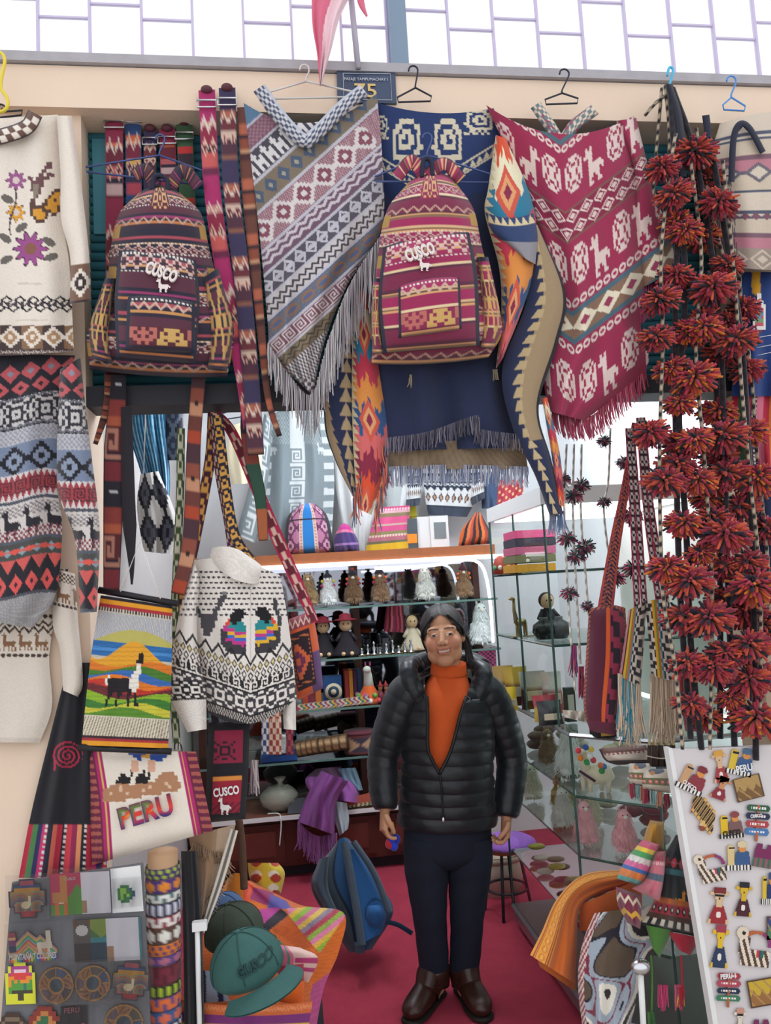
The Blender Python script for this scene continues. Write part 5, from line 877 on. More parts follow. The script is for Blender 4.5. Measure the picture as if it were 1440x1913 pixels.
def p_rc(p):
    for i, c in enumerate([0xb02a40, 0x3a6a4a, 0xc83a48, 0x2a2838, 0xd0708a, 0xb02a40, 0xd8803a, 0xb82c3c, 0x3a3060, 0xc0304a, 0x24222c, 0xd06a58]): p.m((p.U*12).astype(int) == i, c)
    p.m(((p.U*12) % 4 > 3.3) & ((p.py/4).astype(int) % 2 == 0), 0xd8d0d0)
cloth('striped_shawl', [(1368, 736), (1364, 800), (1372, 880)], [(1510, 728), (1510, 880)], 2.29, p_rc, None, 90, 50, .03, .012, 3, label='red multicolour striped shawl below the blue shirt', cat='shawl')
cloth('navy_shirt', [(1386, 872), (1396, 980), (1404, 1080)], [(1510, 872), (1510, 1080)], 2.3, lambda p: p.fill(0x1f2a4c).m((p.px < 1412) & (p.py > 930) & (p.py < 1000), 0xc88a2c), None, 40, 50, .03, .01, 2, label='navy and mustard shirt behind the pom-poms', cat='shirt')
# ---- goods on the case and below
PENC = mat('bark', 0x4a3a32, .9, noise=.4, nscale=40)
for i in range(9):
    x = 1212+i*5.6+(i % 2)*2; t = thing('twig_pencil', f'bark pencil, {["first", "second", "third", "fourth", "fifth", "sixth", "seventh", "eighth", "ninth"][i]} from the left in the tied bundle', 'pencil', at(x, 1432, 2.42), 'bark pencils'); Yp = 2.42+.012*(i % 2)
    wire('shaft', [at(x, 1432, Yp), at(x+1, 1392, Yp)], .0062, PENC, t, 7); G().tube([at(x+1, 1392, Yp), at(x+1, 1376, Yp), at(x+1, 1370, Yp)], [.006, .002, .0008], 7, 0xd8c49a).go('tip', PAINT, t)
    if i in (3, 5, 7): G().ell(at(x+1, 1377, Yp-.003), (.004, .004, .005), [0xd8b83a, 0x3a5a9a, 0xc04040][i % 3]).go('painted_tip', PAINT, t)
wire('rubber_band', pxl([(1206, 1412), (1235, 1417), (1262, 1413)], 2.405, 12), .002, mat('pale_band', 0xc8b8a8, .6), None, label='pale rubber band around the bark pencils', cat='band')
t = thing('pencil_case', 'cream knitted pencil case with brown piping by the pencils', 'case', at(1160, 1425, 2.5)); cloth('case', [(1122, 1398), (1126, 1412), (1140, 1424)], [(1206, 1392), (1212, 1406), (1208, 1424)], 2.5, lambda p: p.fill(0xddd4c8).m((p.V < .3), 0x6a4a44).m((p.V > .3) & (p.V < .42) & ((p.px/4).astype(int) % 2 == 0), 0x9a4a50).m(p.V > .85, 0x2a2428), t, 40, 24, .05, pv=4)
wire('piping', pxl([(1120, 1400), (1140, 1424), (1208, 1424)], 2.455, 20), .003, mat('brown_piping', 0x3a2c2c, .8), t)
for i, (x, y, w_) in enumerate(((1196, 1446, 40), (1226, 1456, 52))):
    t = thing('knitted_bootie', ('left' if i == 0 else 'right')+' cream knitted bootie with flower band and tassels', 'bootie', at(x, y+42, 2.38), 'knitted booties'); 
    def p_bt(p): p.fill(0xd8ccbc); p.band(.42, .72, 0x6a7a50); q = p.T(p.U, p.V); q.dots(.45, .7, 5, 0xd86a70, .36); q.dots(.5, .64, 5, 0xe8e0d8, .16); p.disc(x, y-16, w_*.28, 6, 0x5a6478); p.disc(x-8, y-12, 5, 4, 0xc88a58)
    cloth('bootie', [(x-w_*.5, y-20), (x-w_*.55, y), (x-w_*.45, y+20)], [(x+w_*.42, y-20), (x+w_*.55, y), (x+w_*.5, y+26)], 2.38-.03*i, p_bt, t, 40, 40, .045, pv=4, m=KNIT)
    for k, c in enumerate((0x9a3448, 0x8ab0b0, 0xc88a70, 0x9a3448)): fringe('tassel', [(x-w_*.4+k*w_*.26-4, y+18+3*k), (x-w_*.4+k*w_*.26+4, y+18+3*k)], 26, 12, [c], 2.36-.03*i, t, .0028, 2)
# llama figurine with pom-poms
t = thing('llama_figurine', 'small cream toy llama hung with coloured pom-poms in the case', 'figurine', at(1110, 1482, 2.75)); g = G(); o = at(1112, 1445, 2.75)
def L3(x, z): return at(x, z, 2.75)
g.tube([L3(1094, 1452), L3(1112, 1446), L3(1132, 1446), L3(1140, 1456)], [.03, .035, .034, .02], 10, 0xd8c8b0); g.tube([L3(1098, 1450), L3(1092, 1424), L3(1090, 1408)], [.022, .016, .014], 8, 0xd8c8b0); g.ell(L3(1086, 1406), (.02, .016, .013), 0xd8c8b0)
for x, dy in ((1092, .01), (1100, -.015), (1126, .012), (1134, -.012)): g.tube([L3(x, 1454)+Vector((0, dy, 0)), L3(x, 1478)+Vector((0, dy, 0))], [.011, .007], 6, 0xd0bea6)
g.go('body', FUR, t); ribbon('halter', [(1082, 1440), (1100, 1452), (1112, 1460)], 5, 2.71, 0x4a2a40, t, 14, 4, .003)
for i, (x, y, c) in enumerate(((1080, 1402, 0xc83a4a), (1094, 1396, 0x3a5ab0), (1104, 1400, 0xd8b83a), (1084, 1416, 0xd8782a), (1102, 1412, 0xe8e4e0), (1108, 1420, 0xc83a4a), (1096, 1424, 0x3a9a5a), (1122, 1430, 0xd86a3a), (1128, 1432, 0x3a6ab0), (1124, 1440, 0x3a8a4a))): G().ell(at(x, y, 2.71), (.011, .011, .011), c, 10, 7).go('pompom', YARN, t)
# plush alpacas
def plush(label, base, h, c, group, hat=None, fur=None, parent_name='plush_alpaca', seed=0, dark=False):
    t = thing(parent_name, label, 'plush toy', base, group); r_ = random.Random(seed or int(base.x*1000+base.z*77)); b = Vector(base)+Vector((0, 0, .012*h/.2+.004)); g = G(); c = lin(c)
    def bump(V): return V*(1+.06*np.sin(V[:, :1]*9+V[:, 2:]*7)+.05*np.cos(V[:, 1:2]*11))
    g.ell(b+Vector((0, 0, h*.3)), (h*.3, h*.26, h*.33), c, 18, 12, None, bump); g.ell(b+Vector((-h*.02, -h*.04, h*.62)), (h*.19, h*.18, h*.26), c, 16, 10, None, bump); g.ell(b+Vector((-h*.02, -h*.07, h*.84)), (h*.145, h*.14, h*.14), c*1.05, 16, 10, None, bump)
    for s in (-1, 1): g.ell(b+Vector((s*h*.14, -h*.16, h*.09)), (h*.12, h*.14, h*.09), c*.95, 10, 7, None, bump)
    body = g.go('body', FUR, t); f = G()
    for i in range(900):
        z = r_.uniform(.03, .95); a = r_.uniform(0, 2*PI); rad = np.interp(z, [0, .15, .35, .55, .7, .85, .97], [.29, .31, .29, .21, .18, .15, .05]); p = b+Vector((math.cos(a)*rad*h, math.sin(a)*rad*h*.9-.05*h*(z > .5), z*h)); L = h*r_.uniform(.07, .14)
        dv = Vector((math.cos(a)*.6, math.sin(a)*.6, -.8+r_.uniform(-.3, .5))).normalized()*L; sd = Vector((-math.sin(a), math.cos(a), 0))*h*.011
        tip = p+dv; tip.z = max(tip.z, base.z+.002)
        f.add([p-sd, p+sd, tip], [(0, 1, 2)], c*r_.uniform(.8, 1.15))
    f.go('fur', FUR, body, kind='stuff')
    G().ell(b+Vector((-h*.02, -h*.205, h*.82)), (h*.055, h*.04, h*.045), 0xe6ded6, 10, 7).go('muzzle', FUR, t)
    for s in (-1, 1):
        G().ell(b+Vector((-h*.02+s*h*.065, -h*.195, h*.87)), (h*.017, h*.012, h*.017), 0x141214, 8, 6).go('eye', GLOSS, t); G().ell(b+Vector((-h*.02+s*h*.09, -h*.06, h*.99)), (h*.03, h*.025, h*.06), c*.85, 8, 6).go('ear', FUR, t)
    if hat:
        hc = lin(hat[0]); G().lathe(b+Vector((-h*.02, -h*.06, h*.9)), [(h*.16, 0), (h*.15, h*.06), (h*.09, h*.13), (h*.02, h*.19)], 14, hc).go('hat', KNIT, t); G().ell(b+Vector((-h*.02, -h*.06, h*1.11)), (h*.06, h*.06, h*.05), hat[1], 10, 7).go('hat_pompom', YARN, t)
        for s in (-1, 1):
            for k in range(2): G().ell(b+Vector((-h*.02+s*h*(.19+.02*k), -h*.14, h*(.78-.15*k))), (h*.05, h*.05, h*.05), hat[2+k], 9, 6).go('tassel_pompom', YARN, t)
    return t
def onZ(px, py, Y): return at(px, py, Y)
PK, PW = 'pink plush alpacas', 'pale plush in the case'; S1, S2, S3 = .84, .63, .36
for lab, x, y, z, h, c, g_ in (('pink plush alpaca on the left in the glass case', 1.052, 2.84, S2, .15, 0xf0b4bc, PK), ('pink plush alpaca on the right in the glass case', 1.15, 2.72, S2, .145, 0xeca8b2, PK), ('white plush alpaca left of the pink ones', 1.045, 3.05, S2, .15, 0xf0ece8, PW), ('cream plush alpaca behind the white one', 1.16, 3.06, S2, .14, 0xe0d2bc, PW), ('tall grey white plush alpaca on the upper case shelf', 1.06, 2.98, S1, .18, 0xe8e8e6, PW), ('mustard plush alpaca deep in the case', 1.12, 3.27, S2, .16, 0xc89a40, PW), ('brown plush alpaca deep in the case', 1.05, 3.2, S1, .14, 0x8a6c54, PW), ('off white plush alpaca at the rear of the case', 1.045, 3.45, S2, .15, 0xe8e0d0, PW)): plush(lab, Vector((x, y, z)), h, c, g_)
for i, (x, y, z, c) in enumerate(((1.12, 3.52, S1, 0x6a4a44), (1.2, 3.35, S1, 0x8a7a70), (1.3, 3.1, S1, 0xb89a8a), (1.26, 3.5, S2, 0xb05a70), (1.3, 3.3, S2, 0xd8c8b8), (1.34, 2.95, S2, 0x8a3a4a), (1.4, 2.8, S1, 0x5a6a7a))):
    g = G(); [g.ell((x+rp.uniform(-.05, .05), y+rp.uniform(-.05, .05), z+.024+.02*k), (.05, .045, .022), lin(c)*rp.uniform(.7, 1.3), 12, 8, None, lambda V: V*(1+.09*np.sin(V[:, :1]*8+V[:, 1:2]*6))) for k in range(4)]; g.go('rolled_knitwear', KNIT, None, label=f'{["dark brown", "taupe", "dusty pink", "rose", "cream", "maroon", "slate"][i]} heap of rolled knitwear inside the case', cat='knitwear', group='knitwear in the case')
# blankets and knitted hats at lower right
t = thing('orange_blanket', 'folded orange blanket with a gold border draped over the case corner', 'blanket', at(1060, 1850, 2.5))
def p_ob(p): p.fill(0xc8682e); p.m(p.U < .42, 0xd8923c); [p.m(abs(p.U-a) < .012, 0x9a4a28) for a in (.06, .1, .34, .38)]; q = p.T(p.V, p.U); q.dots(.13, .31, 16, 0xc87a2c, .42); q.dots(.17, .27, 16, 0xd8a04c, .3)
cloth('border_fold', [(1168, 1624), (1090, 1634), (1040, 1680), (1012, 1740), (990, 1784)], [(1192, 1650), (1120, 1672), (1082, 1700), (1078, 1770), (1074, 1838)], (2.6, 2.46), p_ob, t, 70, 110, .05, .01, 2)
cloth('top_fold', [(1084, 1690), (1082, 1740)], [(1198, 1640), (1200, 1730)], 2.54, lambda p: p.fill(0xb85a2c), t, 30, 30, .05); cloth('under_fold', [(1000, 1782), (1008, 1806)], [(1076, 1830), (1074, 1852)], 2.5, 0xb8602c, t, 20, 12, .03)
def p_pb(p):
    p.fill(0x9aa4b0); a = p.U*3+1.3*np.sin(p.V*5.3+p.U*2); b_ = p.V*4+.9*np.sin(p.U*6.1+1.7*np.sin(p.V*3.3)); f = 1.1*np.sin(a*2.3+b_)+.9*np.sin(b_*1.7-a*1.3+.7*np.sin(a*3.1)); p.m(f > .6, 0xe0d8cc); p.m(f > 1.2, 0x2c2428); p.m((f > -.2) & (f < 0), 0x7a2c40); p.m(f < -1., 0x5a4a3c); p.m((f < -.75) & (f > -1.), 0x24202a); p.m((p.U < .1), 0xd0c4bc); p.m((p.U < .1) & (((p.py+p.px*2)/7).astype(int) % 2 == 0), 0x8a3040)
cloth('patterned_blanket', [(1110, 1706), (1086, 1770), (1080, 1850), (1098, 1990)], [(1228, 1690), (1240, 1745), (1200, 1830), (1160, 1990)], (2.45, 2.3), p_pb, None, 80, 120, .06, .014, 2, label='white, grey and maroon patterned blanket below the knitted hats', cat='blanket')
t = thing('display_stand', 'white stand with a chrome joint beside the patterned blanket', 'stand', at(1205, 2000, 2.26)); G().ell(at(1196, 1806, 2.26), (.03, .025, .022), 0xd0d0d4).go('joint', CHROME, t); wire('leg', [at(1196, 1810, 2.26), at(1206, 2000, 2.26)], .009, WHITE, t, 8)
def hat(label, L, R, Y, pat, flaps=(), pom=None, th=.06):
    t = thing('knitted_hat', label, 'hat', at(*L[-1], Y), 'knitted earflap hats'); cloth('crown', L, R, Y, pat, t, 60, 70, th, .008, 2, m=KNIT, pv=8)
    for fl in flaps: cloth('ear_flap', fl[0], fl[1], Y-.01, fl[2], t, 20, 20, .02, m=KNIT); x, y = fl[3]; wire('cord', pxl([(x, y), (x+2, y+40), (x+1, fl[4])], Y-.01, 12), .003, mat('hatcord_%06x' % fl[5], fl[5], .9), t); fringe('tassel', [(x-5, fl[4]), (x+5, fl[4])], 34, 14, [fl[5], fl[6]], Y-.01, t, .003, 3)
    if pom: o = bpy.data.objects.new('pompom', P2); COL.objects.link(o); o.location = at(*pom, Y-.03); o.scale = (.026, .026, .026); put(o, t)
def p_dh(p):
    p.fill(0x1f2428); q = p.T(p.U, p.V); q.dia(.24, .36, 4, 0xb03a4a, .95, 0, .3, 0x6a8a9a); q.band(.37, .42, 0x3a6a70); p.at(1258, 1665, 1285, 1695, [r[::-1] for r in LLAMA2], {'x': 0xd88a2c}); p.at(1216, 1668, 1240, 1692, LLAMA2, {'x': 0x2c4a4a}); q.band(.66, .72, 0xb0602c); q.band(.72, .84, 0x9a2c3c); q.dia(.72, .84, 8, 0x1c1a1e, .8, 0, .35, 0xd0c8b8); q.band(.84, .9, 0x4a3028); q.check(.9, .97, 7, 1, 0xe0d8c8)
hat('large dark knitted hat with an orange llama and earflaps', [(1262, 1560), (1236, 1610), (1222, 1680), (1196, 1728)], [(1296, 1560), (1296, 1620), (1304, 1700), (1312, 1752)], 2.3, p_dh,
    (([(1206, 1728), (1218, 1770)], [(1256, 1738), (1232, 1790)], 0x4a7a34, (1216, 1785), 1890, 0x4a7a34, 0x2c6a3a), ([(1246, 1740), (1268, 1775)], [(1308, 1752), (1290, 1785)], 0xa8283a, (1272, 1785), 1846, 0xb02a3a, 0xd8b03a)), (1280, 1556))
hat('rainbow striped knitted hat on top of the pile', [(1200, 1568), (1166, 1610), (1152, 1642)], [(1232, 1578), (1216, 1630), (1200, 1656)], 2.27, lambda p: p.stripes(0, 1, [(1, 0xc04a6a), (.6, 0xe0c040), (.7, 0x4a9a5a), (.8, 0xd8d0cc), (.7, 0xd86a9a), (.5, 0x3a6ab0), (1, 0xd87a38), (.6, 0x5ab0a8)], 1).zig(.4, .55, 6, 0xe0e0d8, .4))
hat('pink knitted hat with a grey band beside the dark hat', [(1222, 1590), (1206, 1640), (1180, 1660)], [(1244, 1590), (1240, 1640), (1232, 1684)], 2.25, lambda p: p.fill(0xc86a7a).band(0, .2, 0x8a2c3c).band(.48, .62, 0x4a5a70).check(.24, .3, 8, 1, 0xe0c8c8))
hat('maroon and yellow knitted hat at the left of the pile', [(1150, 1656), (1154, 1690), (1172, 1724)], [(1196, 1672), (1198, 1710), (1196, 1736)], 2.29, lambda p: p.fill(0x7a2440).zig(.1, .4, 3, 0xd8c8b0, .4).zig(.5, .8, 2, 0xd8a830, .5)); hat('mustard knitted hat at the back of the pile', [(1214, 1532), (1204, 1560), (1200, 1590)], [(1240, 1536), (1240, 1560), (1240, 1590)], 2.36, 0xb8862c)
for x, c in ((1238, 0xb83a6a), (1270, 0xa83048)): fringe('yarn_tassel', [(x-8, 1840), (x+8, 1840)], 44, 18, [c, 0xd85a80], 2.3, None, .0035, 3, label=('left' if x < 1250 else 'right')+' red yarn tassel dangling below the knitted hats', cat='tassel')
# white magnet board
t = thing('magnet_board', 'white panel of llama and signpost magnets at lower right', 'board', at(1400, 2060, 2.16))
G().prism([at(*q, 2.16) for q in ((1254, 1400), (1560, 1388), (1590, 2060), (1362, 2060))], .014).go('panel', mat('white_foam', 0xd8d2d4, .6), t, smooth=False); G().prism([at(*q, 2.158) for q in ((1248, 1398), (1256, 1398), (1366, 2060), (1356, 2060))], .03).go('edge', WHITE, t, smooth=False)
def f_sign(cols):
    def f(x, y):
        if abs(x) < .1 and (y < -.7 or int((y+1)*6) % 3 == 2): return 0xb0623a
        k = (1-y)/2*4.6; i = int(k)
        if i > 3 or k % 1 > .8: return 0xb0623a if abs(x) < .1 else None
        w = .95-.12*abs((k % 1)-.4)*3+.05*(i % 2)
        if abs(x) > w: return None
        return 0xf0e8e4 if (abs((k % 1)-.4) < .14 and abs(x) < .62 and int((x+1)*13) % 3) else cols[i % len(cols)]
    return f
def f_llam(body, shirt, capc, glasses=True):
    def f(x, y):
        if y > .35:
            if abs(x) < .36 and y > .72: return capc
            if abs(x) < .42 and y > .66: return capc
            if glasses and abs(y-.56) < .08 and abs(x) < .34: return 0x1c1a1c
            if .4 < abs(x) < .7 and abs(y-.66) < .09: return body
            if abs(x) < .34 and y > .3: return 0x3a2a28 if (abs(x) < .06 and y < .44) else body
            return None
        if abs(x) < .22 and y > -.1: return body
        if y < 0 and abs(x) < .35-.45*y and abs(x) < .8: return 0xe8e0d8 if (math.hypot(x, y+.5) < .18) else (body if y < -.75 and abs(x) > .55 else shirt)
        return None
    return f
def f_striped(x, y):
    if math.hypot(x+.6, y-.68) < .3: return 0x2a2224 if math.hypot(x+.55, y-.68) < .09 else 0xe0d0bc
    if abs(math.hypot((x-.15)*.9, y-.15)-.62) < .08 and y > .1 and x > -.3: return 0xb8623a if x < .4 else 0x8a3a70
    if -.75 < x < -.2 and y < .5 and y > -.3 or (-.6 < x < .85 and -.85 < y < -.05):
        if .2 < x < .55 and -.4 < y: return [0xc83a38, 0x3a4a6a, 0x2c6a5a][int((x-.2)*9) % 3]
        return 0x5a4034 if int((x*.9+y*.35+2)*7) % 2 else 0xe4d8c8
    return None
def f_plaque(bgc, c2):
    def f(x, y): return 0x5a4030 if max(abs(x), abs(y)) > .9 else (c2 if (y < .3-.5*abs(math.sin(x*5))) else bgc) if int((x*7+y*5)+20) % 5 else 0xb08a58
    return f
def f_duo(c1, c2, c3):
    def f(x, y):
        if y < -.66: return 0x2a2628 if int((x+1)*8) % 2 else (0xe8e4e0 if abs(x) < .9 else None)
        if math.hypot((x+.45)*1.5, (y-.45)*1.6) < .42 or (-.75 < x < -.2 and y < .4): return 0x1c1a1c if abs(y-.5) < .07 and x > -.6 else c1
        if (x-.4)**2*2.2+(y-.72)**2*5 < .28: return c3
        if (x-.4)**2*3+(y-.42)**2*4 < .22: return 0xd8904a
        if abs(x-.4) < .5+.2*(-y) and y < .25 and x < .95: return c2
        return None
    return f
def f_wolf(x, y):
    if abs(x) > .9-.35*max(0, y-.4) or abs(y) > .95 or (y > .55 and abs(x) < .25): return None
    return 0x7a2a5a if y > -.2 else [0x3a6a4a, 0x8a5a6a][int((x+1)*4) % 2]
def f_arrows(x, y):
    q = (x*.55+y*.83); p_ = (x*.83-y*.55)
    if abs(p_*3 % 1-.5) < .36 and abs(q-.2) < .6: return 0x2a2420 if (abs(p_*3 % 1-.5) < .22 and abs(q-.2) < .42) else 0xd8a85a
    if math.hypot(x-.15, y+.6) < .3: return 0xd8b890 if y > -.62 else 0x8a4a38
    return 0x9a4434 if abs(p_+.9) < .1 and q < .2 else None
def mag(label, fn, box, rot=0, n=36, txt=None):
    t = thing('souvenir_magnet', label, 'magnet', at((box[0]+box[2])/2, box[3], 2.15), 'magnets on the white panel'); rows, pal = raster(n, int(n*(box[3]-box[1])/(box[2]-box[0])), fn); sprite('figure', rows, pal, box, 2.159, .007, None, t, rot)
    if txt: textm('lettering', txt[0], txt[1], txt[2], 2.149, txt[3] if len(txt) > 3 else WHITE, t, 1.2, .0006, .03)
    return t
BLKI = mat('black_ink', 0x1c1a1c, .5)
mag('brown pan pipe magnet with llama and CUSCO letters at panel top left', f_duo(0xc89a70, 0x8a3440, 0x7a2c38), (1266, 1424, 1322, 1480), 25, 36, ('CUSCO', (1274, 1462), (1298, 1478)))
mag('llama in a rainbow hat and red poncho magnet', f_llam(0xd8b088, 0xa03a40, 0xd8a040, False), (1326, 1402, 1364, 1462), -8); mag('blue and yellow PERU figures magnet', f_duo(0xd8b83a, 0x3a5a8a, 0x4a6a8a), (1356, 1394, 1408, 1448), 12, 36, ('PERU', (1376, 1444), (1406, 1438)))
mag('maroon costumed dancer magnet', f_llam(0xc88a60, 0x8a2c3c, 0x7a3a4a, False), (1326, 1450, 1368, 1494), 20); mag('brown wooden plaque magnet of ruins', f_plaque(0xb0905a, 0x7a5a38), (1372, 1450, 1424, 1494), -14)
mag('wooden arrow signpost magnet', f_arrows, (1290, 1490, 1336, 1556), 10); mag('yellow llama and hatted girl magnet reading CUSCO', f_duo(0xe0b828, 0x7a5a58, 0x8a4448), (1340, 1515, 1388, 1566), -4, 40, ('CUSCO', (1351, 1563), (1384, 1558), BLKI))
mag('green, navy and red CUSCO signpost magnet', f_sign([0x2c5a40, 0x2a3050, 0xb0404c, 0x4a78b0]), (1392, 1504, 1438, 1572), 4, 40, ('CUSCO', (1402, 1528), (1424, 1526)))
mag('alpaca and blue vest traveller magnet', f_duo(0xd8c088, 0x3a5a88, 0xd8c8a0), (1352, 1570, 1402, 1626), -2); mag('llama head in striped blanket magnet', f_striped, (1296, 1592, 1358, 1654), -12); mag('plum fox head magnet', f_wolf, (1406, 1576, 1446, 1622), 10); mag('navy and yellow figure magnet at the panel edge', f_duo(0xd8b83a, 0x2a3a6a, 0x3a4a7a), (1420, 1628, 1450, 1690), 0)
mag('llama in sunglasses and red football shirt magnet', f_llam(0xd8b890, 0x9a2c34, 0x7a2c30), (1318, 1658, 1368, 1726), 4); mag('dark masked dancer with yellow face magnet', f_llam(0xd8b030, 0x4a2230, 0x23242c, False), (1368, 1648, 1410, 1712), 4)
mag('yellow llama in blue overalls drinking soda magnet', f_llam(0xe0b828, 0x2a3a5a, 0xa03a50, False), (1324, 1728, 1366, 1808), 4); mag('large white and brown striped llama magnet', f_striped, (1370, 1732, 1444, 1812), 6, 44); mag('small blue rectangular magnet at the panel edge', f_plaque(0x3a4a7a, 0x4a7a5a), (1432, 1712, 1462, 1756), 0)
mag('red, navy and green PERU signpost magnet', f_sign([0xa83a48, 0xb0485a, 0x23304c, 0x3a7a5a]), (1338, 1818, 1384, 1882), 2, 40, ('PERU 1', (1346, 1829), (1374, 1827))); mag('yellow and teal colonial square magnet', f_plaque(0xc8a838, 0x9a6a40), (1398, 1828, 1452, 1880), -10); mag('white llama head in sunglasses at the panel bottom', f_llam(0xe0d4c4, 0xb8a890, 0xc89080), (1366, 1884, 1398, 1940), 2); mag('maroon magnet at the bottom right corner', f_wolf, (1404, 1904, 1440, 1950), 0)
# ================================================================== inside the stall
def stand(px, Y, Z):                       # the point at pixel column px, depth Y, standing on height Z
    y0, y1 = 900., 1500.
    for _ in range(4):
        a, b = at(px, y0, Y).z, at(px, y1, Y).z; y0, y1 = y0+(Z-a)*(y1-y0)/(b-a), y1
        if abs(y1-y0) < 1: y1 = y0+50
    p = at(px, y0, Y); p.z = Z; return p
# ---- clothes hung inside
def stripes_v(cols, k): return lambda p: [p.m(((p.U+.03*np.sin(p.V*7))*k).astype(int) % len(cols) == i, c) for i, c in enumerate(cols)] and None
cloth('striped_trousers', [(236, 690), (240, 800), (262, 880), (286, 960)], [(306, 690), (312, 800), (318, 900), (312, 965)], 3.1, stripes_v([0x2c6a9a, 0x7ac0d8, 0x1f4a78, 0x3a9ac0, 0xb8dce4, 0x245a8a], 34), None, 90, 70, .05, .02, 3, label='blue and turquoise striped trousers hanging inside at left', cat='trousers')
cloth('patterned_shawl', [(262, 886), (256, 950), (268, 1030)], [(296, 880), (330, 970), (322, 1036)], 2.98, lambda p: p.fill(0xd8d4d0).spr(0, 1, 2, STEP*2, {'x': 0x24242e, '.': 0x5a5a66}), None, 60, 70, .04, .02, 2, label='black and white patterned shawl below the striped trousers', cat='shawl')
cloth('dark_tapestry', [(306, 690), (306, 860)], [(340, 690), (342, 860)], 3.1, lambda p: p.fill(0x23283c).spr(0, 1, 1, STEP*3, {'x': 0x6a7484, '.': 0x3a4258}), None, 40, 70, .02, label='navy and grey tapestry right of the striped trousers', cat='tapestry')
cloth('cream_shirt', [(428, 796), (424, 850), (432, 905)], [(484, 780), (490, 840), (486, 902)], 4.2, lambda p: p.fill(0xd6ccae).m((p.px > 470) & (p.py > 830) & (p.py < 850), 0x8a9a98), None, 30, 40, .04, .01, 2, label='cream folded shirt hanging deep inside', cat='shirt')
hanger('bent black wire hanger over the cream shirt', (432, 748), (406, 776), (452, 770), 4.2, neck=(434, 766), r=.004)
def p_card(p):
    p.fill(0x8a979c); q = p.T(p.px/30., p.py); q.check(770, 830, 6, 14, 0xa8b4b6); p.m((abs(p.U-.5) < .10), 0xdfe4e4); q2 = p.T((p.U-.4)*5, p.V); q2.spr(.3, 1., 1, [r for r in KEY+["..........", ".........."]]*5, {'x': 0x8a979c}, 0, 0, 1.0); p.at(500, 826, 518, 850, LLAMA, {'x': 0xdfe4e4}); p.at(590, 826, 606, 850, LLAMA, {'x': 0xdfe4e4}); p.m((p.U < .14) & (((p.py/12).astype(int)) % 2 == 0), 0xdfe4e4); p.m((p.U > .86) & (((p.py/12).astype(int)) % 2 == 0), 0xdfe4e4)
t = thing('grey_cardigan', 'grey cardigan with white key pattern hanging at the back', 'cardigan', at(555, 1010, 4.75)); cloth('body', [(494, 765), (488, 880), (480, 1010)], [(612, 770), (624, 880), (620, 1000)], 4.8, p_card, t, 120, 120, .07, .03, 2.4, m=KNIT)
cloth('sleeve', [(494, 772), (470, 890), (440, 1000)], [(508, 790), (500, 900), (476, 1015)], 4.72, lambda p: p.fill(0x8a979c).spr(0, 1, 1, KEY*5, {'x': 0xdfe4e4}, 0, .3, .9), t, 30, 70, .04, m=KNIT); hanger('white hanger above the grey cardigan', (520, 748), (496, 775), (560, 772), 4.75, WIRE_WHITE, r=.004)
cloth('white_cardigan', [(622, 860), (630, 930), (648, 1030)], [(706, 860), (706, 940), (692, 1030)], 4.85, lambda p: p.fill(0xe8eaea).m(abs(p.U-.5) < .02, 0xc0c4c6), None, 40, 60, .06, .03, 2, label='plain white cardigan beside the grey one', cat='cardigan'); cloth('pale_grey_top', [(720, 900), (722, 960)], [(768, 900), (752, 985)], 4.85, lambda p: p.fill(0xb8c0c0).m(p.U > .7, 0xe8eaea), None, 24, 30, .04, label='pale grey top with white edge behind the pink tote', cat='top')
def p_sw(p): p.fill(0x2c3444); q = p.T(p.U*4, p.V); q.check(.08, .2, 3, 3, 0x8a98a8); q.check(.24, .32, 3, 2, 0xd8dcdc); q.band(.34, .76, 0xdfe0e0); q.tri(.3, .42, 2, 0x2c3444, False); q.dia(.42, .72, 2, 0x4a3438, .8, 0, .4, 0xb89a80); p.band(.8, 1.1, 0x3a4250)
for nm, L, R in (('small dark and white patterned jumper in the middle', [(790, 884), (794, 930), (800, 962)], [(896, 884), (890, 930), (872, 966)]), ('narrow patterned jumper sleeve left of the small jumper', [(756, 890), (758, 948)], [(790, 888), (784, 944)]), ('narrow patterned jumper sleeve right of the small jumper', [(868, 884), (880, 946)], [(902, 882), (906, 930)])): cloth('patterned_jumper', L, R, 4.85, p_sw, None, 60, 50, .05, .01, 2, m=KNIT, label=nm, cat='sweater', group='patterned jumpers')
cloth('blue_jeans', [(896, 884), (900, 950)], [(934, 880), (930, 950)], 4.9, 0x4a5c7c, None, 16, 20, .04, .02, 2, label='blue denim garment at the back right', cat='garment'); cloth('red_floral_cloth', [(930, 896), (928, 968)], [(978, 896), (976, 950)], 3.66, lambda p: p.fill(0x9a2c3c).m((np.sin(p.px*.5)*np.sin(p.py*.4+p.px*.2) > .55), 0xd8b07a), None, 40, 50, .02, .01, 2, label='red cloth with gold scrolls beside the light box', cat='cloth')
t = thing('yellow_notice', 'yellow notice with black letters ICO behind the pink tote', 'sign', at(770, 972, 4.9)); G().prism([at(*q, 4.9) for q in ((756, 930), (774, 928), (780, 972), (760, 972))], .004).go('sheet', mat('yellow_card', 0xe0d030, .5), t, smooth=False); textm('lettering', 'ICO', (766, 970), (779, 969), 4.893, BLKI, t, 1., .001)
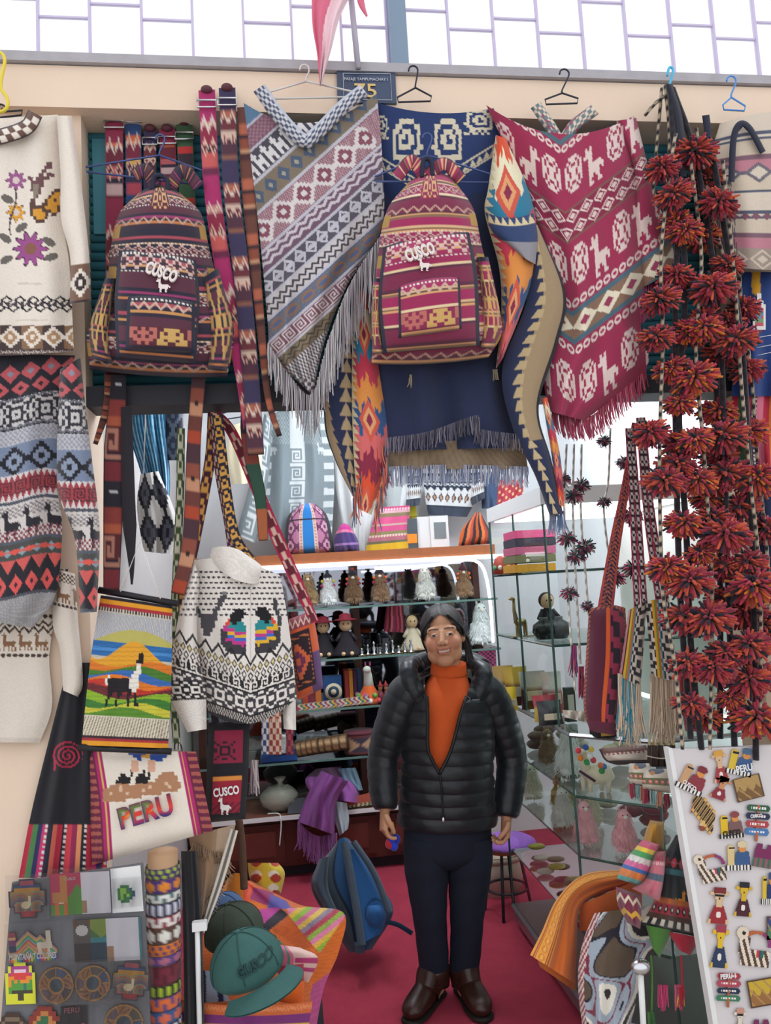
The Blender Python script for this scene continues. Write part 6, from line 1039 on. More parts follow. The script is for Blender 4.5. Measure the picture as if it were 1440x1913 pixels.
# ---- goods on the wooden shelf
Z1 = 1.835; YS = 4.62
t = thing('pink_backpack', 'pink woven backpack with a bright blue centre stripe on the wooden shelf', 'backpack', stand(580, YS, Z1))
def p_pk(p): p.fill(0xb87a98); q = p.T(p.U*4, p.V); q.spr(0, 1, 1, STEP*3, {'x': 0x6a3458, '.': 0xd0a0b4}); u = abs(p.U-.5); p.m((u < .2), 0xd8c0b8); p.m((u > .14) & (u < .17) & ((p.py/3).astype(int) % 2 == 0), 0xc8824a); p.m(u < .115, 0x2a7ac0); p.m(abs(p.V-.36) < .012, 0x23202a); p.m((u > .43), 0x23252c)
cloth('body', [(556, 946), (536, 970), (530, 1038)], [(590, 942), (612, 966), (626, 1034)], 4.66, p_pk, t, 90, 80, .09, pw=4, pv=10, bt=-4)
def pouch(label, L, R, Y, pat, base): t = thing('drawstring_pouch', label, 'pouch', base); cloth('bag', L, R, Y, pat, t, 50, 40, .06, .015, 2, bt=-6, pv=6); x, y = L[-1]; wire('drawstring', pxl([(x+16, y-2), (x+22, y+14), (x+28, y+4), (x+34, y+16)], Y-.09, 14), .003, mat('plum_string', 0x4a3a50, .9), t)
pouch('purple and magenta striped drawstring pouch on the shelf', [(634, 984), (624, 1006), (626, 1036)], [(654, 984), (668, 1008), (672, 1032)], 4.62, lambda p: p.stripes(0, 1, [(1, 0xc0308a), (.5, 0xd87a9a), (2, 0x4a3a70), (.3, 0x9a7ab0), (1.6, 0x453668)]), stand(648, 4.62, Z1)); pouch('orange and black striped drawstring pouch at the shelf end', [(884, 962), (862, 990), (856, 1020)], [(900, 962), (914, 990), (916, 1016)], 4.62, stripes_v([0xc8602c, 0x2a2630, 0xd87a40, 0xb84a38, 0x3a3038], 10), stand(886, 4.62, Z1))
def p_pt(p): p.stripes(0, 1, [(.8, 0xd04a7a), (.5, 0xe0b0b8), (.8, 0x8a7a5a), (1.4, 0xd85a8a), (.3, 0xc8b0a0), (1.2, 0xd0558a), (1, 0x8a8458), (.8, 0xb06a78), (.6, 0x6a6a50), (1.4, 0xd8b02c)]); p.T(p.U, p.V).dots(.03, .1, 12, 0xf0d0d8, .4); p.T(p.U, p.V).dots(.62, .7, 14, 0xe8c8c0, .4)
cloth('pink_tote', [(704, 948), (692, 990), (682, 1032)], [(766, 944), (764, 990), (768, 1024)], 4.68, p_pt, None, 70, 70, .06, .008, 2, label='pink and yellow striped woven tote on the wooden shelf', cat='bag')
def boxthing(name, label, cat, x0, x1, Y, z0, z1, d, m, extra=None, group=None):
    a, b = stand(x0, Y, z0), stand(x1, Y, z0); t = thing(name, label, cat, (a+b)/2, group); G().box((a.x, Y, z0), (b.x, Y+d, z1)).go('box', m, t, smooth=False)
    if extra: u0, v0, u1, v1, mm = extra; G().box((a.x+(b.x-a.x)*u0, Y-.004, z0+(z1-z0)*v0), (a.x+(b.x-a.x)*u1, Y+.002, z0+(z1-z0)*v1)).go('front_print', mm, t, smooth=False)
    return t
DKGREY = mat('slate_plastic', 0x4a5258, .5); boxthing('grey_box', 'dark grey box with orange label next to the pink tote', 'box', 762, 782, 4.66, Z1, Z1+.19, .1, DKGREY, (0, .2, .9, .5, mat('orange_label', 0xe08a2a, .5))); boxthing('white_box', 'plain white box on the wooden shelf', 'box', 782, 806, 4.68, Z1, Z1+.2, .12, WHITE); boxthing('electric_box', 'white meter box with a grey window on the wooden shelf', 'box', 806, 840, 4.66, Z1, Z1+.2, .1, WHITE, (.2, .3, .85, .8, mat('grey_window', 0x7a8084, .3)))
# ---- plush row on the upper glass shelf
Z2 = 1.516
for lab, px, h, c, hat_ in (('tan long haired plush alpaca, first on the glass shelf', 578, .19, 0xa0845c, None), ('white plush alpaca with green hat and yellow tassels', 615, .178, 0xe4e6e6, (0x2a2c38, 0x1f5a54, 0xd8c83a, 0xb0306a)), ('brown plush alpaca with red hat beside the white one', 662, .185, 0x7a5c40, (0x23222e, 0xb03a34, 0xe0682c, 0xb02a4a)), ('brown plush alpaca with red and yellow hat in mid shelf', 712, .185, 0x84664a, (0x23222e, 0xd8a030, 0xe0682c, 0xb02a4a)), ('large white plush alpaca with brown feet', 796, .2, 0xd4d6ce, None), ('curly brown plush alpaca with maroon hat at the shelf end', 868, .18, 0x8a6c4c, (0x4a2030, 0x5a2434, 0xe0682c, 0xe0682c))): plush(lab, stand(px, 4.66, Z2), h, c, 'plush alpacas on the glass shelf', hat_)
Z3 = 1.221; plush('white plush alpaca right of the shopkeeper', stand(902, 4.68, Z3), .25, 0xe6eaea, 'plush alpacas on the glass shelf')
def doll(label, base, h, hatc, dress, hair=0x241a1a, group='rag dolls'):
    t = thing('rag_doll', label, 'doll', base, group); b = Vector(base)+Vector((0, 0, .006))
    G().lathe(b, [(h*.34, 0), (h*.33, h*.06), (h*.2, h*.3), (h*.12, h*.5), (h*.07, h*.58)], 18, dress).go('dress', mat('doll_%06x' % dress, dress, .9), t)
    for k, c in ((.03, 0xe8e4e0), (.09, 0xb03a3c), (.13, 0x3a8a50)): G().lathe(b+Vector((0, 0, h*k)), [(h*(.345-k*.5), 0), (h*(.345-k*.5), h*.022)], 18, c).go('braid_trim', YARN, t)
    G().ell(b+Vector((0, -h*.02, h*.72)), (h*.15, h*.14, h*.17), 0xd8b48c, 16, 10).go('head', PAINT, t); G().ell(b+Vector((0, h*.04, h*.74)), (h*.18, h*.14, h*.18), hair, 14, 9).go('hair', YARN, t)
    for s in (-1, 1): G().ell(b+Vector((s*h*.055, -h*.155, h*.74)), (h*.018, h*.012, h*.022), 0x1c1414, 7, 5).go('eye', GLOSS, t); G().tube([b+Vector((s*h*.1, 0, h*.52)), b+Vector((s*h*.24, -h*.08, h*.34))], [h*.06, h*.045], 8, dress).go('arm', PAINT, t); G().ell(b+Vector((s*h*.1, -h*.32, h*.055)), (h*.05, h*.08, h*.05), 0xd8b48c, 8, 6).go('foot', PAINT, t)
    if hatc is not None: G().lathe(b+Vector((0, 0, h*.82)), [(h*.27, 0), (h*.28, h*.02), (h*.15, h*.05), (h*.14, h*.13), (h*.05, h*.17)], 20, hatc).go('hat', mat('dollhat_%06x' % hatc, hatc, .9), t)
    return t
doll('rag doll in a red hat and black dress on the second shelf', stand(648, 4.64, Z3), .25, 0x8a2436, 0x1f1a22); doll('rag doll in a red hat half hidden by the orange bag', stand(606, 4.68, Z3), .24, 0x8a2436, 0x1f1a22); doll('brown haired rag doll left of the shopkeeper', stand(772, 4.7, Z3), .235, None, 0xc8b8a0, 0x3a201c); doll('small rag doll in the glass tower', stand(1026, 3.3, 1.366), .2, None, 0x23202a, 0x3a201c)
cloth('maroon_textile', [(722, 1128), (716, 1180)], [(752, 1126), (758, 1182)], 4.75, stripes_v([0x7a2440, 0xb0384a, 0x5a2038, 0xc05a60, 0x7a2c4c], 10), None, 30, 30, .03, .01, 2, label='maroon striped textile hanging behind the silver ornaments', cat='textile')
SIL = mat('silver', 0xb8bcc0, .25, 1.)
for i in range(9):
    x = 676+i*11.5; b = stand(x, 4.6+.03*(i % 2), Z3); h = .045+.035*((i*7) % 3)/2; t = thing('silver_ornament', f'small silver ornament, {["first", "second", "third", "fourth", "fifth", "sixth", "seventh", "eighth", "ninth"][i]} in the row behind the shopkeeper', 'ornament', b, 'silver ornaments'); G().lathe(b, [(.018, 0), (.016, .006), (.006, .012), (.012, h*.5), (.004, h*.7), (.009, h*.85), (.002, h)], 10).go('figure', SIL, t); G().box(b+Vector((-.02, -.014, 0)), b+Vector((.02, .014, .004))).go('base', mat('gold_base', 0xb09048, .3, .8), t, smooth=False)
boxthing('black_case', 'small black case among the silver ornaments', 'case', 716, 728, 4.6, Z3, Z3+.09, .04, DARK); cloth('pink_textile', [(894, 1212), (890, 1262)], [(926, 1208), (928, 1266)], 4.6, lambda p: p.fill(0x3a2438).T(p.U, p.V).spr(0, 1, 4, ["x.", ".x"]*8, {'x': 0xb84a7a}), None, 30, 30, .03, label='plum and pink textile below the white plush', cat='textile')
Z4 = .941
t = boxthing('clock_box', 'blue box with a round printed dial on the third shelf', 'box', 606, 640, 4.62, Z4, Z4+.17, .08, mat('royal_blue', 0x1f4a80, .4)); c = stand(623, 4.615, Z4+.08); g = G()
for k in range(3): g.lathe(c, [(.05-.017*k, 0), (.05-.017*k, .003+.001*k)], 24, [0xd8c8a8, 0x2a3a5a, 0xd8c8a8][k], Matrix.Rotation(PI/2, 4, 'X'))
g.go('dial', PAINT, t)
for i, x in enumerate((646, 654, 662, 670)): boxthing('striped_notebook', f'{["first", "second", "third", "fourth"][i]} upright woven notebook beside the clock box', 'notebook', x, x+7, 4.68, Z4, Z4+.19, .12, mat('notebook_%d' % i, [0xb03a3a, 0xd88a30, 0x5a2a4a, 0x2c4a6a][i], .8), group='woven notebooks')
for i, x in enumerate((566, 578, 590)): boxthing('woven_notebook', f'{["left", "middle", "right"][i]} dark red woven notebook below the orange bag', 'notebook', x, x+11, 4.6, Z4, Z4+.12, .1, mat('wnb_%d' % i, [0xa8402c, 0x7a2c3c, 0xc06a30][i], .9), group='dark red notebooks')
t = thing('llama_doll', 'white llama doll in an orange flower skirt', 'figurine', stand(690, 4.64, Z4)); b = stand(690, 4.64, Z4); G().lathe(b, [(.07, 0), (.075, .02), (.06, .05), (.04, .08), (.03, .1)], 18, 0xd8602c).go('skirt', YARN, t); G().tube([b+Vector((0, 0, .09)), b+Vector((0, 0, .15)), b+Vector((-.005, -.01, .19))], [.032, .026, .022], 10, 0xe8e4de).go('neck', FUR, t); G().ell(b+Vector((-.008, -.03, .195)), (.024, .032, .022), 0xe8e4de).go('head', FUR, t)
for k in range(16): a = 2*PI*k/16; G().ell(b+Vector((.072*math.cos(a), .072*math.sin(a), .018+.03*(k % 2))), (.015, .015, .015), [0xe8e4de, 0x6aa848, 0xd84a5a, 0xb84a9a][k % 4], 8, 6).go('flower', YARN, t)
for s in (-1, 1): G().ell(b+Vector((s*.014, -.01, .225)), (.006, .006, .016), 0xd84a8a, 7, 5).go('ear', FUR, t)
for i, x in enumerate((712, 722)): b = stand(x, 4.6, Z4); t = thing('clay_figure', ('left' if i == 0 else 'right')+' small red clay figure by the llama doll', 'figurine', b, 'clay figures'); G().lathe(b, [(.022, 0), (.02, .04), (.01, .07)], 12, 0x6a2430).go('body', PAINT, t); G().ell(b+Vector((0, 0, .085)), (.013, .013, .016), 0xb07a58).go('head', PAINT, t); G().lathe(b+Vector((0, 0, .096)), [(.02, 0), (.008, .012), (.002, .03)], 10, 0xa03038).go('hat', PAINT, t)
cloth('striped_runner', [(556, 1316), (552, 1330)], [(690, 1298), (690, 1314)], 4.55, stripes_v([0xa83a50, 0xd8c8b0, 0x3a6a6a, 0xd8b040, 0x8a3a60, 0xb8c8c0], 30), None, 90, 8, .02, label='multicolour striped runner along the third shelf edge', cat='runner')
Z5 = .661
boxthing('blue_book', 'flat blue book under the small white plush', 'book', 488, 556, 4.56, Z5, Z5+.025, .2, mat('royal_blue2', 0x1f4a90, .4)); plush('tiny white plush alpaca on the blue book', stand(532, 4.62, Z5+.026), .105, 0xe8eaea, 'plush alpacas on the glass shelf')
for i, (x0, x1, z) in enumerate(((556, 596, .05), (594, 650, .06))): a, b = stand(x0, 4.6, Z5+z), stand(x1, 4.56, Z5+z+.02); t = thing('carved_roll', ('left' if i == 0 else 'right')+' brown carved gourd roll on the lowest shelf', 'roll', (a+b)/2-Vector((0, 0, .05)), 'carved rolls'); G().tube([a+(b-a)*k/16 for k in range(17)], .046, 14, cf=lambda i_, j: lin([0x7a5a3c, 0xb89468, 0x4a3424][(i_//2*3+j) % 3 if i_ % 4 else 2])).go('roll', PAINT, t); wire('tie', [a+(b-a)*.5+Vector((.048*math.cos(q), .048*math.sin(q), .048*math.sin(q+1.57)*0)) for q in (0, 1, 2, 3)], .003, DARK, t)
b = stand(672, 4.64, Z5); t = thing('woven_drum', 'small round woven drum box by the shopkeeper', 'drum', b); k = 32; g = G(); g.tube([b+Vector((0, 0, z)) for z in np.linspace(0, .11, 12)], .09, k, cf=lambda i, j: lin(0x6a3434 if i in (0, 1, 10, 11) else (0xb89070 if (abs((j % 8)-4)*1.2+abs(i-5.5)) < 4.4 else 0x3a3444))).go('drum', YARN, t); G().tube([b+Vector((0, 0, .11)), b+Vector((0, 0, .125))], [.092, .088], k, 0x6a3040).go('lid', YARN, t)
for i, (x, c1, c2) in enumerate(((494, 0x2c4a7a, 0xd8d0c8), (506, 0x8a3a34, 0xd8b8a0), (518, 0xa84a3a, 0xe0c8b0), (540, 0x6a2434, 0xa84a50))): ribbon('hanging_sash', [(x, 1322), (x+1, 1360), (x+1, 1410)], 13, 4.5, lambda p: p.fill(c1).zig(0, 1, 1, c2, .1).T(p.U, p.V).spr(0, 1, 1, ["x..x", ".xx.", ".xx.", "x..x"]*4, {'x': c2}), None, 40, 8, .004, label=f'{["navy", "rust", "orange", "maroon"][i]} woven sash behind the turtleneck', cat='sash', group='hanging sashes')
fringe('braided_tassel', [(470, 1420), (480, 1420)], 60, 18, [0x8a7a80, 0x5a4450, 0xb8a8a8], 2.37, None, .004, 5, label='grey and plum braided tassel beside the pouch', cat='tassel')
# ---- on the counter
ZC = .364
t = thing('plastic_bag', 'knotted clear plastic bag on the counter', 'bag', stand(522, 4.66, ZC)); b = stand(522, 4.66, ZC); BAGM = mat('milky_plastic', 0xb8b8a8, .35, alpha=.75); G().ell(b+Vector((0, 0, .07)), (.11, .08, .075), 0xb8b8a8, 20, 12, None, lambda V: V*(1+.07*np.sin(V[:, :1]*13+V[:, 2:]*9))).go('bag', BAGM, t); G().lathe(b+Vector((.01, 0, .135)), [(.03, 0), (.012, .02), (.035, .05)], 12).go('knot', BAGM, t)
def p_sh(p): p.fill(0x8a4a92).m((p.U*18).astype(int) % 5 == 0, 0x7c4084)
t = thing('purple_shawl', 'purple fringed shawl draped over the counter edge', 'shawl', at(610, 1600, 4.5)); cloth('front_drape', [(600, 1440), (572, 1490), (556, 1535)], [(650, 1460), (628, 1500), (625, 1560)], 4.475, p_sh, t, 40, 50, .06, .025, 2.2); cloth('top_heap', [(590, 1436), (570, 1458), (585, 1490)], [(636, 1432), (668, 1470), (670, 1500)], (4.66, 4.56), lambda p: p.fill(0x9a58a2).m(p.V < .35, 0x5a3a54), t, 40, 40, .08, .03, 2); fringe('fringe', [(556, 1534), (580, 1556), (600, 1562), (628, 1556)], [44, 50, 44], 90, [0x9a58a2, 0x84488c, 0xa86ab0], 4.46, t, .004, 4)
cloth('pale_blue_cloth', [(622, 1496), (624, 1530), (634, 1562)], [(648, 1500), (652, 1530), (650, 1548)], 4.52, 0xbfd4dc, None, 20, 24, .03, .01, 2, label='pale blue cloth hanging off the counter', cat='cloth'); cloth('blue_scarf', [(628, 1436), (630, 1460), (650, 1478)], [(664, 1434), (672, 1456), (678, 1476)], 4.62, lambda p: p.fill(0x7a98ac).m((p.U*12).astype(int) % 3 == 0, 0x6a889c), None, 24, 24, .06, .02, 2, label='grey blue scarf crumpled on the counter', cat='scarf'); cloth('red_mat', [(640, 1494), (648, 1510)], [(700, 1478), (706, 1502)], 4.57, lambda p: p.fill(0xb85a48).m(p.V > .7, 0xd8c8a0).m((p.V > .7) & ((p.px/4).astype(int) % 2 == 0), 0x4a5a40), None, 30, 12, .02, label='red knitted mat with cream edge on the counter', cat='mat')
b = stand(556, 4.6, ZC); t = thing('phone_stand', 'black desk phone on the counter', 'phone', b); mk('body', [tuple(b+Vector(q)) for q in ((-.06, -.03, 0), (.06, -.03, 0), (.06, .06, 0), (-.06, .06, 0), (-.04, .02, .07), (.05, .02, .07), (.05, .06, .07), (-.04, .06, .07))], [(0, 3, 2, 1), (4, 5, 6, 7), (0, 1, 5, 4), (1, 2, 6, 5), (2, 3, 7, 6), (3, 0, 4, 7)], DARK, t, smooth=False)
wire('white_cable', [stand(500, 4.6, ZC+.004), stand(520, 4.58, ZC+.004), at(524, 1528, 4.54), at(525, 1545, 4.54), at(522, 1580, 4.54)], .004, WHITE, None, 6, 30, label='white charging cable hanging over the counter edge', cat='cable')
# ---- stool with cushion and basket
sx, sy = stand(942, 3.85, .31).x, 3.85; t = thing('metal_stool', 'black metal stool with a wooden seat behind the shopkeeper', 'stool', (sx, sy, 0)); G().lathe((sx, sy, .3), [(.105, 0), (.11, .01), (.105, .022)], 24).go('seat', WOOD, t)
for k in range(4): a = PI/4+k*PI/2+.3; G().tube([(sx+.07*math.cos(a), sy+.07*math.sin(a), .3), (sx+.12*math.cos(a), sy+.12*math.sin(a), 0)], .008, 7).go('leg', DARK, t)
G().tube([(sx+.1*math.cos(a), sy+.1*math.sin(a), .12) for a in np.linspace(0, 2*PI, 25)], .006, 6).go('foot_ring', DARK, t)
g = G(); k = 40; pr = [(.02, .036), (.06, .038), (.1, .034), (.13, .018), (.135, .004), (.12, 0)]; g.lathe((sx+.02, sy-.01, .323), pr[::-1], k, 0x9a6ac0); c = g.go('crochet_cushion', mat('purple_crochet', 0x9a66c0, 1., bump=1., bscale=120), None, label='purple crocheted cushion on the stool', cat='cushion')
t = thing('cream_basket', 'round cream fabric basket behind the stool', 'basket', (sx+.02, sy+.3, 0)); G().lathe((sx+.02, sy+.3, 0), [(.13, 0), (.15, .1), (.16, .2), (.15, .2), (.135, .02)], 24).go('basket', mat('cream_canvas', 0xcfc4b0, .9, noise=.15), t); G().lathe((sx+.02, sy+.3, .17), [(.162, 0), (.162, .03)], 24).go('rim', mat('rim', 0xb8ab96, .9), t)
# ---- things in the tower and on the case
def packet(label, px, Y, Z, w_, h, c1, c2, lean=0.):
    b = stand(px, Y, Z); t = thing('sweet_packet', label, 'packet', b, 'packets on the case'); V = []; F = []; n = 8
    for s in (-1, 1):
        for i in range(n+1):
            for j in range(n+1): u, v = i/n*2-1, j/n; V.append((b.x+u*w_/2*(1-.08*math.sin(v*PI)), b.y+lean*v+s*.022*(1-u*u)*math.sin(PI*min(1, v*1.05)), b.z+v*h))
    for s in range(2):
        for i in range(n):
            for j in range(n): o = s*(n+1)**2; q = (o+i*(n+1)+j, o+(i+1)*(n+1)+j, o+(i+1)*(n+1)+j+1, o+i*(n+1)+j+1); F.append(q if s == 0 else q[::-1])
    V = np.array(V); C = np.where(((V[:, 2]-b.z)/h > .62)[:, None], lin(c2), lin(c1)); mk('packet', V, F, GLOSS, t, C); G().box(b+Vector((-w_*.3, lean*.4-.027, h*.25)), b+Vector((w_*.3, lean*.4-.02, h*.5))).go('label', mat('packet_label', 0xd8c8b0, .5), t, smooth=False)
ZT0 = 1.056
for i, (px, Y, w_, h, c1, c2, lab) in enumerate(((945, 3.5, .1, .17, 0x6a3434, 0xc8a060, 'maroon sweet packet at the rear of the case top'), (968, 3.42, .11, .17, 0x5a2c34, 0xd8b048, 'plum sweet packet with golden top'), (1000, 3.3, .12, .16, 0x5a2a2c, 0xc8c0b8, 'dark brown chocolate packet'), (1036, 3.15, .09, .17, 0xa84a4a, 0xe0d8d4, 'red and white sweet packet'), (956, 3.3, .06, .1, 0xe0b82c, 0xe0b82c, 'small yellow sweet packet'), (1022, 3.0, .1, .1, 0xc8a83a, 0xb03a4a, 'yellow and red lollipop bag'), (1030, 2.92, .1, .09, 0x24242a, 0x3a3a40, 'black foil packet on the case top'))): packet(lab, px, Y, ZT0, w_, h, c1, c2, .02)
boxthing('guide_book', 'dark green guide book standing on the case', 'book', 1060, 1078, 2.95, ZT0, ZT0+.13, .03, mat('book_green', 0x2c3a34, .4), (.2, .2, .8, .8, mat('book_print', 0xc8c4b8, .5))); cloth('white_folded_cloth', [(1050, 1326), (1054, 1340)], [(1112, 1330), (1104, 1352)], 2.8, 0xcfc6b8, None, 24, 10, .04, .02, 3, label='crumpled off white cloth on the case top', cat='cloth')
boxthing('gold_label_box', 'small black box with gold print at the case corner', 'box', 1118, 1152, 2.62, ZT0, ZT0+.035, .08, BLKI, (.15, .2, .85, .8, mat('gold_print', 0xb8904a, .4)))
t = thing('brass_llama', 'tall thin brass llama in the glass tower', 'figurine', stand(975, 3.35, 1.366)); b = stand(975, 3.35, 1.366); BRS = mat('brass', 0xb09a70, .3, .9); g = G(); g.tube([b+Vector((.02, 0, .06)), b+Vector((-.02, 0, .065))], .016, 8); g.tube([b+Vector((-.02, 0, .06)), b+Vector((-.028, 0, .12)), b+Vector((-.025, 0, .165))], [.013, .008, .007], 8); g.ell(b+Vector((-.035, 0, .168)), (.016, .008, .008)); [g.tube([b+Vector((x, 0, .06)), b+Vector((x, 0, 0))], [.006, .004], 6) for x in (-.022, -.012, .012, .022)]; g.go('body', BRS, t); G().box(b+Vector((-.05, -.03, -.0)), b+Vector((.09, .03, .004))).go('base', BRS, t, smooth=False)
for i, (px, c) in enumerate(((1018, 0x1c1c20), (1046, 0x4a4a50))): b = stand(px, 3.12, 1.366); G().lathe(b, [(.03, 0), (.05, .03), (.045, .06), (.015, .08), (.018, .09)], 18).go('pottery_vase', mat('glaze_%d' % i, c, .15), None, label=('black' if i == 0 else 'grey')+' glazed round vase in the tower', cat='vase')
b = stand(945, 3.5, 1.646); t = thing('lacquer_box', 'red flower painted trinket box in the tower', 'box', b); G().lathe(b, [(.06, 0), (.06, .04), (.05, .07), (.03, .085)], 6, 0xa8402c).go('box', PAINT, t); [G().ell(b+Vector((.055*math.cos(a), .055*math.sin(a), .03)), (.012, .012, .012), c, 8, 5).go('flower', PAINT, t) for a, c in ((4, 0xe0d8d0), (4.7, 0xe0b040), (5.4, 0xd86a5a), (3.4, 0x5a9a6a))]
for i, (z, c) in enumerate(((0, 0xb8882c), (.04, 0x6a6a48), (.075, 0xb05a78), (.11, 0x3a3844), (.145, 0xc8507a))): b = stand(998, 3.2, 1.646+z); G().box(b+Vector((-.09, -.02, .001)), b+Vector((.09, .16, .034))).go('folded_textile', mat('fold_%d' % i, c, .9, bump=.5, bscale=200), None, smooth=False, label=f'{["mustard", "olive", "rose", "charcoal", "pink"][i]} folded textile in the tower stack', cat='textile', group='folded textiles')
for i, Y in enumerate((3.5, 3.3, 3.12, 2.95)): b = Vector((1.08, Y, .36)); g = G(); [g.ell(b+Vector((rp.uniform(-.06, .06), rp.uniform(-.06, .06), .012+.012*k)), (.04, .03, .01), [0x8a7a5a, 0xd0c8b8, 0x4a4438, 0xb8a840][(k+i) % 4], 10, 6) for k in range(4)]; g.go('keyring_heap', GLOSS, None, label=f'{["rear", "second", "third", "front"][i]} heap of flat key rings on the low case shelf', cat='key rings', group='key ring heaps')

for i, (nm, Y, py) in enumerate((('rail holding the striped trousers', 3.1, 690), ('rail holding the cream shirt', 4.2, 745))): z = at(300, py, Y).z+.004; t = thing('clothes_rail', 'steel '+nm, 'rail', (.5, Y, z)); G().tube([(-.62, Y, z), (1.8, Y, z)], .01, 10).go('tube', CHROME, t); [G().tube([(x, Y, z), (x, Y, 3.)], .006, 8).go('drop_rod', CHROME, t) for x in (-.4, .6, 1.6)]

wire('shawl_cord', pxl([(268, 890), (272, 770), (274, 690)], 2.98)+[Vector((at(274, 690, 3.1).x, 3.1, at(300, 690, 3.1).z))], .002, mat('white_string2', 0xe8e4de, .8), [o for o in COL.objects if o.name.startswith('patterned_shawl')][0])
# ================================================================== the shopkeeper
PY = 3.12
def loft(g, P, RX, RY, side=(1, 0, 0), k=24, c=None, n=None, cf=None, rf=None):
    P = np.array([tuple(p) for p in P]); RX = np.asarray(RX, float); RY = np.asarray(RY, float)
    if n: Q = resample(np.c_[P, RX, RY], n); P, RX, RY = Q[:, :3], Q[:, 3], Q[:, 4]
    T = np.gradient(P, axis=0); T /= np.linalg.norm(T, axis=1)[:, None]+1e-9; A = np.arange(k)*2*PI/k; V = []; s = np.asarray(side, float)
    L = np.r_[0, np.cumsum(np.linalg.norm(np.diff(P, axis=0), axis=1))]
    for i in range(len(P)):
        a = s-T[i]*(s@T[i]); a /= np.linalg.norm(a); b = np.cross(T[i], a); f = rf(L[i], A) if rf else 1.
        V.append(P[i]+(np.cos(A)*RX[i]*f)[:, None]*a+(np.sin(A)*RY[i]*f)[:, None]*b)
    n = len(P); F = [(i*k+j, i*k+(j+1) % k, (i+1)*k+(j+1) % k, (i+1)*k+j) for i in range(n-1) for j in range(k)]
    F += [tuple(range(k))[::-1], tuple((n-1)*k+j for j in range(k))]; g.add(np.concatenate(V), F, c); return g
PXM = 3.14/CF
person = thing('person', 'smiling woman in black puffer jacket, orange turtleneck and brown boots', 'person', atZ(842, 1868, 0.))
HC = at(827, 1186, PY)
HR = Matrix.Rotation(math.radians(-4), 3, 'Y') @ Matrix.Rotation(math.radians(-13), 3, 'Z') @ Matrix.Rotation(math.radians(-2), 3, 'X')
def H(x, y, z): return HC+HR@Vector((x, y, z))
HM = HR.to_4x4()
b = G(); SK = lin(0xc08c6c)
def he(c, r, nu=22, nv=16): b.ell(H(*c), r, SK, nu, nv, HM)
he((0, .02, .028), (.080, .098, .094), 30, 22); he((0, -.022, -.028), (.073, .078, .098), 30, 22); he((.0, -.056, -.098), (.037, .038, .028)); 
for s in (-1, 1): he((s*.040, -.062, -.03), (.031, .034, .032)); he((s*.03, -.068, .022), (.03, .018, .018)); he((s*.031, -.0865, .004), (.0165, .0095, .008)); he((s*.0125, -.106, -.029), (.0095, .011, .0085)); he((s*.042, -.035, -.072), (.028, .038, .036)); he((s*.078, .012, -.01), (.012, .02, .03))
b.tube([H(0, -.088, .02), H(-.001, -.104, -.006), H(-.002, -.1175, -.026)], [.009, .0105, .0125], 12, SK); he((-.002, -.114, -.027), (.013, .012, .010)); he((0, -.092, -.0525), (.028, .012, .007)); he((0, -.091, -.069), (.024, .012, .0075)); he((0, -.080, -.06), (.034, .012, .016))
neck0 = at(836, 1275, PY+.03); b.tube([H(0, .02, -.05), H(.0, .02, -.11), neck0], [.058, .054, .066], 20, SK)
SH = {-1: at(752, 1300, PY+.01), 1: at(918, 1300, PY+.01)}; EL = {-1: at(716, 1412, PY+.02), 1: at(955, 1415, PY+.02)}; WR = {-1: at(719, 1512, PY-.05), 1: at(946, 1526, PY-.05)}
hip = at(836, 1540, PY); tor = [at(836, 1275, PY+.03), at(836, 1320, PY+.02), at(836, 1430, PY), hip]
loft(b, tor, [.06, .15, .15, .155], [.055, .09, .10, .1], k=28, n=24, c=SK)
KN = {-1: at(801, 1690, PY-.01), 1: at(873, 1690, PY-.01)}; AN = {-1: at(812, 1822, PY+.02), 1: at(868, 1822, PY+.02)}; HJ = {-1: at(797, 1560, PY), 1: at(876, 1560, PY)}
for s in (-1, 1):
    b.tube([tor[1]+Vector((s*.1, 0, 0)), SH[s], EL[s], WR[s]], [.05, .048, .038, .026], 14, SK); b.tube([HJ[s]+Vector((0, 0, .05)), HJ[s], KN[s], AN[s], AN[s]-Vector((0, 0, .06))], [.085, .08, .055, .04, .034], 16, SK); _tp = atZ(*((776, 1893) if s < 0 else (897, 1888)), .02); _d = Vector((_tp.x-AN[s].x, _tp.y-AN[s].y-.02, 0)).normalized(); b.tube([AN[s]-Vector((0, 0, .06)), Vector((AN[s].x, AN[s].y+.02, .055))+_d*.05, Vector((AN[s].x, AN[s].y+.02, .042))+_d*.15], [.034, .03, .02], 12, SK)
def hand(s, w, tip, curl):
    d = (tip-w).normalized(); sd = Vector((0, 1, 0)); sd = (sd-d*sd.dot(d)).normalized(); nr = d.cross(sd).normalized()*(-s)     # nr points to the thigh side (palm)
    L = .078; pal = w+d*L
    loft(b, [w-d*.01, w+d*.03, w+d*L], [.024, .037, .04], [.02, .018, .016], tuple(sd), 14, SK, 8)
    for i, (o, l) in enumerate(((-.030, .068), (-.010, .076), (.010, .071), (.029, .056))):
        r0 = w+d*(L-.012)+sd*o; k1 = curl*(.35+.05*i); p = [r0]; a = 0.
        for q, ln in enumerate((.46, .3, .24)): a += k1*(1 if q else .7); p.append(p[-1]+(d*math.cos(a)+nr*math.sin(a))*l*ln)
        b.tube(resample(np.array([tuple(x) for x in p]), 9), np.linspace(.0098, .0072, 9), 9, SK)
    t0 = w+d*.022-sd*.03; b.tube(resample(np.array([tuple(x) for x in (t0, t0+d*.025-sd*.016+nr*.012, t0+d*.048-sd*.014+nr*.028, t0+d*.062-sd*.004+nr*.036)]), 9), np.linspace(.0125, .0085, 9), 9, SK)
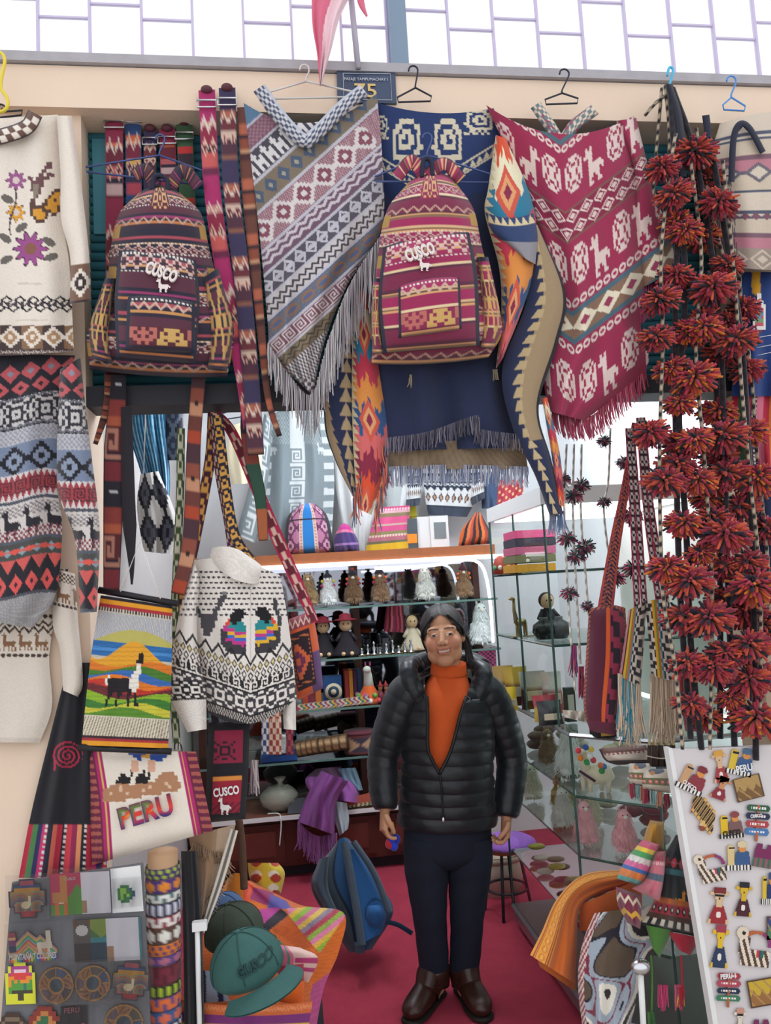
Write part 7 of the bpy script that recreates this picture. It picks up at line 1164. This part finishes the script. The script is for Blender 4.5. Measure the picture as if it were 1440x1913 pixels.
hand(-1, WR[-1], at(716, 1560, PY-.08), 1.9); hand(1, WR[1], at(943, 1580, PY-.08), 2.1)
tmp = b.go('body_raw', FUR, None); md = tmp.modifiers.new('r', 'REMESH'); md.mode = 'VOXEL'; md.voxel_size = .0036; sm = tmp.modifiers.new('s', 'SMOOTH'); sm.iterations = 3; sm.factor = .5
dg = bpy.context.evaluated_depsgraph_get(); dg.update(); me = bpy.data.meshes.new_from_object(tmp.evaluated_get(dg)); me.name = 'body'; off = tmp.location.copy(); bpy.data.objects.remove(tmp)
for a in list(me.color_attributes): me.color_attributes.remove(a)
n = len(me.vertices); V = np.empty(n*3); me.vertices.foreach_get('co', V); V = V.reshape(-1, 3)+np.array(off); me.vertices.foreach_set('co', V.ravel())
Lc = (V-np.array(HC))@np.array(HR); x, y, z = Lc.T; C = np.tile(SK, (n, 1)); fr = (y < -.03)
def tint(m, c, k=1.): C[m] = C[m]*(1-k)+lin(c)*k
tint(fr & (((abs(x)-.044)/.026)**2+((z+.03)/.026)**2 < 1), 0xbd7a62, .55); tint(fr & (abs(z-.0285+7*(abs(x)-.030)**2) < .0034) & (abs(abs(x)-.031) < .021), 0x33221e, .85)
tint(fr & (((abs(x)-.031)/.0165)**2+((z-.004)/.0050)**2 < 1), 0x5a3a30); tint(fr & (((abs(x)-.031)/.0150)**2+((z-.0035)/.0028)**2 < 1), 0xd8ccc4); tint(fr & (((abs(x)-.032)/.0068)**2+((z-.0038)/.0042)**2 < 1), 0x1c1210)
sml = z+.0605-6.*x*x; tint(fr & (y < -.06) & (abs(x) < .029) & (abs(sml) < .0115), 0xa0584e, .8); tint(fr & (y < -.06) & (abs(x) < .021) & (abs(sml-.0005) < .003), 0xd8c8bc); tint(fr & (abs(abs(x)-.006) < .0035) & (abs(z+.0345) < .003) & (y < -.1), 0x5a3428, .8)
ca = me.color_attributes.new('Col', 'FLOAT_COLOR', 'POINT'); ca.data.foreach_set('color', np.c_[C, np.ones(n)].astype(np.float32).ravel()); me.materials.clear(); me.materials.append(mat('skin', vcol=True, rough=.48)); me.polygons.foreach_set('use_smooth', np.ones(len(me.polygons), bool))
body = bpy.data.objects.new('body', me); COL.objects.link(body); put(body, person)
# hair: parted in the middle, tied back, with a maroon scrunchie
HAIR = mat('dark_hair', vcol=True, rough=.5, bump=.3, bscale=200); nu, nv = 96, 60; V = []; F = []; C = []
for i in range(nv+1):
    for j in range(nu):
        t_, p_ = PI*i/nv, 2*PI*j/nu; d = Vector((math.sin(t_)*math.cos(p_), math.sin(t_)*math.sin(p_), math.cos(t_))); st = 1+.012*math.sin(j*2.3+i*.15)+.006*math.sin(j*7.1); pr = math.exp(-(d.x/.07)**2)*(d.z > 0)*.035
        V.append(H(*(Vector((d.x*.0895, d.y*.107+.022, d.z*.101+.026))*(st-pr)))); C.append(lin(0x120d0e)*random.uniform(.7, 1.4)+(lin(0x6a5044)*.35 if abs(d.x) < .02 and d.z > .3 and d.y < .1 else 0))
for i in range(nv):
    for j in range(nu):
        t_, p_ = PI*(i+.5)/nv, 2*PI*(j+.5)/nu; X, Yh, Zh = math.sin(t_)*math.cos(p_)*.0895, math.sin(t_)*math.sin(p_)*.107+.022, math.cos(t_)*.101+.026
        if (Yh < .012 and Zh < .086-(abs(X)/.078)**1.6*.10) or Zh < -.062: continue
        F.append((i*nu+j, (i+1)*nu+j, (i+1)*nu+(j+1) % nu, i*nu+(j+1) % nu))
mk('hair', [tuple(v) for v in V], F, HAIR, person, np.array(C)); g = G()
for s, xs, ln in ((-1, .079, -.055), (1, .081, -.03)):
    for q in range(16): a = q/15; p0 = Vector((s*(.030+.05*a), -.075+.07*a, .082-.05*a)); g.tube([H(*v) for v in resample(np.array([tuple(p0), (s*(xs+.002), -.03+.03*a, .02), (s*(xs+.003), .0+.03*a, ln*.6), (s*(xs-.004), .03+.03*a, ln-.015*a)]), 10)], np.linspace(.006, .003, 10), 5, lin(0x1d1718)*random.uniform(.7, 1.6))
for q in range(26): a = random.uniform(-1, 1); c_ = random.uniform(-1, 1); g.tube([H(*v) for v in resample(np.array([(.055+.012*a, .085+.015*c_, .02), (.088+.012*a, .07+.012*c_, -.03), (.094+.012*a, .055, -.085), (.100+.016*a, .045+.01*c_, -.135-.02*random.random())]), 10)], np.linspace(.007, .002, 10), 5, lin(0x231a1a)*random.uniform(.7, 1.7))
g.go('ponytail', HAIR, person); g = G()
for q in range(14): a = 2*PI*q/14; g.ell(H(.072+.02*math.cos(a)*.6, .075+.01*math.cos(a), .052+.034*math.sin(a)), (.015, .016, .013), lin(0x4a1c28)*random.uniform(.7, 1.4), 10, 7)
g.go('scrunchie', mat('maroon_velvet', vcol=True, rough=.8, sheen=.5), person)
# orange turtleneck
ORG = mat('orange_knit', 0xd0561f, .85, bump=.4, bscale=350); g = G()
loft(g, [at(838, 1238, PY+.025), at(838, 1262, PY+.03), at(837, 1288, PY+.025), at(836, 1330, PY+.01), at(836, 1420, PY), at(836, 1500, PY)], [.070, .076, .105, .15, .155, .16], [.066, .07, .082, .098, .108, .105], k=48, n=60, rf=lambda l, A: 1+.004*np.sin(A*40)); g.go('turtleneck', ORG, person)
g = G(); loft(g, [at(838, 1238, PY+.025), at(838, 1260, PY+.03)], [.071, .077], [.067, .072], k=48, n=8); g.go('rolled_collar', ORG, person)
# quilted jacket with the front open down to a point
JK = mat('black_puffer', 0x10141d, .36, bump=.35, bscale=45, sheen=.1)
def quilt(l, A): return 1+.045*np.sqrt(abs(math.sin(PI*l/.048)))-.02+.008*np.sin(A*9+l*60)
J = G(); loft(J, [at(838, 1262, PY+.035), at(837, 1280, PY+.03), at(836, 1305, PY+.02), at(836, 1345, PY+.01), at(836, 1430, PY), at(836, 1500, PY), at(836, 1538, PY)], np.array([38, 62, 84, 90, 84, 88, 92])*PXM, [.085, .105, .12, .13, .14, .14, .138], k=220, n=220, rf=quilt)
Vj = np.concatenate(J.V); q = Vj-CAM; dz = q@_f; px = CW/2+CF*(q@_r)/dz; py = CH/2-CF*(q@_u)/dz
pl = np.array([(797, 1200), (792, 1285), (799, 1340), (799, 1400), (821, 1444), (842, 1402), (862, 1330), (880, 1280), (884, 1200)], float)
ins = np.zeros(len(Vj), bool)
for i in range(len(pl)):
    (x1, y1), (x2, y2) = pl[i], pl[i-1]; ins ^= ((y1 > py) != (y2 > py)) & (px < (x2-x1)*(py-y1)/(y2-y1+1e-9)+x1)
ins &= Vj[:, 1] < PY
J.F = [f for f in J.F if len(f) == 4 and not all(ins[i] for i in f)]
jk = J.go('jacket', JK, person)
for s in (-1, 1):
    g = G(); w_ = WR[s]; loft(g, [SH[s]+Vector((-s*.075, .0, .035)), SH[s]+Vector((-s*.02, 0, .01)), (SH[s]*.55+EL[s]*.45)+Vector((s*.004, 0, 0)), EL[s], (EL[s]+w_)*.5+Vector((s*.004, 0, 0)), w_+(EL[s]-w_)*.10, w_], [.06, .075, .07, .062, .058, .05, .04], [.085, .085, .078, .068, .062, .052, .042], (1, 0, 0), 40, None, 110, rf=quilt); g.go('sleeve', JK, jk)
g = G()
for pts, rr in (([(786, 1236), (766, 1250), (770, 1285), (790, 1318), (800, 1345)], [.026, .036, .034, .024, .01]), ([(888, 1240), (906, 1254), (898, 1290), (876, 1322), (862, 1345)], [.026, .036, .034, .024, .01])):
    P = pxl(pts, PY-.055); P[0].y += .1; P[1].y += .035; loft(g, P, rr, np.array(rr)*.75, (1, 0, 0), 20, None, 40, rf=lambda l, A: 1+.10*abs(math.sin(PI*l/.03))-.05)
loft(g, [at(776, 1242, PY+.05), at(800, 1232, PY+.11), at(838, 1230, PY+.13), at(878, 1233, PY+.11), at(900, 1246, PY+.05)], [.035]*5, [.045]*5, (0, 0, 1), 18, None, 30); g.go('hood', JK, jk)
ed = [(797, 1300), (799, 1345), (800, 1402), (821, 1446), (842, 1402), (861, 1332), (872, 1300)]; 
for seg in (ed[:4], ed[3:]): wire('zip_edge', pxl(seg, PY-.137, 30), .007, mat('zip_black', 0x0c0d12, .4), jk)
wire('zip', pxl([(821, 1446), (826, 1490), (828, 1535)], PY-.15, 10), .004, _mats['zip_black'], jk); G().ell(at(828, 1532, PY-.155), (.006, .004, .01), 0xb0a890).go('zip_pull', CHROME, jk)
LOGO = mat('grey_stitch', 0x6a6a70, .8); G().tube([at(873+5*math.cos(a), 1307+5*math.sin(a), PY-.142) for a in np.linspace(0, 2*PI, 14)], .0015, 5).go('chest_mark', LOGO, jk); wire('chest_mark', pxl([(882, 1308), (896, 1307)], PY-.14), .0025, LOGO, jk)
# jeans and boots
JN = mat('dark_denim', 0x141c30, .85, noise=.35, nscale=9, bump=.3, bscale=400); g = G(); loft(g, [at(836, 1510, PY), at(836, 1545, PY), at(836, 1590, PY), at(837, 1612, PY)], [.165, .175, .172, .12], [.115, .12, .115, .08], k=40, n=20)
for s in (-1, 1): loft(g, [HJ[s], HJ[s]*.5+KN[s]*.5+Vector((s*.004, 0, 0)), KN[s], KN[s]*.5+AN[s]*.5, AN[s]+Vector((0, 0, .03)), AN[s]], [.092, .088, .07, .062, .058, .056], [.105, .095, .076, .068, .062, .06], (1, 0, 0), 32, None, 60, rf=lambda l, A: 1+.012*np.sin(l*70+2*np.cos(A))+.01*np.sin(l*31))
g.go('jeans', JN, person); BT = mat('brown_leather', 0x3a2019, .32, noise=.3, nscale=12, bump=.15, bscale=60)
for s, toe, heel in ((-1, (776, 1893), (822, 1862)), (1, (897, 1888), (864, 1856))):
    tp, hp = atZ(*toe, .02), atZ(*heel, .02); hp = Vector((AN[s].x, AN[s].y+.02, 0)); dirv = (tp-hp); dirv.z = 0; Lf = .24; dirv.normalize(); g = G(); sd = dirv.cross(Vector((0, 0, 1)))
    loft(g, [AN[s]+Vector((0, 0, .035)), AN[s]-Vector((0, 0, .03)), Vector((hp.x, hp.y, .1))+dirv*.03, Vector((hp.x, hp.y, .06))+dirv*.07], [.06, .056, .054, .045], [.064, .064, .07, .06], (1, 0, 0), 28, None, 26, rf=lambda l, A: 1+.02*np.sin(l*80))
    loft(g, [Vector((hp.x, hp.y, .045))-dirv*.045, Vector((hp.x, hp.y, .055))-dirv*.03, Vector((hp.x, hp.y, .06))+dirv*.05, Vector((hp.x, hp.y, .05))+dirv*.13, Vector((hp.x, hp.y, .04))+dirv*.19, Vector((hp.x, hp.y, .035))+dirv*.215], [.02, .038, .042, .048, .04, .012], [.025, .045, .055, .042, .03, .012], tuple(sd), 26, None, 30); bt = g.go('boot', BT, person)
    g = G(); loft(g, [Vector((hp.x, hp.y, .01))-dirv*.05, Vector((hp.x, hp.y, .01))-dirv*.03, Vector((hp.x, hp.y, .01))+dirv*.06, Vector((hp.x, hp.y, .01))+dirv*.14, Vector((hp.x, hp.y, .01))+dirv*.2, Vector((hp.x, hp.y, .01))+dirv*.222], [.015, .038, .042, .05, .04, .01], [.01]*6, tuple(sd), 20, None, 24); g.go('sole', mat('dark_rubber', 0x1c1412, .7), bt)
# trinket held in her right hand
t = thing('yarn_trinket', 'small blue and red yarn charm held in the hand', 'charm', at(735, 1590, PY-.1)); wire('loop', pxl([(722, 1545), (733, 1535), (738, 1558)], PY-.1, 10), .002, mat('yellow_thread', 0xd8b83a, .8), t)
for x, y, c in ((731, 1570, 0x2438b0), (740, 1568, 0x1c30a0), (736, 1580, 0x2a40c0), (727, 1576, 0xb0283a)): o = G().ell(at(x, y, PY-.1), (.016, .014, .02), c, 12, 8).go('tuft', YARN, t)
